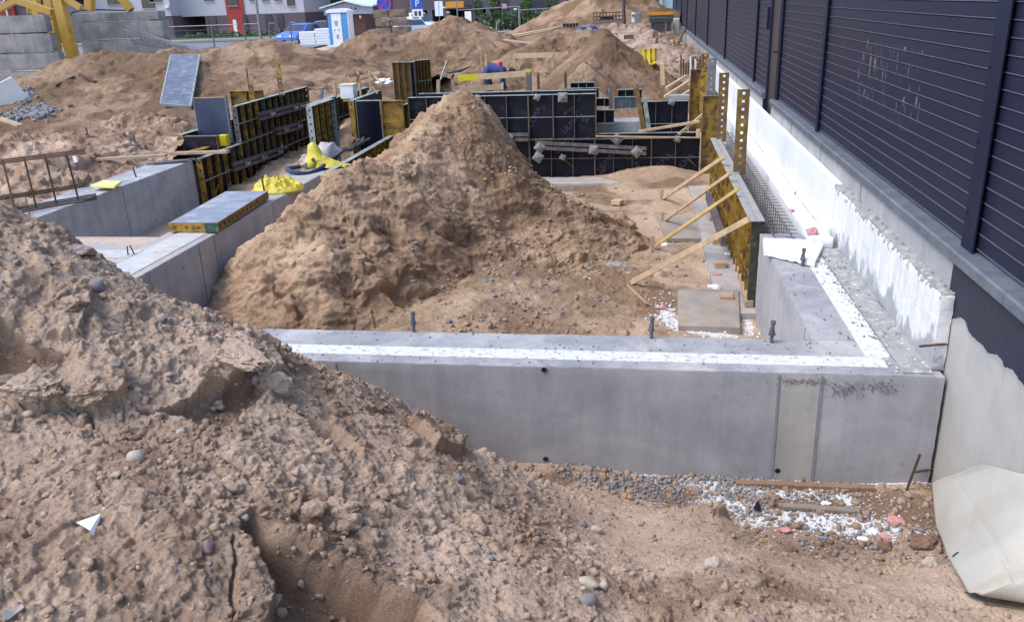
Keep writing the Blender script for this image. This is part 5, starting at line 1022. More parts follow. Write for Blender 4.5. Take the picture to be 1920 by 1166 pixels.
# lying form panel on the left wall
o_ = V(*P(319, 437, z=.01)); e_ = V(*P(411, 437, z=.01))-o_; L_ = e_.length; far = V(*P(505, 375, z=.01))-V(*P(411, 437, z=.01)); W_ = far.length
panel('form panel lying flat across the left wall, grey face up with yellow and green rim', tuple(o_+V(0, 0, .115)), tuple(e_), (0, 0, -1), L_, W_, .3, (), M['yel2'], M['yel2'], M['edge'], facem=M['plytop'], up=tuple(far), dep=.1)
bb = G(); holes_plate(bb, o_+V(0, -.004, .012), e_.normalized(), (0, 0, 1), L_*.74, .1, .006, .11, .04, (0, 1, 0)); lp = bpy.data.objects[[o.name for o in bpy.data.objects if o.get('label', '').startswith('form panel lying flat')][0]]; mk('rim_plate', bb, M['yel'], lp)
mk('painted_corner', G().obox(o_+e_*.88+V(0, -.004, .06), e_*.12, (0, .004, 0), (0, 0, .052)), M['green'], lp)
# yellow sheet crumpled on the wall, yellow bag, blue hose
def cloth(name, lb, cat, c, ax, ay, hz, m, seed, n=46, fold=5):
    g = G(); vs = []
    for j in range(n+1):
        for i in range(n+1):
            u, v = i/n*2-1, j/n*2-1; th = math.atan2(v, u); r = max(abs(u), abs(v)); R = r*(1+.22*mnoise.noise(V(math.cos(th)*1.4+seed, math.sin(th)*1.4, 0)))
            L_ = math.hypot(u, v) or 1; uu, vv = u/L_*R, v/L_*R
            q = V(uu*fold*.6, vv*fold, seed); h = (1-r**3)*hz*(.45+.75*abs(mnoise.noise(q*.55)))+hz*.5*abs(mnoise.fractal(q*.8, 1, 2, 4))*(1-r**6); h = h*.55+hz*.55*(1-abs(mnoise.noise(q*1.1+V(3, 1, 0)))*2.2)*(1-r**4); vs.append((c[0]+uu*ax+.12*ax*mnoise.noise(q+V(9, 0, 0)), c[1]+vv*ay, c[2]+max(h, 0)))
    g.add(vs, [(j*(n+1)+i, j*(n+1)+i+1, (j+1)*(n+1)+i+1, (j+1)*(n+1)+i) for j in range(n) for i in range(n)]); o = single(name, g, m, lb, cat, smooth=True); s = o.modifiers.new('thickness', 'SOLIDIFY'); s.thickness = .004; return o
M['ysheet'] = mat('yellow_sheeting', (.62, .52, .05), (.52, .42, .03), 5, .45, bs=30, bstr=.3)
c = P(523, 353, z=.02); cloth('yellow_sheet', 'crumpled yellow plastic sheet lying on the left wall behind the form panel', 'sheet', (c[0], c[1], .01), .33, .35, .17, M['ysheet'], 2)
c = P(600, 312, z=.0); g = G(); prof = [(.20, 0), (.24, .05), (.22, .14), (.15, .22), (.12, .30), (.09, .38), (.035, .44)]; g.rev(prof, (0, 0, 0), 28)
nv_ = []
for p in g.v:
    q = V(*p); k = 1+.3*mnoise.noise(q*5+V(4, 0, 0)); nv_.append((c[0]+q.x*k*.8-.10*max(0, q.z-.15)-.05, c[1]+q.y*k*.7, max(.0, .82*q.z*(1+.1*mnoise.noise(q*6)))))
g.v = nv_; t = thing('yellow_bag', 'yellow plastic bag standing up with a pointed torn top near the left forms', 'bag', (c[0], c[1], 0)); mk('bag_body', g, M['ysheet'], t, True)
g = G(); n = 26; vs = []
for j in range(n+1):
    for i in range(n+1):
        u, v = i/n, j/n*2-1; h = .17*(1-u)*(1-abs(v)**2)*(1+.35*mnoise.noise(V(u*4, v*3, 5)))+.01; vs.append((c[0]+.02+u*.42, c[1]+v*(.22-.1*u)+.05*mnoise.noise(V(u*3, v*2, 8)), max(.005, h)))
g.add(vs, [(j*(n+1)+i, j*(n+1)+i+1, (j+1)*(n+1)+i+1, (j+1)*(n+1)+i) for j in range(n) for i in range(n)]); mk('bag_skirt', g, M['ysheet'], t, True)
mk('oval_mark', G().tube([(c[0]-.02, c[1]-.185, .13), (c[0]-.02, c[1]-.20, .135)], .03, 14), flat('dark_print', (.05, .03, .01), .6), t)
c = P(572, 320, z=.0); pts = [(c[0]+.26*math.cos(a)*(1+.1*math.sin(3*a)), c[1]+.35*math.sin(a), .04+.03*math.sin(2*a)) for a in np.linspace(2.3, 6.6, 24)]; single('blue_hose', G().tube(pts, .032, 8), flat('dark_blue_rubber', (.02, .035, .09), .5), 'dark blue hose curled on the wall before the yellow bag', 'hose', smooth=True)
single('rubble_bag', G().add(*(lambda c_: ([(c_[0]+p[0]*.22*(1+.3*mnoise.noise(Vector(p)*2)), c_[1]+p[1]*.3, max(0, p[2]*.22*(1+.3*mnoise.noise(Vector(p)*2)))) for p in ICO[2][0]], ICO[2][1]))(P(612, 292, z=0))), mat('dusty_white_sack', (.5, .48, .46), (.36, .34, .32), 5, .9, bs=20, bstr=.6), 'dusty whitish sack lying behind the yellow bag', 'sack', smooth=True)
for i in range(9):
    a = P(628+i*6, 293-i*3.2, z=.03); b = (a[0]+random.uniform(-.1, .35), a[1]+random.uniform(.2, .7), .03+random.uniform(0, .06)); single('steel_bar', G().bar(a, b, .03, .03), M['waler'], 'dark steel strip in the clutter on the wall behind the yellow bag', 'bar', 'steel strips behind the yellow bag')
for i, (u, v, s, lb) in enumerate([(583, 300, .14, 'grey-brown lump of concrete rubble left of the yellow bag'), (577, 310, .09, 'small grey lump of rubble before the yellow bag')]): lump('rubble_lump', P(u, v, z=.03), s, M['conc_dirty'], lb, 'rubble', 70+i, 1.2, 1, .7, .15)
single('plank', G().bar(P(425, 372, z=-.74), P(560, 312, z=-.74), .12, .05), M['wood2'], 'long dirty plank at the foot of the lower left panels', 'plank', bev=.004)
# ------------------------------------------------------------------ behind the pit
def ux(u, y): return P(u, 40, y=y)[0]
def vz(u, v, y): return P(u, v, y=y)[2]
ZG = -.93
def pc(name, c, r=.8): return flat(name, c, r)
B = dict(pale=pc('pale_render', (.50, .46, .50)), brown=pc('brown_cladding', (.115, .085, .095)), red=pc('red_render', (.33, .045, .035)), orange=pc('orange_cladding', (.62, .25, .02)), dark=pc('dark_cladding', (.085, .07, .085)), blue=pc('blue_grey_cladding', (.05, .05, .085)),
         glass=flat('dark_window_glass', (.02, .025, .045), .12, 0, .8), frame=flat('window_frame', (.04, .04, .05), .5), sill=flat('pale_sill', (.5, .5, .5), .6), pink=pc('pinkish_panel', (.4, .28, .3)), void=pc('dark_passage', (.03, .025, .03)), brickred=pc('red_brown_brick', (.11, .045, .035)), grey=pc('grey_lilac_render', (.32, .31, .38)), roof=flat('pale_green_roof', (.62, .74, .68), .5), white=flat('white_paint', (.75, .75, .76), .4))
def win(t, y, u0, v0, u1, v1, mull=1, sill=True):
    a, b = P(u0, v1, y=y), P(u1, v0, y=y); x0, x1 = a[0], b[0]; z0, z1 = min(a[2], b[2]), max(a[2], b[2])
    f = G(); w = .07
    f.box((x0, y-.06, z0), (x1, y+.02, z0+w)).box((x0, y-.06, z1-w), (x1, y+.02, z1)).box((x0, y-.06, z0+w), (x0+w, y+.02, z1-w)).box((x1-w, y-.06, z0+w), (x1, y+.02, z1-w))
    for k in range(1, mull): xm = x0+(x1-x0)*k/mull; f.box((xm-.03, y-.055, z0+w), (xm+.03, y+.02, z1-w))
    fo = mk('window', f, B['frame'], t); mk('pane', G().box((x0+w, y-.03, z0+w), (x1-w, y-.02, z1-w)), B['glass'], fo)
    if sill: mk('sill', G().box((x0-.05, y-.16, z0-.06), (x1+.05, y-.061, z0)), B['sill'], fo)
YB = 108.
# pale block with brown ground floor
t = thing('apartment_building', 'long pale grey apartment block with brown ground floor and a red stair strip', 'building', (ux(250, YB), YB, ZG))
xs0, xs1, xr0, xr1, xe = ux(-260, YB), ux(342, YB), ux(428, YB), ux(461, YB), ux(573, YB)
zb_ = 1.72
mk('upper_wall', G().box((xs0, YB-2.5, 1.9), (xs1, YB+12, 14)), B['pale'], t); mk('upper_wall', G().box((xs1, YB, zb_), (xr0, YB+12, 14)), B['pale'], t); mk('upper_wall', G().box((xr1, YB, zb_), (xe, YB+12, 14)), B['pale'], t)
mk('stair_strip', G().box((xr0, YB-.15, ZG), (xr1, YB+12, 14)), B['red'], t)
mk('ground_floor', G().box((xs0, YB-2.4, ZG), (ux(300, YB), YB+12, 1.9)), B['pale'], t)
mk('ground_floor', G().box((ux(300, YB), YB-2.4, ZG), (xs1, YB+10, 1.899)), B['brown'], t); mk('ground_floor', G().box((ux(385, YB), YB+.02, ZG), (xr0, YB+10, zb_)), B['brown'], t); mk('ground_floor', G().box((xr1, YB+.02, ZG), (xe, YB+10, zb_)), B['brown'], t)
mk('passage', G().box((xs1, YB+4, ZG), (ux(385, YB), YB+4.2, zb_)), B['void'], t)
for (u0, v0, u1, v1, m_) in [(203, -20, 226, 10, 2), (268, -20, 285, 17, 1), (282, -20, 300, 5, 1), (137, -20, 160, 14, 1), (60, -20, 82, 5, 1)]: win(t, YB-2.52, u0, v0, u1, v1, m_)
for (u0, v0, u1, v1) in [(383, -25, 397, 3), (468, -25, 476, 3), (491, -25, 501, 3), (515, -25, 525, 3), (539, -25, 549, 12), (394, 31, 404, 65), (500, 28, 509, 55), (522, 27, 530, 52)]: win(t, YB-.02, u0, v0, u1, v1, 1, v1 < 20)
win(t, YB-.17, 425.5+2, -15, 443, 12, 2)
a = P(436, 38, y=YB-.2); mk('entrance_door', G().box((a[0], YB-.2, ZG+.1), (a[0]+.45, YB-.16, a[2])), B['white'], t); a = P(454, 33, y=YB-.2); mk('entrance_door', G().box((a[0], YB-.2, ZG), (a[0]+.55, YB-.16, a[2])), B['frame'], t)
mk('wall_lamp', G().box((ux(336, YB)-.1, YB-2.9, 1.95+.9), (ux(342, YB), YB-2.5, 3.15)), B['white'], t)
t = thing('apartment_building', 'dark cladded apartment block with red balcony wall at the far left edge', 'building', (ux(-60, YB-9), YB-9, ZG)); mk('wall', G().box((ux(-300, YB-9), YB-9, ZG), (ux(62, YB-9), YB-2.6, 14)), B['dark'], t); mk('balcony_wall', G().box((ux(-8, YB-9), YB-9.3, 0), (ux(34, YB-9), YB-9.0, 9)), B['red'], t)
mk('canopy', G().box((ux(-80, YB-9), YB-10.4, vz(20, 7, YB-9)), (ux(30, YB-9), YB-9.3, vz(20, 3, YB-9))), B['grey'], t); win(t, YB-9.02, 36, -15, 52, 14, 1, False)
mk('downpipe', G().tube([(ux(21, YB-9), YB-9.4, 0), (ux(21, YB-9), YB-9.4, 9)], .12), B['white'], t)
# orange banded building
YC = 118.
t = thing('apartment_building', 'dark apartment block with long window bands and bright orange ground band', 'building', (ux(620, YC), YC, ZG)); mk('wall', G().box((ux(573, YC), YC, ZG), (ux(760, YC), YC+14, 14)), B['blue'], t)
mk('orange_band', G().box((ux(573, YC), YC-.25, vz(600, 31, YC)), (ux(627, YC), YC-.02, vz(600, 13, YC))), B['orange'], t)
for i in range(4): win(t, YC-.03, 575+i*18, -20, 591+i*18, 11, 2, False)
for i in range(4): win(t, YC-.03, 668+i*18, -20, 684+i*18, 2, 2, False)
YD = 112.
t = thing('apartment_building', 'brown-grey apartment block with an orange balcony front and open garages', 'building', (ux(840, YD), YD, ZG)); mk('wall', G().box((ux(765, YD), YD, vz(800, 20, YD)), (ux(1065, YD), YD+14, 14)), B['dark'], t)
mk('stepped_wall', G().box((ux(735, YD), YD+1, ZG), (ux(766, YD), YD+14, 14)), B['brown'], t)
mk('balcony_front', G().box((ux(841, YD), YD-1.1, vz(860, 15, YD)), (ux(874, YD), YD-.9, vz(860, 3, YD))), B['orange'], t); mk('balcony_slab', G().box((ux(838, YD), YD-1.2, vz(860, 17, YD)), (ux(893, YD), YD, vz(860, 15.2, YD))), B['frame'], t)
for u in (765, 802, 833, 882, 912): mk('garage_pier', G().box((ux(u, YD), YD, ZG), (ux(u+9, YD), YD+8, vz(800, 20, YD)-.002)), B['brown'], t)
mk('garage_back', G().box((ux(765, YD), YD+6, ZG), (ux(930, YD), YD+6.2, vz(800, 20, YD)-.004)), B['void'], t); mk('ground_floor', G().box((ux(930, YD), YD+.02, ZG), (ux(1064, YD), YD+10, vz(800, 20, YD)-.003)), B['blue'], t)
win(t, YD-.02, 876, -15, 886, 12, 1, False); win(t, YD-.02, 937, -15, 952, 8, 2, False); win(t, YD-.02, 1000, -15, 1022, 16, 3, False)
mk('pink_panel', G().box((ux(934, YD), YD-.3, vz(940, 17, YD)), (ux(952, YD), YD-.02, vz(940, 8, YD))), B['pink'], t)
for (u, v) in ((833, 15), (840, 24), (966, 18)): a = P(u, v, y=YD-.3); mk('wall_lamp', G().box((a[0]-.18, YD-.3, a[2]-.08), (a[0]+.18, YD-.02, a[2]+.1)), B['white'], t)
YE = 92.
t = thing('hall', 'plain dark blue hall wall behind the highest sand pile', 'building', (ux(1240, YE), YE, ZG)); mk('wall', G().box((ux(1062, YE+20), YE+20, ZG), (ux(1330, YE), YE+30, 14)), B['blue'], t); mk('corner_column', G().box((ux(1236, YE), YE, ZG), (ux(1242, YE), YE+2, 14)), B['grey'], t); mk('glazed_bay', G().box((ux(1243, YE), YE+.3, ZG), (ux(1262, YE), YE+2, 14)), flat('pale_glass', (.25, .36, .4), .15), t)
mk('parapet_line', G().box((ux(1200, YE+19), YE+19.9, 2.3), (ux(1240, YE+19), YE+19.98, 2.4)), B['grey'], t)
# small gabled building
YS = 66.
t = thing('utility_building', 'small flat-gabled hut with pale green metal roof, lilac gable and red-brown walls', 'building', (ux(650, YS), YS, -.3))
x0, x1, x2 = ux(609, YS), ux(684, YS), ux(752, YS+8); ze = vz(612, 17, YS); zt = vz(648, 6, YS); zw = vz(650, 28, YS)
mk('gable', G().prism([(x0, YS, zw), (x1, YS, zw), (x1, YS, vz(684, 12.5, YS)), ((x0*.45+x1*.55), YS, zt), (x0, YS, ze)], (0, .3, 0)), B['grey'], t)
mk('fascia', G().box((x1, YS-.02, zw), (x2, YS+.25, vz(684, 12.5, YS))), B['grey'], t)
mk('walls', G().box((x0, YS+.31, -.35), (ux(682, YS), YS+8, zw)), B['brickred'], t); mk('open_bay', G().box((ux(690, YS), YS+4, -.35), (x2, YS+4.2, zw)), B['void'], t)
mk('roof', G().prism([(x0-.25, YS-.25, ze), ((x0*.45+x1*.55), YS-.25, zt+.10), (x1+.05, YS-.25, vz(684, 12, YS)), (x2+.1, YS-.25, vz(752, 10, YS)-.04), (x2-.3, YS+6, vz(752, 10, YS)+.3), ((x0*.45+x1*.55)+.6, YS+6, zt+.5)], (0, 0, .09)), B['roof'], t)
mk('notice', G().box((ux(672, YS), YS+.27, vz(672, 35, YS)), (ux(676, YS), YS+.305, vz(672, 30, YS))), B['white'], t)
for u in (658, 667): mk('vent', G().box((ux(u, YS), YS-.03, vz(u, 18.5, YS)), (ux(u+4, YS), YS-.001, vz(u, 15, YS))), B['frame'], t)
# toilet cabin
def toilet():
    y = 56.; x0, x1 = ux(613.5, y), ux(652, y); z0 = -.22; zt = vz(633, 24, y); t = thing('portable_toilet', 'blue and white portable toilet cabin with rounded roof', 'toilet cabin', ((x0+x1)/2, y+.6, z0)); w = x1-x0
    Bl, Wh = flat('blue_plastic', (.06, .26, .55), .4), flat('white_cabin_plastic', (.72, .72, .74), .4)
    mk('cabin_wall', G().box((x0+.03, y+.03, z0), (x1-.03, y+1.1, zt)), Bl, t, bev=.02); mk('base', G().box((x0-.03, y-.03, z0-.02), (x1+.03, y+1.15, z0+.10)), Wh, t, bev=.02)
    mk('side_panel', G().box((x1-.032, y+.02, z0+.1), (x1+.02, y+1.05, zt)), Wh, t)
    d = mk('door', G().box((x0+w*.2, y-.01, z0+.11), (x0+w*.68, y+.029, zt-.08)), Wh, t, bev=.01)
    for a in (.32, .52): mk('handle', G().tube([(x0+w*a+.02, y-.03, z0+1.05), (x0+w*a+.02, y-.005, z0+1.05)], .045, 10), B['frame'], d)
    g = G()
    for k, zz in enumerate((1.38, 1.55)):
        for s in (-1, 1): g.tube([V(x0+w*.43+s*.05+.045*math.cos(a), y-.014, z0+zz+.07*math.sin(a)) for a in np.linspace(0, 2*PI, 13)], .012, 5)
    mk('symbol', g, flat('dark_blue_print', (.03, .04, .15), .5), d); mk('notice', G().box((x0+w*.38, y-.014, z0+.48), (x0+w*.50, y-.0105, z0+.76)), B['grey'], d)
    pts = [(x0-.03+(w+.06)*(.5-.5*math.cos(a)), y-.06, zt-.02+.26*math.sin(a)**.55) for a in np.linspace(0.001, PI-.001, 18)]; mk('roof', G().prism(pts[::-1], (0, 1.24, 0)), Wh, t)
    mk('mirror_band', G().box((x0+w*.70, y+.0, z0+.11), (x1-.045, y+.029, zt-.05)), Bl, t)
toilet()
# foam stack and blue car
ye = 57.
for r in range(7):
    for c, (u0, u1) in enumerate(((558, 588), (587.5, 616))):
        dz = .165; z0 = -.22+r*dz; j = random.uniform(-.05, .05)
        if r == 6 and c == 0: continue
        single('foam_pack', G().box((ux(u0, ye)+j, ye, z0), (ux(u1, ye)+j-.04, ye+.9, z0+dz-.012)), M['eps'], 'white foam board pack in the stack beside the toilet cabin', 'foam pack', 'stacked foam packs beside the toilet cabin', bev=.015)
M['tyre'] = flat('tyre_rubber', (.015, .015, .016), .8); M['lampglass'] = flat('headlamp_glass', (.7, .7, .7), .15); M['tail'] = flat('tail_lamp', (.4, .02, .02), .2); M['rim'] = flat('wheel_rim', (.3, .3, .32), .35, .7)
def car(label, x, y, z, rz, col, L=4.3, W=1.78, H=1.45, van=False, cat='car'):
    t = thing('parked_car', label, cat, (x, y, z)); R = Matrix.Translation((x, y, z)) @ Matrix.Rotation(rz, 4, 'Z'); m = flat('car_paint', col, .25); 
    h = L/2
    if van: low = [(-h, .35), (-h, 1.0), (-h+.05, H*.55), (h-1.15, H*.55), (h-.25, H*.47), (h, .7), (h, .35)]; cab = [(-h+.08, H*.55), (-h+.15, H), (h-1.9, H), (h-1.1, H*.55)]
    else: low = [(-h, .35), (-h+.03, .8), (-h+.2, .92), (h-1.2, .92), (h-.25, .78), (h, .6), (h, .35)]; cab = [(-h+.45, .92), (-h+.9, H-.03), (-h+1.4, H), (h-2.0, H-.03), (h-1.15, .92)]
    g = G()
    def sec(pr, w0, w1):
        n = len(pr); vs = []
        for s, inset in ((-1, 0), (1, 0)):
            for (a, b) in pr: k = w0 if b <= min(p[1] for p in pr)+.01 or pr is low else w1; vs.append((a, s*k, b))
        g.add(vs, [tuple(range(n)), tuple(range(2*n-1, n-1, -1))]+[(i, n+i, n+(i+1) % n, (i+1) % n) for i in range(n)])
    sec(low, W/2, W/2); sec(cab, W/2-.04, W/2-.2); g.xf(R); b = mk('body', g, m, t, bev=.05)
    q = G(); zc0, zc1 = cab[0][1]+.04, H-.1
    for s in (-1, 1):
        q = G(); a0, a1 = cab[0][0]+.25, cab[-1][0]-.25; b0, b1 = cab[1][0]+.12, cab[-2][0]-.08
        if van: a0, b0 = cab[-1][0]-1.1, cab[-2][0]-.75
        k0, k1 = W/2-.045, W/2-.185; q.add([(a0, s*(k0+.01), zc0), (a1, s*(k0+.01), zc0), (b1, s*(k1+.01), zc1), (b0, s*(k1+.01), zc1), (a0, s*(k0-.03), zc0), (a1, s*(k0-.03), zc0), (b1, s*(k1-.03), zc1), (b0, s*(k1-.03), zc1)], [(0, 1, 2, 3), (7, 6, 5, 4), (0, 4, 5, 1), (1, 5, 6, 2), (2, 6, 7, 3), (3, 7, 4, 0)]); mk('side_window', q.xf(R), B['glass'], t)
    
    for (e0, e1, nm_) in ((cab[-1], cab[-2], 'windscreen'), (cab[0], cab[1], 'rear_window')):
        s = 1 if nm_ == 'windscreen' else -1; f = lambda r: ((e0[0]+(e1[0]-e0[0])*r)+.015*s, e0[1]+(e1[1]-e0[1])*r); p0, p1 = f(.08), f(.9); k0, k1 = W/2-.14, W/2-.26
        mk(nm_, G().prism([(p0[0], -k0, p0[1]), (p0[0], k0, p0[1]), (p1[0], k1, p1[1]), (p1[0], -k1, p1[1])], (-.03*s, 0, 0)).xf(R), B['glass'], t)
    for sx in (-1, 1):
        for sy in (-1, 1):
            c = V(sx*(h-.8), sy*(W/2-.09), .32); w_ = mk('wheel', G().tube([c-V(0, .1, 0), c+V(0, .1, 0)], .32, 18).xf(R), M['tyre'], t); mk('rim', G().tube([c+V(0, sy*.1, 0), c+V(0, sy*.112, 0)], .2, 12).xf(R), M['rim'], w_)
        mk('headlight', G().box((h-.12, sx*(W/2-.42)-.16, .58), (h+.012, sx*(W/2-.42)+.16, .72)).xf(R), M['lampglass'], t); mk('tail_light', G().box((-h-.012, sx*(W/2-.25)-.14, .68), (-h+.1, sx*(W/2-.25)+.14, .82)).xf(R), M['tail'], t)
    return t
def gy_(x, y): return float(yard(np.array([float(x)]), np.array([float(y)]))[0])
def put(label, u, y, rz, col, **k): x = ux(u, y); car(label, x, y, gy_(x, y), rz, col, **k)
put('blue parked car half hidden behind the white foam stack', 562, 62, math.radians(-100), (.06, .16, .55))
put('dark parked car behind the toilet cabin', 600, 74, math.radians(178), (.03, .03, .05), H=1.6)
put('silver-blue parked car right of the concrete block stack', 776, 76, math.radians(-60), (.33, .38, .45))
put('white parked van beyond the silver-blue car', 782, 88, math.radians(-18), (.72, .72, .72), L=4.9, H=2.0, W=1.9, van=True, cat='van')
put('silver car showing its roof over the twin-peaked sand pile', 865, 62, math.radians(10), (.4, .42, .45))
put('white car far off behind the green hedge', 925, 100, math.radians(5), (.6, .6, .6))
# block stack before the van
M['block'] = mat('mossy_concrete_block', (.22, .17, .13), (.13, .10, .08), 1.5, .9, spot=(.07, .06, .05), spot_scale=2, spot_at=.56, streak=(1, 1, 2), bs=20)
yb = 50.
for r, (va, vb) in enumerate(((18.5, 34), (39, 50), (52, 66))):
    for c, (u0, u1) in enumerate(((701, 729), (729.5, 762))):
        off = (0, 2, 3)[r]; single('concrete_block', G().rbox((ux(u0+off, yb), yb, vz(730, vb, yb)), (ux(u1+off, yb)-.02, yb+.8, vz(730, va, yb)), .12, .015, 80+r*2+c, .02, 2), M['block'], ['top left', 'top right', 'middle left', 'middle right', 'bottom left', 'bottom right'][r*2+c]+' brown-stained concrete block of the stack near the parked van', 'concrete block')
single('plank', G().box((ux(703, yb), yb+.1, vz(730, 38.5, yb)), (ux(762, yb), yb+.2, vz(730, 34.5, yb))), M['wood2'], 'timber spacer between the blocks of the stack near the parked van', 'spacer')
# signs and poles
def sign(label, u, v0, v1, y, kind_):
    x = ux(u, y); z0 = gy_(x, y); zt = vz(u, v0, y); t = thing('road_sign', label, 'sign', (x, y, z0)); mk('pole', G().tube([(x, y, z0), (x, y, zt+.1)], .035, 8), M['steel'], t)
    if kind_ == 'round':
        c = V(x, y-.05, zt); r = .55; mk('disc', G().tube([c, c-V(0, .03, 0)], r, 24), flat('sign_blue', (.02, .05, .45), .4), t); g = G().tube([c-V(0, .025, 0)+V((r-.05)*math.cos(a), 0, (r-.05)*math.sin(a)) for a in np.linspace(0, 2*PI, 25)], .045, 6); g.bar(c-V(.35, .04, .35), c+V(.35, -.04, .35), .07, .02, (0, 1, 0)); mk('red_ring', g, flat('sign_red', (.5, .02, .03), .4), t); mk('plate', G().box((x-.3, y-.06, zt-1.2), (x+.3, y-.04, zt-.62)), B['white'], t)
    elif kind_ == 'P':
        mk('plate', G().box((x-.5, y-.06, zt-.45), (x+.5, y-.04, zt+.45)), flat('sign_blue', (.02, .08, .5), .4), t); cu = bpy.data.curves.new('p', 'FONT'); cu.body = 'P'; cu.size = .8; cu.extrude = .004; cu.align_x = 'CENTER'; tmp = bpy.data.objects.new('t', cu); C.objects.link(tmp); dg = bpy.context.evaluated_depsgraph_get(); me = bpy.data.meshes.new_from_object(tmp.evaluated_get(dg)); bpy.data.objects.remove(tmp); me.transform(Matrix.Translation(V(x, y-.066, zt-.28)-V(*t['_o'])) @ Matrix.Rotation(PI/2, 4, 'X')); me.materials.clear(); link('lettering', me, B['white'], t); mk('plate', G().box((x-.5, y-.06, zt-1.2), (x+.5, y-.04, zt-.5)), B['white'], t)
        mk('pictogram', G().box((x-.3, y-.066, zt-1.08), (x-.05, y-.0605, zt-.68)).box((x+.08, y-.066, zt-1.08), (x+.32, y-.0605, zt-.68)), B['frame'], t)
    else: mk('plate', G().box((x-.42, y-.06, zt-1.4), (x+.42, y-.04, zt)), B['white'], t); mk('pictogram', G().box((x-.03, y-.066, zt-1.3), (x+.03, y-.0605, zt-.1)), M['steel'], t)
sign('round blue and red no-parking sign above the concrete block stack', 723.5, 7, 60, 62, 'round'); sign('blue parking sign with a white plate under it', 784.5, 7, 60, 80, 'P'); sign('tall white rectangular sign between the parking sign and the orange balcony', 824.5, 3, 40, 88, 'w')
def pole(label, u, y, ztop, r, mm='steel', lean=0, v=None): x = ux(u, y); z0 = gy_(x, y); g = G().tube([(x, y, z0), (x+lean, y, ztop)], r, 10, r*.7); t = thing('lamp_post', label, 'pole', (x, y, z0)); mk('shaft', g, M[mm], t, True); mk('foot', G().tube([(x, y, z0), (x, y, z0+.3)], r*1.8, 10), M[mm], t)
pole('grey lamp post standing in front of the brown ground floor', 485, 70, 8, .12); pole('thin pole left of the parking sign', 773, 90, 9, .07); pole('thin lamp post before the orange balcony', 858, 92, 9, .07)
x, y = ux(1172, 40), 40.; single('crooked_post', G().tube([(x, y, .3), (x-.04, y, 1.2), (x-.14, y, 3.2)], .09, 8, .07), mat('dark_old_post', (.06, .05, .06), (.1, .09, .1), 5, .8), 'dark crooked post in front of the highest sand pile', 'post', smooth=True)
# temporary fence
M['wire'] = flat('galvanised_wire', (.22, .22, .25), .5, .6)
yf = 50.; us = [300, 395, 456, 503, 543, 590]; 
for i in range(5):
    xa, xb = ux(us[i], yf), ux(us[i+1], yf+i*.8); z0 = -.25; h = 1.75 if i else 1.75; t = thing('mesh_fence', ['mesh fence section behind the concrete blocks', 'mesh fence section left of the lamp post', 'mesh fence section behind the lamp post', 'mesh fence section right of the lamp post', 'mesh fence section next to the blue car'][i], 'mesh fence', ((xa+xb)/2, yf, z0)); g = G()
    mk('post', G().tube([(xa, yf, z0), (xa, yf, z0+h)], .045, 8), flat('fence_tube', (.10, .11, .15), .5, .3), t); mk('top_tube', G().tube([(xa, yf, z0+h), (xb, yf+.02, z0+h+.0)], .022, 6), M['wire'], t); mk('bottom_tube', G().tube([(xa, yf, z0+.12), (xb, yf, z0+.12)], .02, 6), M['wire'], t)
    for x in np.arange(xa+.1, xb, .16): g.tube([(x, yf, z0+.12), (x, yf, z0+h)], .0035, 4)
    for z in np.arange(.3, h, .3): g.tube([(xa, yf, z0+z), (xb, yf, z0+z)], .0035, 4)
    mk('mesh', g, M['wire'], t); mk('foot', G().box((xa-.3, yf-.1, z0-.02), (xa+.3, yf+.1, z0+.1)), M['block'], t, bev=.02)
yf = 64.; us = [860, 974, 1075]
for i in range(2):
    xa, xb = ux(us[i], yf), ux(us[i+1], yf); z0 = gy_(xa, yf); zt = vz(us[i], 17, yf); t = thing('mesh_fence', ['long mesh fence section before the hedge', 'long mesh fence section running behind the highest sand pile'][i], 'mesh fence', ((xa+xb)/2, yf, z0))
    mk('post', G().tube([(xb, yf, z0), (xb, yf, zt)], .07, 8), M['wire'], t); mk('top_tube', G().tube([(xa, yf, zt-.1), (xb, yf, zt)], .03, 6), M['wire'], t); g = G()
    for x in np.arange(xa, xb, .3): g.tube([(x, yf, z0+.1), (x, yf, zt-.05)], .004, 4)
    mk('mesh', g, M['wire'], t)
x = ux(878, 66); single('banner', G().box((ux(872, 60), 60, vz(878, 43, 60)), (ux(884, 60), 60.03, vz(878, 22, 60))), B['white'], 'white paper banner hanging on the far mesh fence', 'banner')
# lawns, road, hedge, young trees
M['grass'] = mat('lawn', (.07, .12, .03), (.05, .09, .02), .8, .9, fine=.35, bs=8, bd=.05); M['asphalt'] = mat('asphalt_yard', (.20, .195, .21), (.16, .155, .165), .3, .9); M['paving'] = mat('pale_paving', (.36, .34, .34), (.3, .29, .29), .5, .9); M['leaf'] = mat('hedge_leaf', (.035, .07, .014), (.06, .10, .02), 2, .7, bstr=0)
def flatp(name, pts, m, dz, kind='structure', label=None, cat=None):
    g = G(); n = 14; vs = []
    for j in range(n+1):
        for i in range(n+1):
            u, v = i/n, j/n; p = [(1-v)*((1-u)*pts[0][k]+u*pts[1][k])+v*((1-u)*pts[3][k]+u*pts[2][k]) for k in range(2)]; y = p[1]; base = -.2 if y <= 60 else (-.2-.0152*(y-60) if y < 108 else -.93); vs.append((p[0], y, base+dz))
    g.add(vs, [(j*(n+1)+i, j*(n+1)+i+1, (j+1)*(n+1)+i+1, (j+1)*(n+1)+i) for j in range(n) for i in range(n)]); o = mk(name, g, m); o['kind'] = kind; return o
flatp('road', [(-75, 52), (-20.5, 52), (-26, 107), (-75, 107)], M['asphalt'], .10); flatp('parking', [(-20, 66), (-9, 66), (-9, 110), (-24, 110)], M['asphalt'], .10)
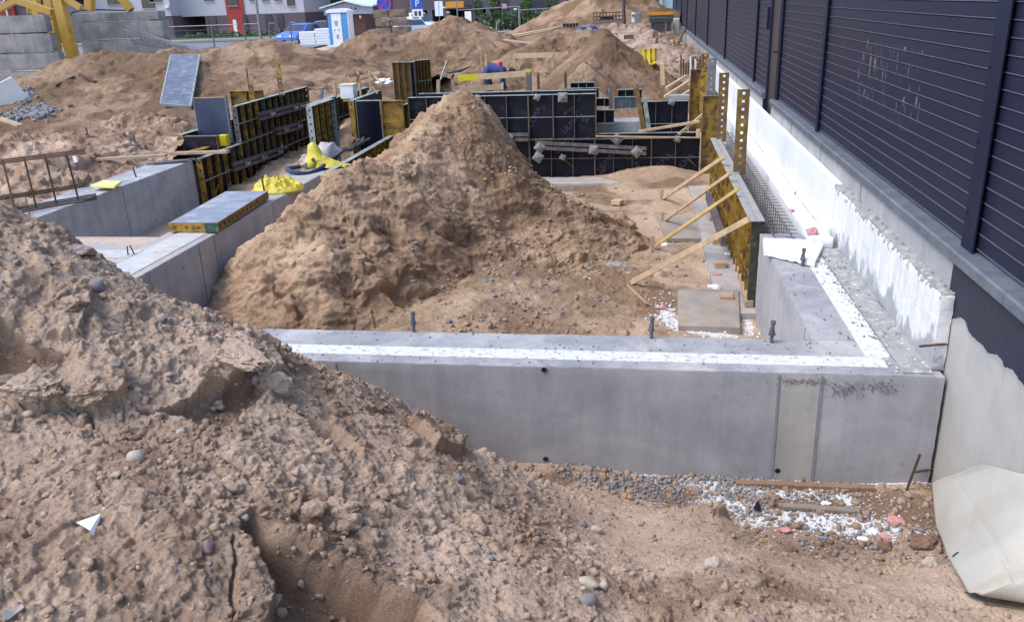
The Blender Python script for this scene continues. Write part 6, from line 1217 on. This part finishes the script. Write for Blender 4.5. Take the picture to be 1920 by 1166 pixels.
flatp('pavement', [(-75, 84), (-23.5, 84), (-23.6, 90), (-75, 90)], M['paving'], .13); flatp('lawn', [(-75, 91), (-23.6, 91), (-25, 105), (-75, 105)], M['grass'], .14); flatp('lawn', [(-60, 74), (-23.2, 74), (-23.4, 78), (-60, 78)], M['grass'], .13)
flatp('lawn', [(-12.5, 68), (-2, 68), (-2, 74), (-14, 74)], M['grass'], .12); flatp('pavement', [(-14, 77), (-2, 77), (-2, 84), (-14, 84)], M['paving'], .12)
def leaves(name, c, r, n, s, seed, m):
    rr = np.random.default_rng(seed); g = G()
    for i in range(n):
        d = rr.normal(size=3); d /= np.linalg.norm(d); k = rr.uniform(.45, 1)**.5*(1+.25*mnoise.noise(V(*d)*2+V(seed, 0, 0))); p = V(c[0]+d[0]*r[0]*k, c[1]+d[1]*r[1]*k, c[2]+d[2]*r[2]*k); a = V(*rr.normal(size=3)).normalized(); b = a.orthogonal().normalized(); q = s*rr.uniform(.6, 1.3); g.add([p-a*q, p+b*q*.5, p+a*q, p-b*q*.5], [(0, 1, 2, 3)])
    return g
for i in range(6):
    x0, x1 = ux(896+i*27, 82), ux(896+(i+1)*27+3, 82); c = ((x0+x1)/2, 82, -.0); zt = vz(980, 22+(i == 0)*3, 82)
    t = thing('hedge_shrub', 'dark green shrub of the hedge beyond the yard', 'shrub', (c[0], 82, -.55), 'shrubs of the hedge beyond the yard'); mk('foliage', leaves('f', (c[0], 82, zt-.85), ((x1-x0)/2+.15, .9, .95), 900, .13, 200+i, M['leaf']), M['leaf'], t); mk('stem', G().tube([(c[0], 82, -.6), (c[0], 82, .3)], .05), M['rust'], t)
for i, (u, y, vt, lb) in enumerate(((930, 74, 0, 'slim young tree left of the others at the hedge'), (989, 74, -6, 'slim young tree with a stake in the middle of the hedge'), (1037, 76, -10, 'slim young tree near the highest sand pile'), (898, 100, 4, 'small round tree far off beside the orange balcony'))):
    x = ux(u, y); z0 = gy_(x, y); zt = vz(u, vt, y); t = thing('young_tree', lb, 'tree', (x, y, z0)); tr = mk('trunk', G().tube([(x, y, z0), (x+.05, y, z0+1), (x, y, zt)], .07, 8, .02), M['wood2'], t, True); mk('limb', G().tube([(x, y, z0+1.2), (x+.3, y, zt-.4)], .03, 6, .01), M['wood2'], tr); mk('limb', G().tube([(x, y, z0+1.3), (x-.3, y+.1, zt-.5)], .03, 6, .01), M['wood2'], tr)
    mk('crown', leaves('c', (x, y, (z0+zt)/2+.75), (.55, .55, (zt-z0)*.36), 700, .12, 230+i, M['leaf']), M['leaf'], t)
for i in range(10):
    u = 350+i*22; x = ux(u, 100); single('shrub', leaves('s', (x, 100, -.6), (.7, .6, .55), 160, .16, 300+i, M['leaf']), M['leaf'], 'low green bush on the lawn before the pale apartment block', 'bush', 'bushes on the lawn')
# ------------------------------------------------------------------ concrete ballast blocks and crane foot, left
y0 = 29.
vv = [(28, 62), (63, 99), (100, 132.5), (134, 157)]
for i, (a, b) in enumerate(vv):
    single('ballast_block', G().rbox((-30, y0, vz(60, b, y0)), (ux((84, 88, 96, 92)[i], y0), y0+.35, vz(60, a, y0)-.006), .14, .012, 90+i, .03, 1.5), M['conc_old'], ['topmost pale', 'second dark-streaked', 'third grey', 'lowest'][i]+' concrete ballast block of the stack at the left edge', 'ballast block', smooth=True)
single('yellow_beam', G().box((-30, y0-.1, vz(60, 169, y0)), (ux(60, y0), y0+.3, vz(60, 159, y0))), M['yel'], 'yellow steel beam under the left block stack', 'beam')
single('white_board', G().bar(P(-40, 205, y=18.2), P(38, 165, y=18.6), .05, .6, (0, -.3, 1)), B['white'], 'white board leaning at the far left edge beside the bank', 'board')
y0 = 33.
for i, (u0, u1, a, b) in enumerate(((140, 298, 23, 40), (141, 302, 41, 73), (143, 300, 75, 106))):
    single('ballast_block', G().rbox((ux(u0, y0), y0, vz(220, b, y0)), (ux(u1, y0), y0+.6, vz(220, a, y0)-.008), .14, .014, 100+i, .03, 1.5), M['conc_old'], ['thin top', 'middle', 'dark bottom'][i]+' concrete ballast block of the stack behind the yellow crane foot', 'ballast block', smooth=True)
single('ballast_block', G().rbox((ux(145, y0), y0+.1, -.3), (ux(296, y0), y0+.55, vz(220, 107, y0)), .2, .014, 104, .03, 1.5), M['conc_old'], 'lowest concrete ballast block, half buried by the earth bank behind the crane foot', 'ballast block', smooth=True)
M['crane'] = mat('crane_yellow', (.52, .31, .05), (.42, .24, .04), 4, .5, spot=(.2, .1, .04), spot_scale=9, spot_at=.68, bstr=.05)
t = thing('crane_foot', 'yellow lattice foot of a tower crane between the two concrete block stacks', 'crane', (ux(115, 30.5), 30.5, -.2))
yc = 30.5
def member(u0, v0, u1, v1, w, ya=yc, yb_=None, nm='lattice_member'): mk(nm, G().bar(P(u0, v0, y=ya), P(u1, v1, y=yb_ or ya), w, w, (0, 1, 0)), M['crane'], t, bev=.008)
member(97, -60, 138, 112, .36, nm='leg'); member(84, -60, 110, 130, .32, 32.0, nm='leg'); member(170, -60, 168, 20, .3, 32.2, nm='leg'); member(64, -60, 69, 30, .25, 33.5, nm='leg')
member(28, 0, 98, 24, .24); member(-5, 20, 30, 2, .2); member(118, -5, 152, 16, .2); member(215, -20, 246, 20, .26, 33.2); member(112, 8, 125, 0, .1); member(128, 66, 137, 56, .12); member(50, 0, 52, 26, .06, 33.5); member(56, 0, 58, 26, .06, 33.5); member(84, 32, 97, 36, .1)
mk('foot_plate', G().box((ux(126, yc), yc-.3, -.3), (ux(150, yc), yc+.3, .75)), M['rust'], t)
pts = [P(128, 60, y=31), P(129, 40, y=31), P(134, 25, y=31.2), P(150, 20, y=32), P(185, 19, y=32.5), P(215, 20, y=33), P(250, 20, y=33.2)]; single('black_cable', G().tube([V(*p) for p in pts], .03, 6), flat('cable_black', (.02, .02, .025), .6), 'black cable running over the block stack from the crane foot', 'cable', smooth=True)
# rebar mats
t = thing('rebar_mats', 'tilted pile of dark reinforcing mats leaning on the earth bank beside the block stack', 'rebar mat', (ux(320, 30), 30, .8)); rr = random.Random(4)
for k in range(11):
    f = k/10; a = V(*P(230+f*22, 57+f*26+rr.uniform(-2, 2), y=30.5)); b = V(*P(335+f*58+rr.uniform(-10, 10), 86+f*16, y=27.5+rr.uniform(0, 1))); mk('bar', G().tube([a, b], .013, 5), M['bolt'], t)
for k in range(16):
    f = k/15; a = V(*P(246+f*100+rr.uniform(-4, 4), 46+f*40, y=30.2-f*2.2)); b = V(*P(236+f*118+rr.uniform(-4, 4), 74+f*26, y=29.6-f*1.8)); mk('cross_bar', G().tube([a, b], .01, 5), M['bolt'], t)
for k in range(8):
    a = V(*P(236+k*6, 50+k*3, y=30.4)); b = V(*P(330+k*9, 90+k*1.3, y=27.6)); mk('bar', G().tube([a, b+V(0, 0, .1)], .012, 5), M['bolt'], t)
# sheet lying on the bank
fb = lambda x, y: np.maximum(zB(x, y), -.3); a, b, c, d = hit(322, 112, fb, 10, 40), hit(376, 112, fb, 10, 40), hit(359, 209, fb, 10, 40), hit(303, 204, fb, 10, 40)
yt, yl_ = (a[1]+b[1])/2, (c[1]+d[1])/2; a, b, c, d = P(322, 112, y=yt), P(376, 112, y=yt), P(359, 209, y=yl_), P(303, 204, y=yl_); n = (V(*b)-V(*a)).cross(V(*d)-V(*a)).normalized(); n = n if n.z > 0 else -n
up_ = V(0, 0, .07); t = thing('form_board', 'large grey-blue film-faced board lying on the slope of the earth bank', 'board', a); mk('board_face', G().prism([V(*p)+up_ for p in (a, b, c, d)], tuple(n*.05)), mat('dusty_blue_film', (.085, .095, .145), (.125, .135, .18), 3, .5, spot=(.26, .27, .3), spot_scale=5, spot_at=.6, spot_soft=.12, bstr=.05), t)
g = G()
for p, q in ((a, b), (b, c), (c, d), (d, a)): g.bar(V(*p)+up_+n*.027, V(*q)+up_+n*.027, .035, .062, tuple(n))
mk('rim', g, M['edge'], t)
single('concrete_slab', G().bar(P(172, 263, z=.13), P(235, 243, z=.12), .35, .08), M['conc_top'], 'pale flat slab sticking out of the soil behind the rebar cage', 'slab', bev=.01); x, y, z = P(168, 264, z=.1); single('steel_stud', G().tube([(x, y, z), (x-.02, y, z+.25)], .014), M['rust'], 'rusty stud beside the pale slab in the soil', 'stud')
single('board', G().bar(P(0, 222, y=15.6), P(38, 236, y=15.2), .12, .04), M['wood2'], 'dark curved board lying in the soil at the left edge', 'board')
fn = lambda x, y: zB(x, y)
p = [];
for (u, v, su, sv, n_) in ((45, 180, 24, 12, 160), (70, 212, 38, 14, 300), (25, 222, 20, 8, 90)):
    for k in range(n_): p.append(hit(u+rr.gauss(0, su*.5), v+rr.gauss(0, sv*.5), fn, 10, 40))
tag(rocks('rubble', p, sz(len(p), .015, .07, 400, 2), M['chalk'], 401, .7, 1, .2, .3), 'grey crushed rubble spilled on the earth bank at the left edge', 'rubble', kind='stuff')
for (u0, v0, u1, v1, lb) in ((105, 165, 140, 148, 'dark stick lying left on the earth bank'), (149, 143, 180, 158, 'dark stick lying right on the earth bank')): q0, q1 = hit(u0, v0, fn, 10, 40), hit(u1, v1, fn, 10, 40); single('stick', G().bar(V(*q0)+V(0, 0, .05), V(*q1)+V(0, 0, .05), .06, .05), M['rust'], lb, 'stick')
# ------------------------------------------------------------------ middle clutter
stick2 = lambda u0, v0, u1, v1, y0, y1, w, h, lb, m='wood', cat='timber', name='timber': single(name, G().bar(P(u0, v0, y=y0), P(u1, v1, y=y1), w, h), M[m], lb, cat, bev=.003)
panel('tall yellow-brown form box upright behind the left forms, front face', (-5.50, 19.0, .22), X1, NY, .42, .86, .14, (), M['yel'], M['wood2'], M['edge'], facem=M['yel2'], holes=False)
panel('tall form box behind the left forms, ribbed right part', (-5.05, 19.0, .1), (.8, .9, 0), (.7, -.6, 0), .42, 1.0, .09, (.55,), M['yel2'], M['yel'], M['edge'], facem=M['ply'], holes=False)
panel('dark corner strip between the two parts of the tall form box', (-5.08, 18.97, .1), X1, NY, .10, .98, .3, (), M['waler'], M['waler'], M['edge'], holes=False)
panel('low ribbed form side running back behind the tall form box', (-4.55, 17.4, -.35), (.12, 1, 0), X1, 3.2, .55, .22, (), M['yel'], M['yel2'], M['edge'], holes=False)
panel('dark inner form side behind the left end of the grid formwork', (-5.0, 16.9, -.3), (.1, 1, 0), X1, 2.2, .62, .4, (), M['yel2'], M['yel2'], M['edge'], holes=False)
x, y, z = P(654, 170, y=16.2); t = thing('white_box', 'white plastic tub with cream lid standing on the left middle form', 'tub', (x, y, z-.17)); mk('tub', G().box((x-.135, y-.13, z-.15), (x+.135, y+.13, z+.10)), B['white'], t, bev=.012); mk('lid', G().box((x-.145, y-.14, z+.101), (x+.145, y+.14, z+.125)), flat('cream_lid', (.7, .6, .35), .5), t); single('yellow_plate', G().box((x-.1, y-.1, z-.2), (x+.1, y+.1, z-.152)), M['yelplastic'], 'yellow plate under the white tub', 'plate')
for a in [(671, 134, 677, 182, 16.6, 16.6, .05, .04, 'upright pine stake right of the white tub'), (693, 134, 695, 165, 16.9, 16.9, .05, .04, 'second upright pine stake behind the stake by the white tub'), (658, 150, 712, 136, 17.4, 17.5, .03, .06, 'pine batten across the two stakes by the white tub'), (676, 155, 700, 148, 16.8, 16.8, .03, .05, 'lower pine batten between the two stakes'), (695, 136, 716, 158, 17, 16.8, .03, .03, 'thin batten slanting down from the second stake'), (651, 144, 662, 156, 17, 17, .02, .03, 'short pine scrap left of the stakes'), (688, 178, 698, 163, 16.5, 16.5, .025, .03, 'left arm of the small wooden triangle'), (698, 163, 708, 176, 16.5, 16.5, .025, .03, 'right arm of the small wooden triangle')]: stick2(*a)
single('red_handle', G().bar(P(670, 155, y=16.5), P(671, 140, y=16.5), .04, .03, (0, 1, 0)), B['red'], 'red tool handle at the pine stake', 'tool')
lump('white_cloth', P(721, 153, y=17.3), .12, M['crumb'], 'crumpled white cloth on the dark inner form', 'cloth', 90, 1.3, 1, .6, .35)
single('steel_post', G().bar(P(604, 165, y=16.8), P(602, 188, y=16.8), .05, .05), M['steel'], 'short grey post left of the white tub', 'post'); stick2(627, 155, 630, 187, 16.5, 16.5, .05, .05, 'short pine stake left of the white tub', 'wood2')
single('steel_rod', G().tube([P(575, 168, y=17), P(640, 167, y=17)], .008), M['rust'], 'thin horizontal tie rod left of the white tub', 'rod')
# batter boards
yb2 = 18.2
t = thing('batter_board', 'horizontal plank with bright yellow end on stakes before the stooping worker', 'batter board', P(920, 160, y=yb2)); mk('board', G().bar(P(895, 145, y=yb2), P(986, 138.5, y=yb2), .03, .12), M['wood'], t, bev=.003); mk('painted_end', G().bar(P(859, 147.5, y=yb2), P(895, 145, y=yb2), .034, .125), M['yelplastic'], t, bev=.003)
for u in (873, ): mk('stake', G().bar(P(u, 168, y=yb2+.03), P(u-1, 146, y=yb2+.03), .05, .04), M['wood2'], t)
t = thing('batter_board', 'lower plain plank on stakes below the stooping worker', 'batter board', P(920, 165, y=17.6)); mk('board', G().bar(P(868, 168, y=17.6), P(944, 163, y=17.6), .03, .11), M['wood2'], t); mk('stake', G().bar(P(942, 168, y=17.6), P(942, 155, y=17.6), .05, .04), M['wood'], t)
t = thing('batter_board', 'gate-like wooden frame of two posts and a top plank, right of the worker', 'batter board', P(1000, 150, y=19.9)); mk('board', G().bar(P(963, 105.5, y=19.9), P(1037, 103.5, y=19.9), .04, .11), M['wood'], t); mk('post', G().bar(P(964, 103, y=19.95), P(965, 140, y=19.95), .06, .05), M['wood'], t); mk('post', G().bar(P(1036, 102, y=19.95), P(1036, 128, y=19.95), .05, .05), M['wood'], t)
stick2(902, 106, 904, 135, 20.5, 20.5, .04, .04, 'pale upright stake left of the worker', 'wood2'); stick2(911, 102, 912, 128, 21, 21, .05, .04, 'pine upright stake left of the worker'); stick2(848, 148, 849, 168, 18, 18, .03, .03, 'thin white stake before the sand pile tip', 'wood2')
single('tool_shaft', G().tube([P(826, 150, y=17.6), P(838, 114, y=17.8)], .018), M['steel'], 'steel tool shaft leaning left of the yellow-ended plank', 'tool')
for i in range(5): single('steel_bar', G().bar(P(836+i*6, 138-i*.5, y=18.6+i*.1), P(862+i*5, 133-i*2, y=18.9+i*.1), .02, .025), M['waler'], 'dark clamp bar in the heap left of the yellow-ended plank', 'bar', 'clamp bars left of the yellow-ended plank')
# worker
def worker():
    y = 19.0; S_ = y/FPX
    def pt(u, v, dy=0): return V(*P(u, v+7, y=y+dy))
    J = {'pel': pt(911, 130), 'sp1': pt(919, 124.5), 'sp2': pt(930, 123), 'chest': pt(940, 124), 'neck': pt(948, 126.5), 'head0': pt(952, 128), 'head1': pt(958, 129.5),
         'hipl': pt(911, 133, -.1), 'knl': pt(917, 158, -.14), 'anl': pt(909, 190, -.1), 'toel': pt(916, 192, -.12), 'hipr': pt(911, 133, .1), 'knr': pt(921, 157, .16), 'anr': pt(914, 190, .16), 'toer': pt(921, 192, .16),
         'shl': pt(943, 125, -.2), 'ell': pt(941, 146, -.24), 'wrl': pt(947, 164, -.16), 'hal': pt(949, 169, -.14), 'shr': pt(943, 125, .2), 'elr': pt(943, 146, .24), 'wrr': pt(950, 163, .14), 'har': pt(952, 168, .12)}
    R = dict(pel=.145, sp1=.15, sp2=.155, chest=.15, neck=.062, head0=.085, head1=.09, hipl=.095, knl=.065, anl=.045, toel=.04, hipr=.095, knr=.065, anr=.045, toer=.04, shl=.07, ell=.05, wrl=.033, hal=.035, shr=.07, elr=.05, wrr=.033, har=.035)
    E = [('pel', 'sp1'), ('sp1', 'sp2'), ('sp2', 'chest'), ('chest', 'neck'), ('neck', 'head0'), ('head0', 'head1'), ('pel', 'hipl'), ('hipl', 'knl'), ('knl', 'anl'), ('anl', 'toel'), ('pel', 'hipr'), ('hipr', 'knr'), ('knr', 'anr'), ('anr', 'toer'), ('chest', 'shl'), ('shl', 'ell'), ('ell', 'wrl'), ('wrl', 'hal'), ('chest', 'shr'), ('shr', 'elr'), ('elr', 'wrr'), ('wrr', 'har')]
    for sd in 'lr':
        w_, h_ = J['wr'+sd], J['ha'+sd]; d = (h_-w_).normalized(); s_ = d.cross(V(0, 1, 0)).normalized()
        for k in range(5):
            a = 'f%s%d' % (sd, k); off = (k-1.5)*.018 if k < 4 else -.035; J[a] = h_+d*(.035 if k < 4 else .0)+s_*off; J[a+'t'] = J[a]+d*(.05 if k < 4 else .03)+s_*(off*.2)+V(0, -.015, 0); R[a] = .010; R[a+'t'] = .008; E += [('ha'+sd, a), (a, a+'t')]
    names = list(J); me = bpy.data.meshes.new('person'); me.from_pydata([J[n] for n in names], [(names.index(a), names.index(b)) for a, b in E], []); o = bpy.data.objects.new('tmp', me); C.objects.link(o)
    o.modifiers.new('skin', 'SKIN')
    if not me.skin_vertices: me.skin_vertices.new() if hasattr(me.skin_vertices, 'new') else None
    bpy.context.view_layer.objects.active = o
    if not me.skin_vertices:
        bpy.ops.object.skin_root_mark() if False else None
    for i, n in enumerate(names):
        sv = me.skin_vertices[0].data[i]; sv.radius = (R[n], R[n]); sv.use_root = (n == 'pel')
    su = o.modifiers.new('sub', 'SUBSURF'); su.levels = su.render_levels = 2; dg = bpy.context.evaluated_depsgraph_get(); bm = bpy.data.meshes.new_from_object(o.evaluated_get(dg)); bpy.data.objects.remove(o)
    base = V(*pt(913, 192)); bm.transform(Matrix.Translation(-base)); bm.materials.clear()
    for mm in (flat('navy_workwear', (.02, .035, .16), .8), flat('skin', (.42, .24, .17), .6), flat('dark_boots', (.03, .03, .03), .7), flat('navy_trousers', (.015, .018, .05), .8)): bm.materials.append(mm)
    for p in bm.polygons:
        c = p.center+base; k = 0
        if (c-J['head1']).length < .17 and c.x > J['neck'].x: k = 1
        elif min((c-J['wrl']).length, (c-J['wrr']).length) < .05 or c.z < J['wrl'].z and c.x > J['wrl'].x-.1 and c.z > J['anl'].z+.3: k = 1
        elif c.z < J['anl'].z+.1: k = 2
        elif c.z < J['pel'].z-.05 and c.x < J['ell'].x-.12: k = 3
        p.material_index = k
    t = bpy.data.objects.new('person', bm); C.objects.link(t); bm.shade_smooth(); t.location = base; tag(t, 'person in navy workwear with red stripe and dark cap, bending over behind a plank', 'person'); t['_o'] = tuple(base)
    g = G(); h = J['head1']; bv, bf = ICO[2]; g.add([(h.x+.01+p[0]*.10, h.y+p[1]*.098, h.z+.012+p[2]*.094) for p in bv if True], [f for f in bf]); mk('cap', g, flat('dark_cap', (.015, .015, .02), .8), t, True)
    c0, c1 = J['sp2'], J['chest']; d = (c1-c0).normalized(); g = G(); ring = []
    for s in (0, .09):
        for k in range(20): a = 2*PI*k/20; ring.append(c0+d*(.02+s)+V(0, 1, 0)*(.165*math.cos(a))+d.cross(V(0, 1, 0))*(.165*math.sin(a)))
    g.add(ring, [(k, (k+1) % 20, 20+(k+1) % 20, 20+k) for k in range(20)]); o2 = mk('red_stripe', g, flat('red_cloth', (.6, .03, .04), .8), t, True); s = o2.modifiers.new('thickness', 'SOLIDIFY'); s.thickness = .006
    for (dx, dz, sg) in ((.085, -.01, -1), (.085, -.01, 1)): mk('eye', G().add(*(lambda c_: ([(c_.x+p[0]*.011, c_.y+p[1]*.011, c_.z+p[2]*.011) for p in ICO[0][0]], ICO[0][1]))(h+V(.07, sg*.035, -.06))), B['white'], t)
    mk('nose', G().add(*(lambda c_: ([(c_.x+p[0]*.018, c_.y+p[1]*.012, c_.z+p[2]*.02) for p in ICO[1][0]], ICO[1][1]))(h+V(.075, 0, -.075))), flat('skin_nose', (.42, .24, .17), .6), t)
worker()
single('yellow_tape', G().tube([P(914, 155, y=19.15), P(914, 155, y=19.1)], .03, 12), M['yelplastic'], 'round yellow tape measure at the hip of the bending person', 'tape measure')
# far clutter
single('plank', G().bar(P(938, 72, y=31), P(1048, 52, y=36), .2, .05), M['wood'], 'long pale plank sloping across the sand, upper one', 'plank'); single('plank', G().bar(P(935, 76, y=30.5), P(1035, 57, y=35), .2, .05), M['wood'], 'long pale plank sloping across the sand, lower one', 'plank'); single('plank', G().bar(P(1035, 55, y=35.5), P(1085, 50, y=36.5), .12, .05), M['wood2'], 'short plank continuing the long ones towards the dark crates', 'plank'); single('plank', G().bar(P(945, 75, y=29), P(998, 82, y=28), .12, .04), M['wood2'], 'short brown plank below the long pale planks', 'plank')
yk = 36.
t = thing('form_crate', 'small dark ribbed form frame lying at the foot of the highest sand pile', 'frame', P(1070, 50, y=yk)); a, b = P(1056, 51, y=yk), P(1085, 44, y=yk); mk('plywood_face', G().box((a[0], yk, a[2]), (b[0], yk+.1, b[2])), M['ply'], t)
for k in range(6): mk('rib', G().box((a[0]+(b[0]-a[0])*k/5-.02, yk-.1, a[2]), (a[0]+(b[0]-a[0])*k/5+.02, yk-.002, b[2])), M['edge_brown'], t)
def tarp(lb, u, v, w, h, y, m, seed): lump('tarpaulin', P(u, v, y=y), w, m, lb, 'tarpaulin', seed, 1.3, 1, h, .25)
tarp('dark grey sheet of plastic hanging over the heap edge behind the steep sand cone', 1100, 58, .28, .7, 33, mat('grey_film', (.12, .12, .16), (.2, .2, .25), 5, .4, bs=15, bstr=.8), 95); tarp('light grey crumpled film right of the dark grey sheet', 1112, 55, .24, .5, 33.4, mat('pale_film', (.3, .29, .32), (.2, .2, .23), 5, .4, bs=15, bstr=.8), 96)
t = thing('rebar_cage', 'rusty rebar cage standing before the highest sand pile', 'rebar cage', P(1140, 38, y=41)); ya = 41
for v in (24, 31, 38): mk('long_bar', G().tube([P(1112, v+1, y=ya), P(1172, v-1, y=ya)], .025, 5), M['rust'], t)
for u in range(1113, 1172, 6): mk('stirrup', G().tube([P(u, 25, y=ya), P(u, 40, y=ya)], .02, 5), M['rust'], t)
single('dark_panel', G().box((ux(1126, 40), 40, vz(1140, 37, 40)), (ux(1150, 40), 40.5, vz(1140, 32, 40))), M['ply'], 'small dark panel lying before the rusty cage', 'panel'); single('plank', G().bar(P(1110, 44, y=40), P(1170, 41, y=40), .3, .08), M['waler'], 'dark bundle of beams under the rusty cage', 'beam')
t = thing('site_cabinet', 'grey electrical cabinet beside the highest sand pile', 'cabinet', P(1195, 44, y=38)); mk('housing', G().box((ux(1190, 38), 38, vz(1195, 43, 38)), (ux(1202, 38), 38.6, vz(1195, 25, 38))), M['steel'], t, bev=.02); mk('socket_panel', G().box((ux(1184, 38), 38.02, vz(1195, 42, 38)), (ux(1189.8, 38), 38.5, vz(1195, 24, 38))), B['white'], t); mk('socket', G().tube([P(1187, 30, y=38.01), P(1187, 30, y=37.95)], .05, 8), B['frame'], t)
yl = 38.; x0, x1 = ux(1219, yl), ux(1262, yl); zt, zb2 = vz(1240, 23, yl), vz(1240, 60, yl)
t = thing('tool_container', 'dark crate-like bundle container with orange and black top rail by the fence', 'container', ((x0+x1)/2, yl, zb2)); mk('body', G().box((x0+.06, yl+.03, zb2), (x1-.02, yl+1.2, zt-.35)), mat('rusty_mesh_bundle', (.06, .045, .04), (.10, .075, .065), 6, .8, bs=20, bstr=.8), t)
for k in range(9): mk('bar', G().box((x0+.12, yl-.0, zb2+.05+k*.055), (x1-.1, yl+.028, zb2+.075+k*.055)), M['waler'], t)
mk('orange_rail', G().box((x0, yl-.02, zt-.12), (x1, yl+.06, zt)), B['orange'], t); mk('black_rail', G().box((x0-.03, yl-.02, zt-.22), (x1+.03, yl+.06, zt-.125)), B['frame'], t); mk('green_cover', G().box((x0-.03, yl-.03, zt-.42), (x1+.0, yl+.1, zt-.24)), flat('dark_green_sheet', (.03, .05, .035), .7), t)
for xx in (x0, x1-.08, (x0+x1)/2+.15): mk('upright', G().box((xx, yl-.03, zb2-.1), (xx+.06, yl-.001, zt-.425)), M['steel'], t)
single('white_sheet', G().box((ux(1263, 39), 39, vz(1266, 66, 39)), (ux(1275, 39), 39.3, vz(1266, 35, 39))), mat('pale_green_film', (.5, .55, .52), (.4, .45, .42), 4, .6, bs=8, bstr=.8), 'pale plastic wrapped bundle between the container and the fence', 'bundle', bev=.05)
single('leaning_bar', G().tube([P(1264, 100, y=28), P(1286, 53, y=31)], .035, 6), M['rust'], 'rusty bar leaning on the fence base in the background', 'bar')
# yellow sheet, planks and small sticks near the fence, middle distance
a = P(1204, 100, y=25); g = G(); n = 20; vs = []
for j in range(n+1):
    for i in range(n+1):
        u, v = i/n, j/n; p = V(*P(1200+30*u+2*v*(1-u), 94+26*v+ -3*u+4*(u > .5)*v, y=22.2-.4*v)); vs.append(tuple(p+V(0, .06*math.sin(u*19)+.03*math.sin(v*7), 0)))
g.add(vs, [(j*(n+1)+i, j*(n+1)+i+1, (j+1)*(n+1)+i+1, (j+1)*(n+1)+i) for j in range(n) for i in range(n)]); o = single('yellow_sheet', g, mat('dirty_yellow_sheet', (.5, .38, .015), (.36, .25, .01), 4, .5), 'dirty yellow plastic sheet hanging on the right flank of the steep sand cone', 'sheet', smooth=True); s = o.modifiers.new('thickness', 'SOLIDIFY'); s.thickness = .01
single('yellow_scrap', G().bar(P(1220, 121, y=21.7), P(1232, 117, y=21.7), .2, .03), M['yelplastic'], 'bright yellow corner of sheeting below the dirty yellow one', 'sheet')
for a in [(1241, 120, 1243, 160, 20.5, 20.5, .12, .1, 'thick wooden post at the right foot of the steep sand cone', 'wood', 'post'), (1236, 138, 1292, 142, 22, 22, .2, .05, 'plank across the far trench, front one', 'wood2', 'plank'), (1240, 127, 1280, 128, 24, 24, .2, .05, 'plank across the far trench, middle one', 'wood2', 'plank'), (1238, 116, 1277, 116, 25.5, 25.5, .2, .05, 'plank across the far trench, back one', 'conc_dirty', 'plank'), (1249, 166, 1286, 143, 18.8, 19.6, .05, .05, 'upper thin brace stick behind the yellow filler panels', 'wood', 'stick'), (1246, 182, 1293, 152, 18.3, 19, .05, .05, 'middle thin brace stick behind the yellow filler panels', 'wood', 'stick'), (1268, 186, 1293, 170, 18, 18.4, .05, .04, 'lowest thin brace stick behind the yellow filler panels', 'wood', 'stick'), (1252, 182, 1292, 182, 18, 18, .25, .08, 'pale flat board behind the back right grid panel', 'conc_top', 'board')]: stick2(*a[:9], a[9], a[10], 'stake' if a[10] == 'post' else 'timber')
for i in range(9):
    u = 1277+i*4.5; v1 = 142-i*.5+(i % 3)*3; single('rebar_stub', G().tube([P(u, v1, y=20+i*.15), P(u, v1-38+(i % 4)*5, y=20+i*.15)], .02, 5), M['rust'] if i not in (4, 6) else B['white'], 'upright starter bar in the row beside the far fence base' if i not in (4, 6) else 'white painted starter bar in the row beside the far fence base', 'starter bar', 'starter bars by the fence base' if i not in (4, 6) else 'white starter bars by the fence base')
single('concrete_slab', G().bar(P(1238, 98, y=27), P(1262, 96, y=27), .5, .08), M['conc_dirty'], 'small grey slab lying on the pale sand heap by the fence', 'slab'); fd = lambda x, y: zD(x, y)
single('sand_film', G().bar(V(*hit(1098, 118, fd, 10, 40))+V(0, 0, .02), V(*hit(1132, 147, fd, 10, 40))+V(0, 0, .02), .08, .03), M['waler'], 'dark strip of plastic running down the steep sand cone', 'strip')
single('timber', G().bar(P(1166, 62, y=30), P(1188, 62, y=30), .3, .06), M['wood'], 'pale board lying beside the tip of the steep sand cone', 'board'); single('steel_bench', G().bar(P(1170, 70, y=28), P(1188, 69, y=28), .3, .12), M['waler'], 'small dark steel bench below the pale board', 'bench')
# ------------------------------------------------------------------ daylight through thin cloud
w = bpy.data.worlds.new('World'); bpy.context.scene.world = w; w.use_nodes = True; nt = w.node_tree; bg = nt.nodes['Background']
sk = nt.nodes.new('ShaderNodeTexSky'); sk.sky_type = 'NISHITA'; sk.sun_disc = False; SUN_EL, SUN_AZ = math.radians(56), math.radians(-118)
sk.sun_elevation = SUN_EL; sk.sun_rotation = SUN_AZ; sk.air_density = 1.0; sk.dust_density = 1.5; sk.ozone_density = 1.5
nt.links.new(sk.outputs[0], bg.inputs[0]); bg.inputs[1].default_value = .15
sl = bpy.data.lights.new('sun', 'SUN'); sl.energy = .95; sl.angle = math.radians(28); sl.color = (1, .95, .88); so = bpy.data.objects.new('sun', sl); C.objects.link(so)
d = Vector((math.sin(SUN_AZ)*math.cos(SUN_EL), math.cos(SUN_AZ)*math.cos(SUN_EL), math.sin(SUN_EL))); so.rotation_euler = d.to_track_quat('Z', 'Y').to_euler()
sc = bpy.context.scene; sc.view_settings.view_transform = 'Standard'; sc.view_settings.look = 'None'; sc.view_settings.exposure = 1.3; sc.view_settings.gamma = 1
sc.cycles.max_bounces = 5; sc.cycles.diffuse_bounces = 3; sc.cycles.glossy_bounces = 2; sc.cycles.transparent_max_bounces = 8
for o in bpy.data.objects:
    if '_o' in o: del o['_o']
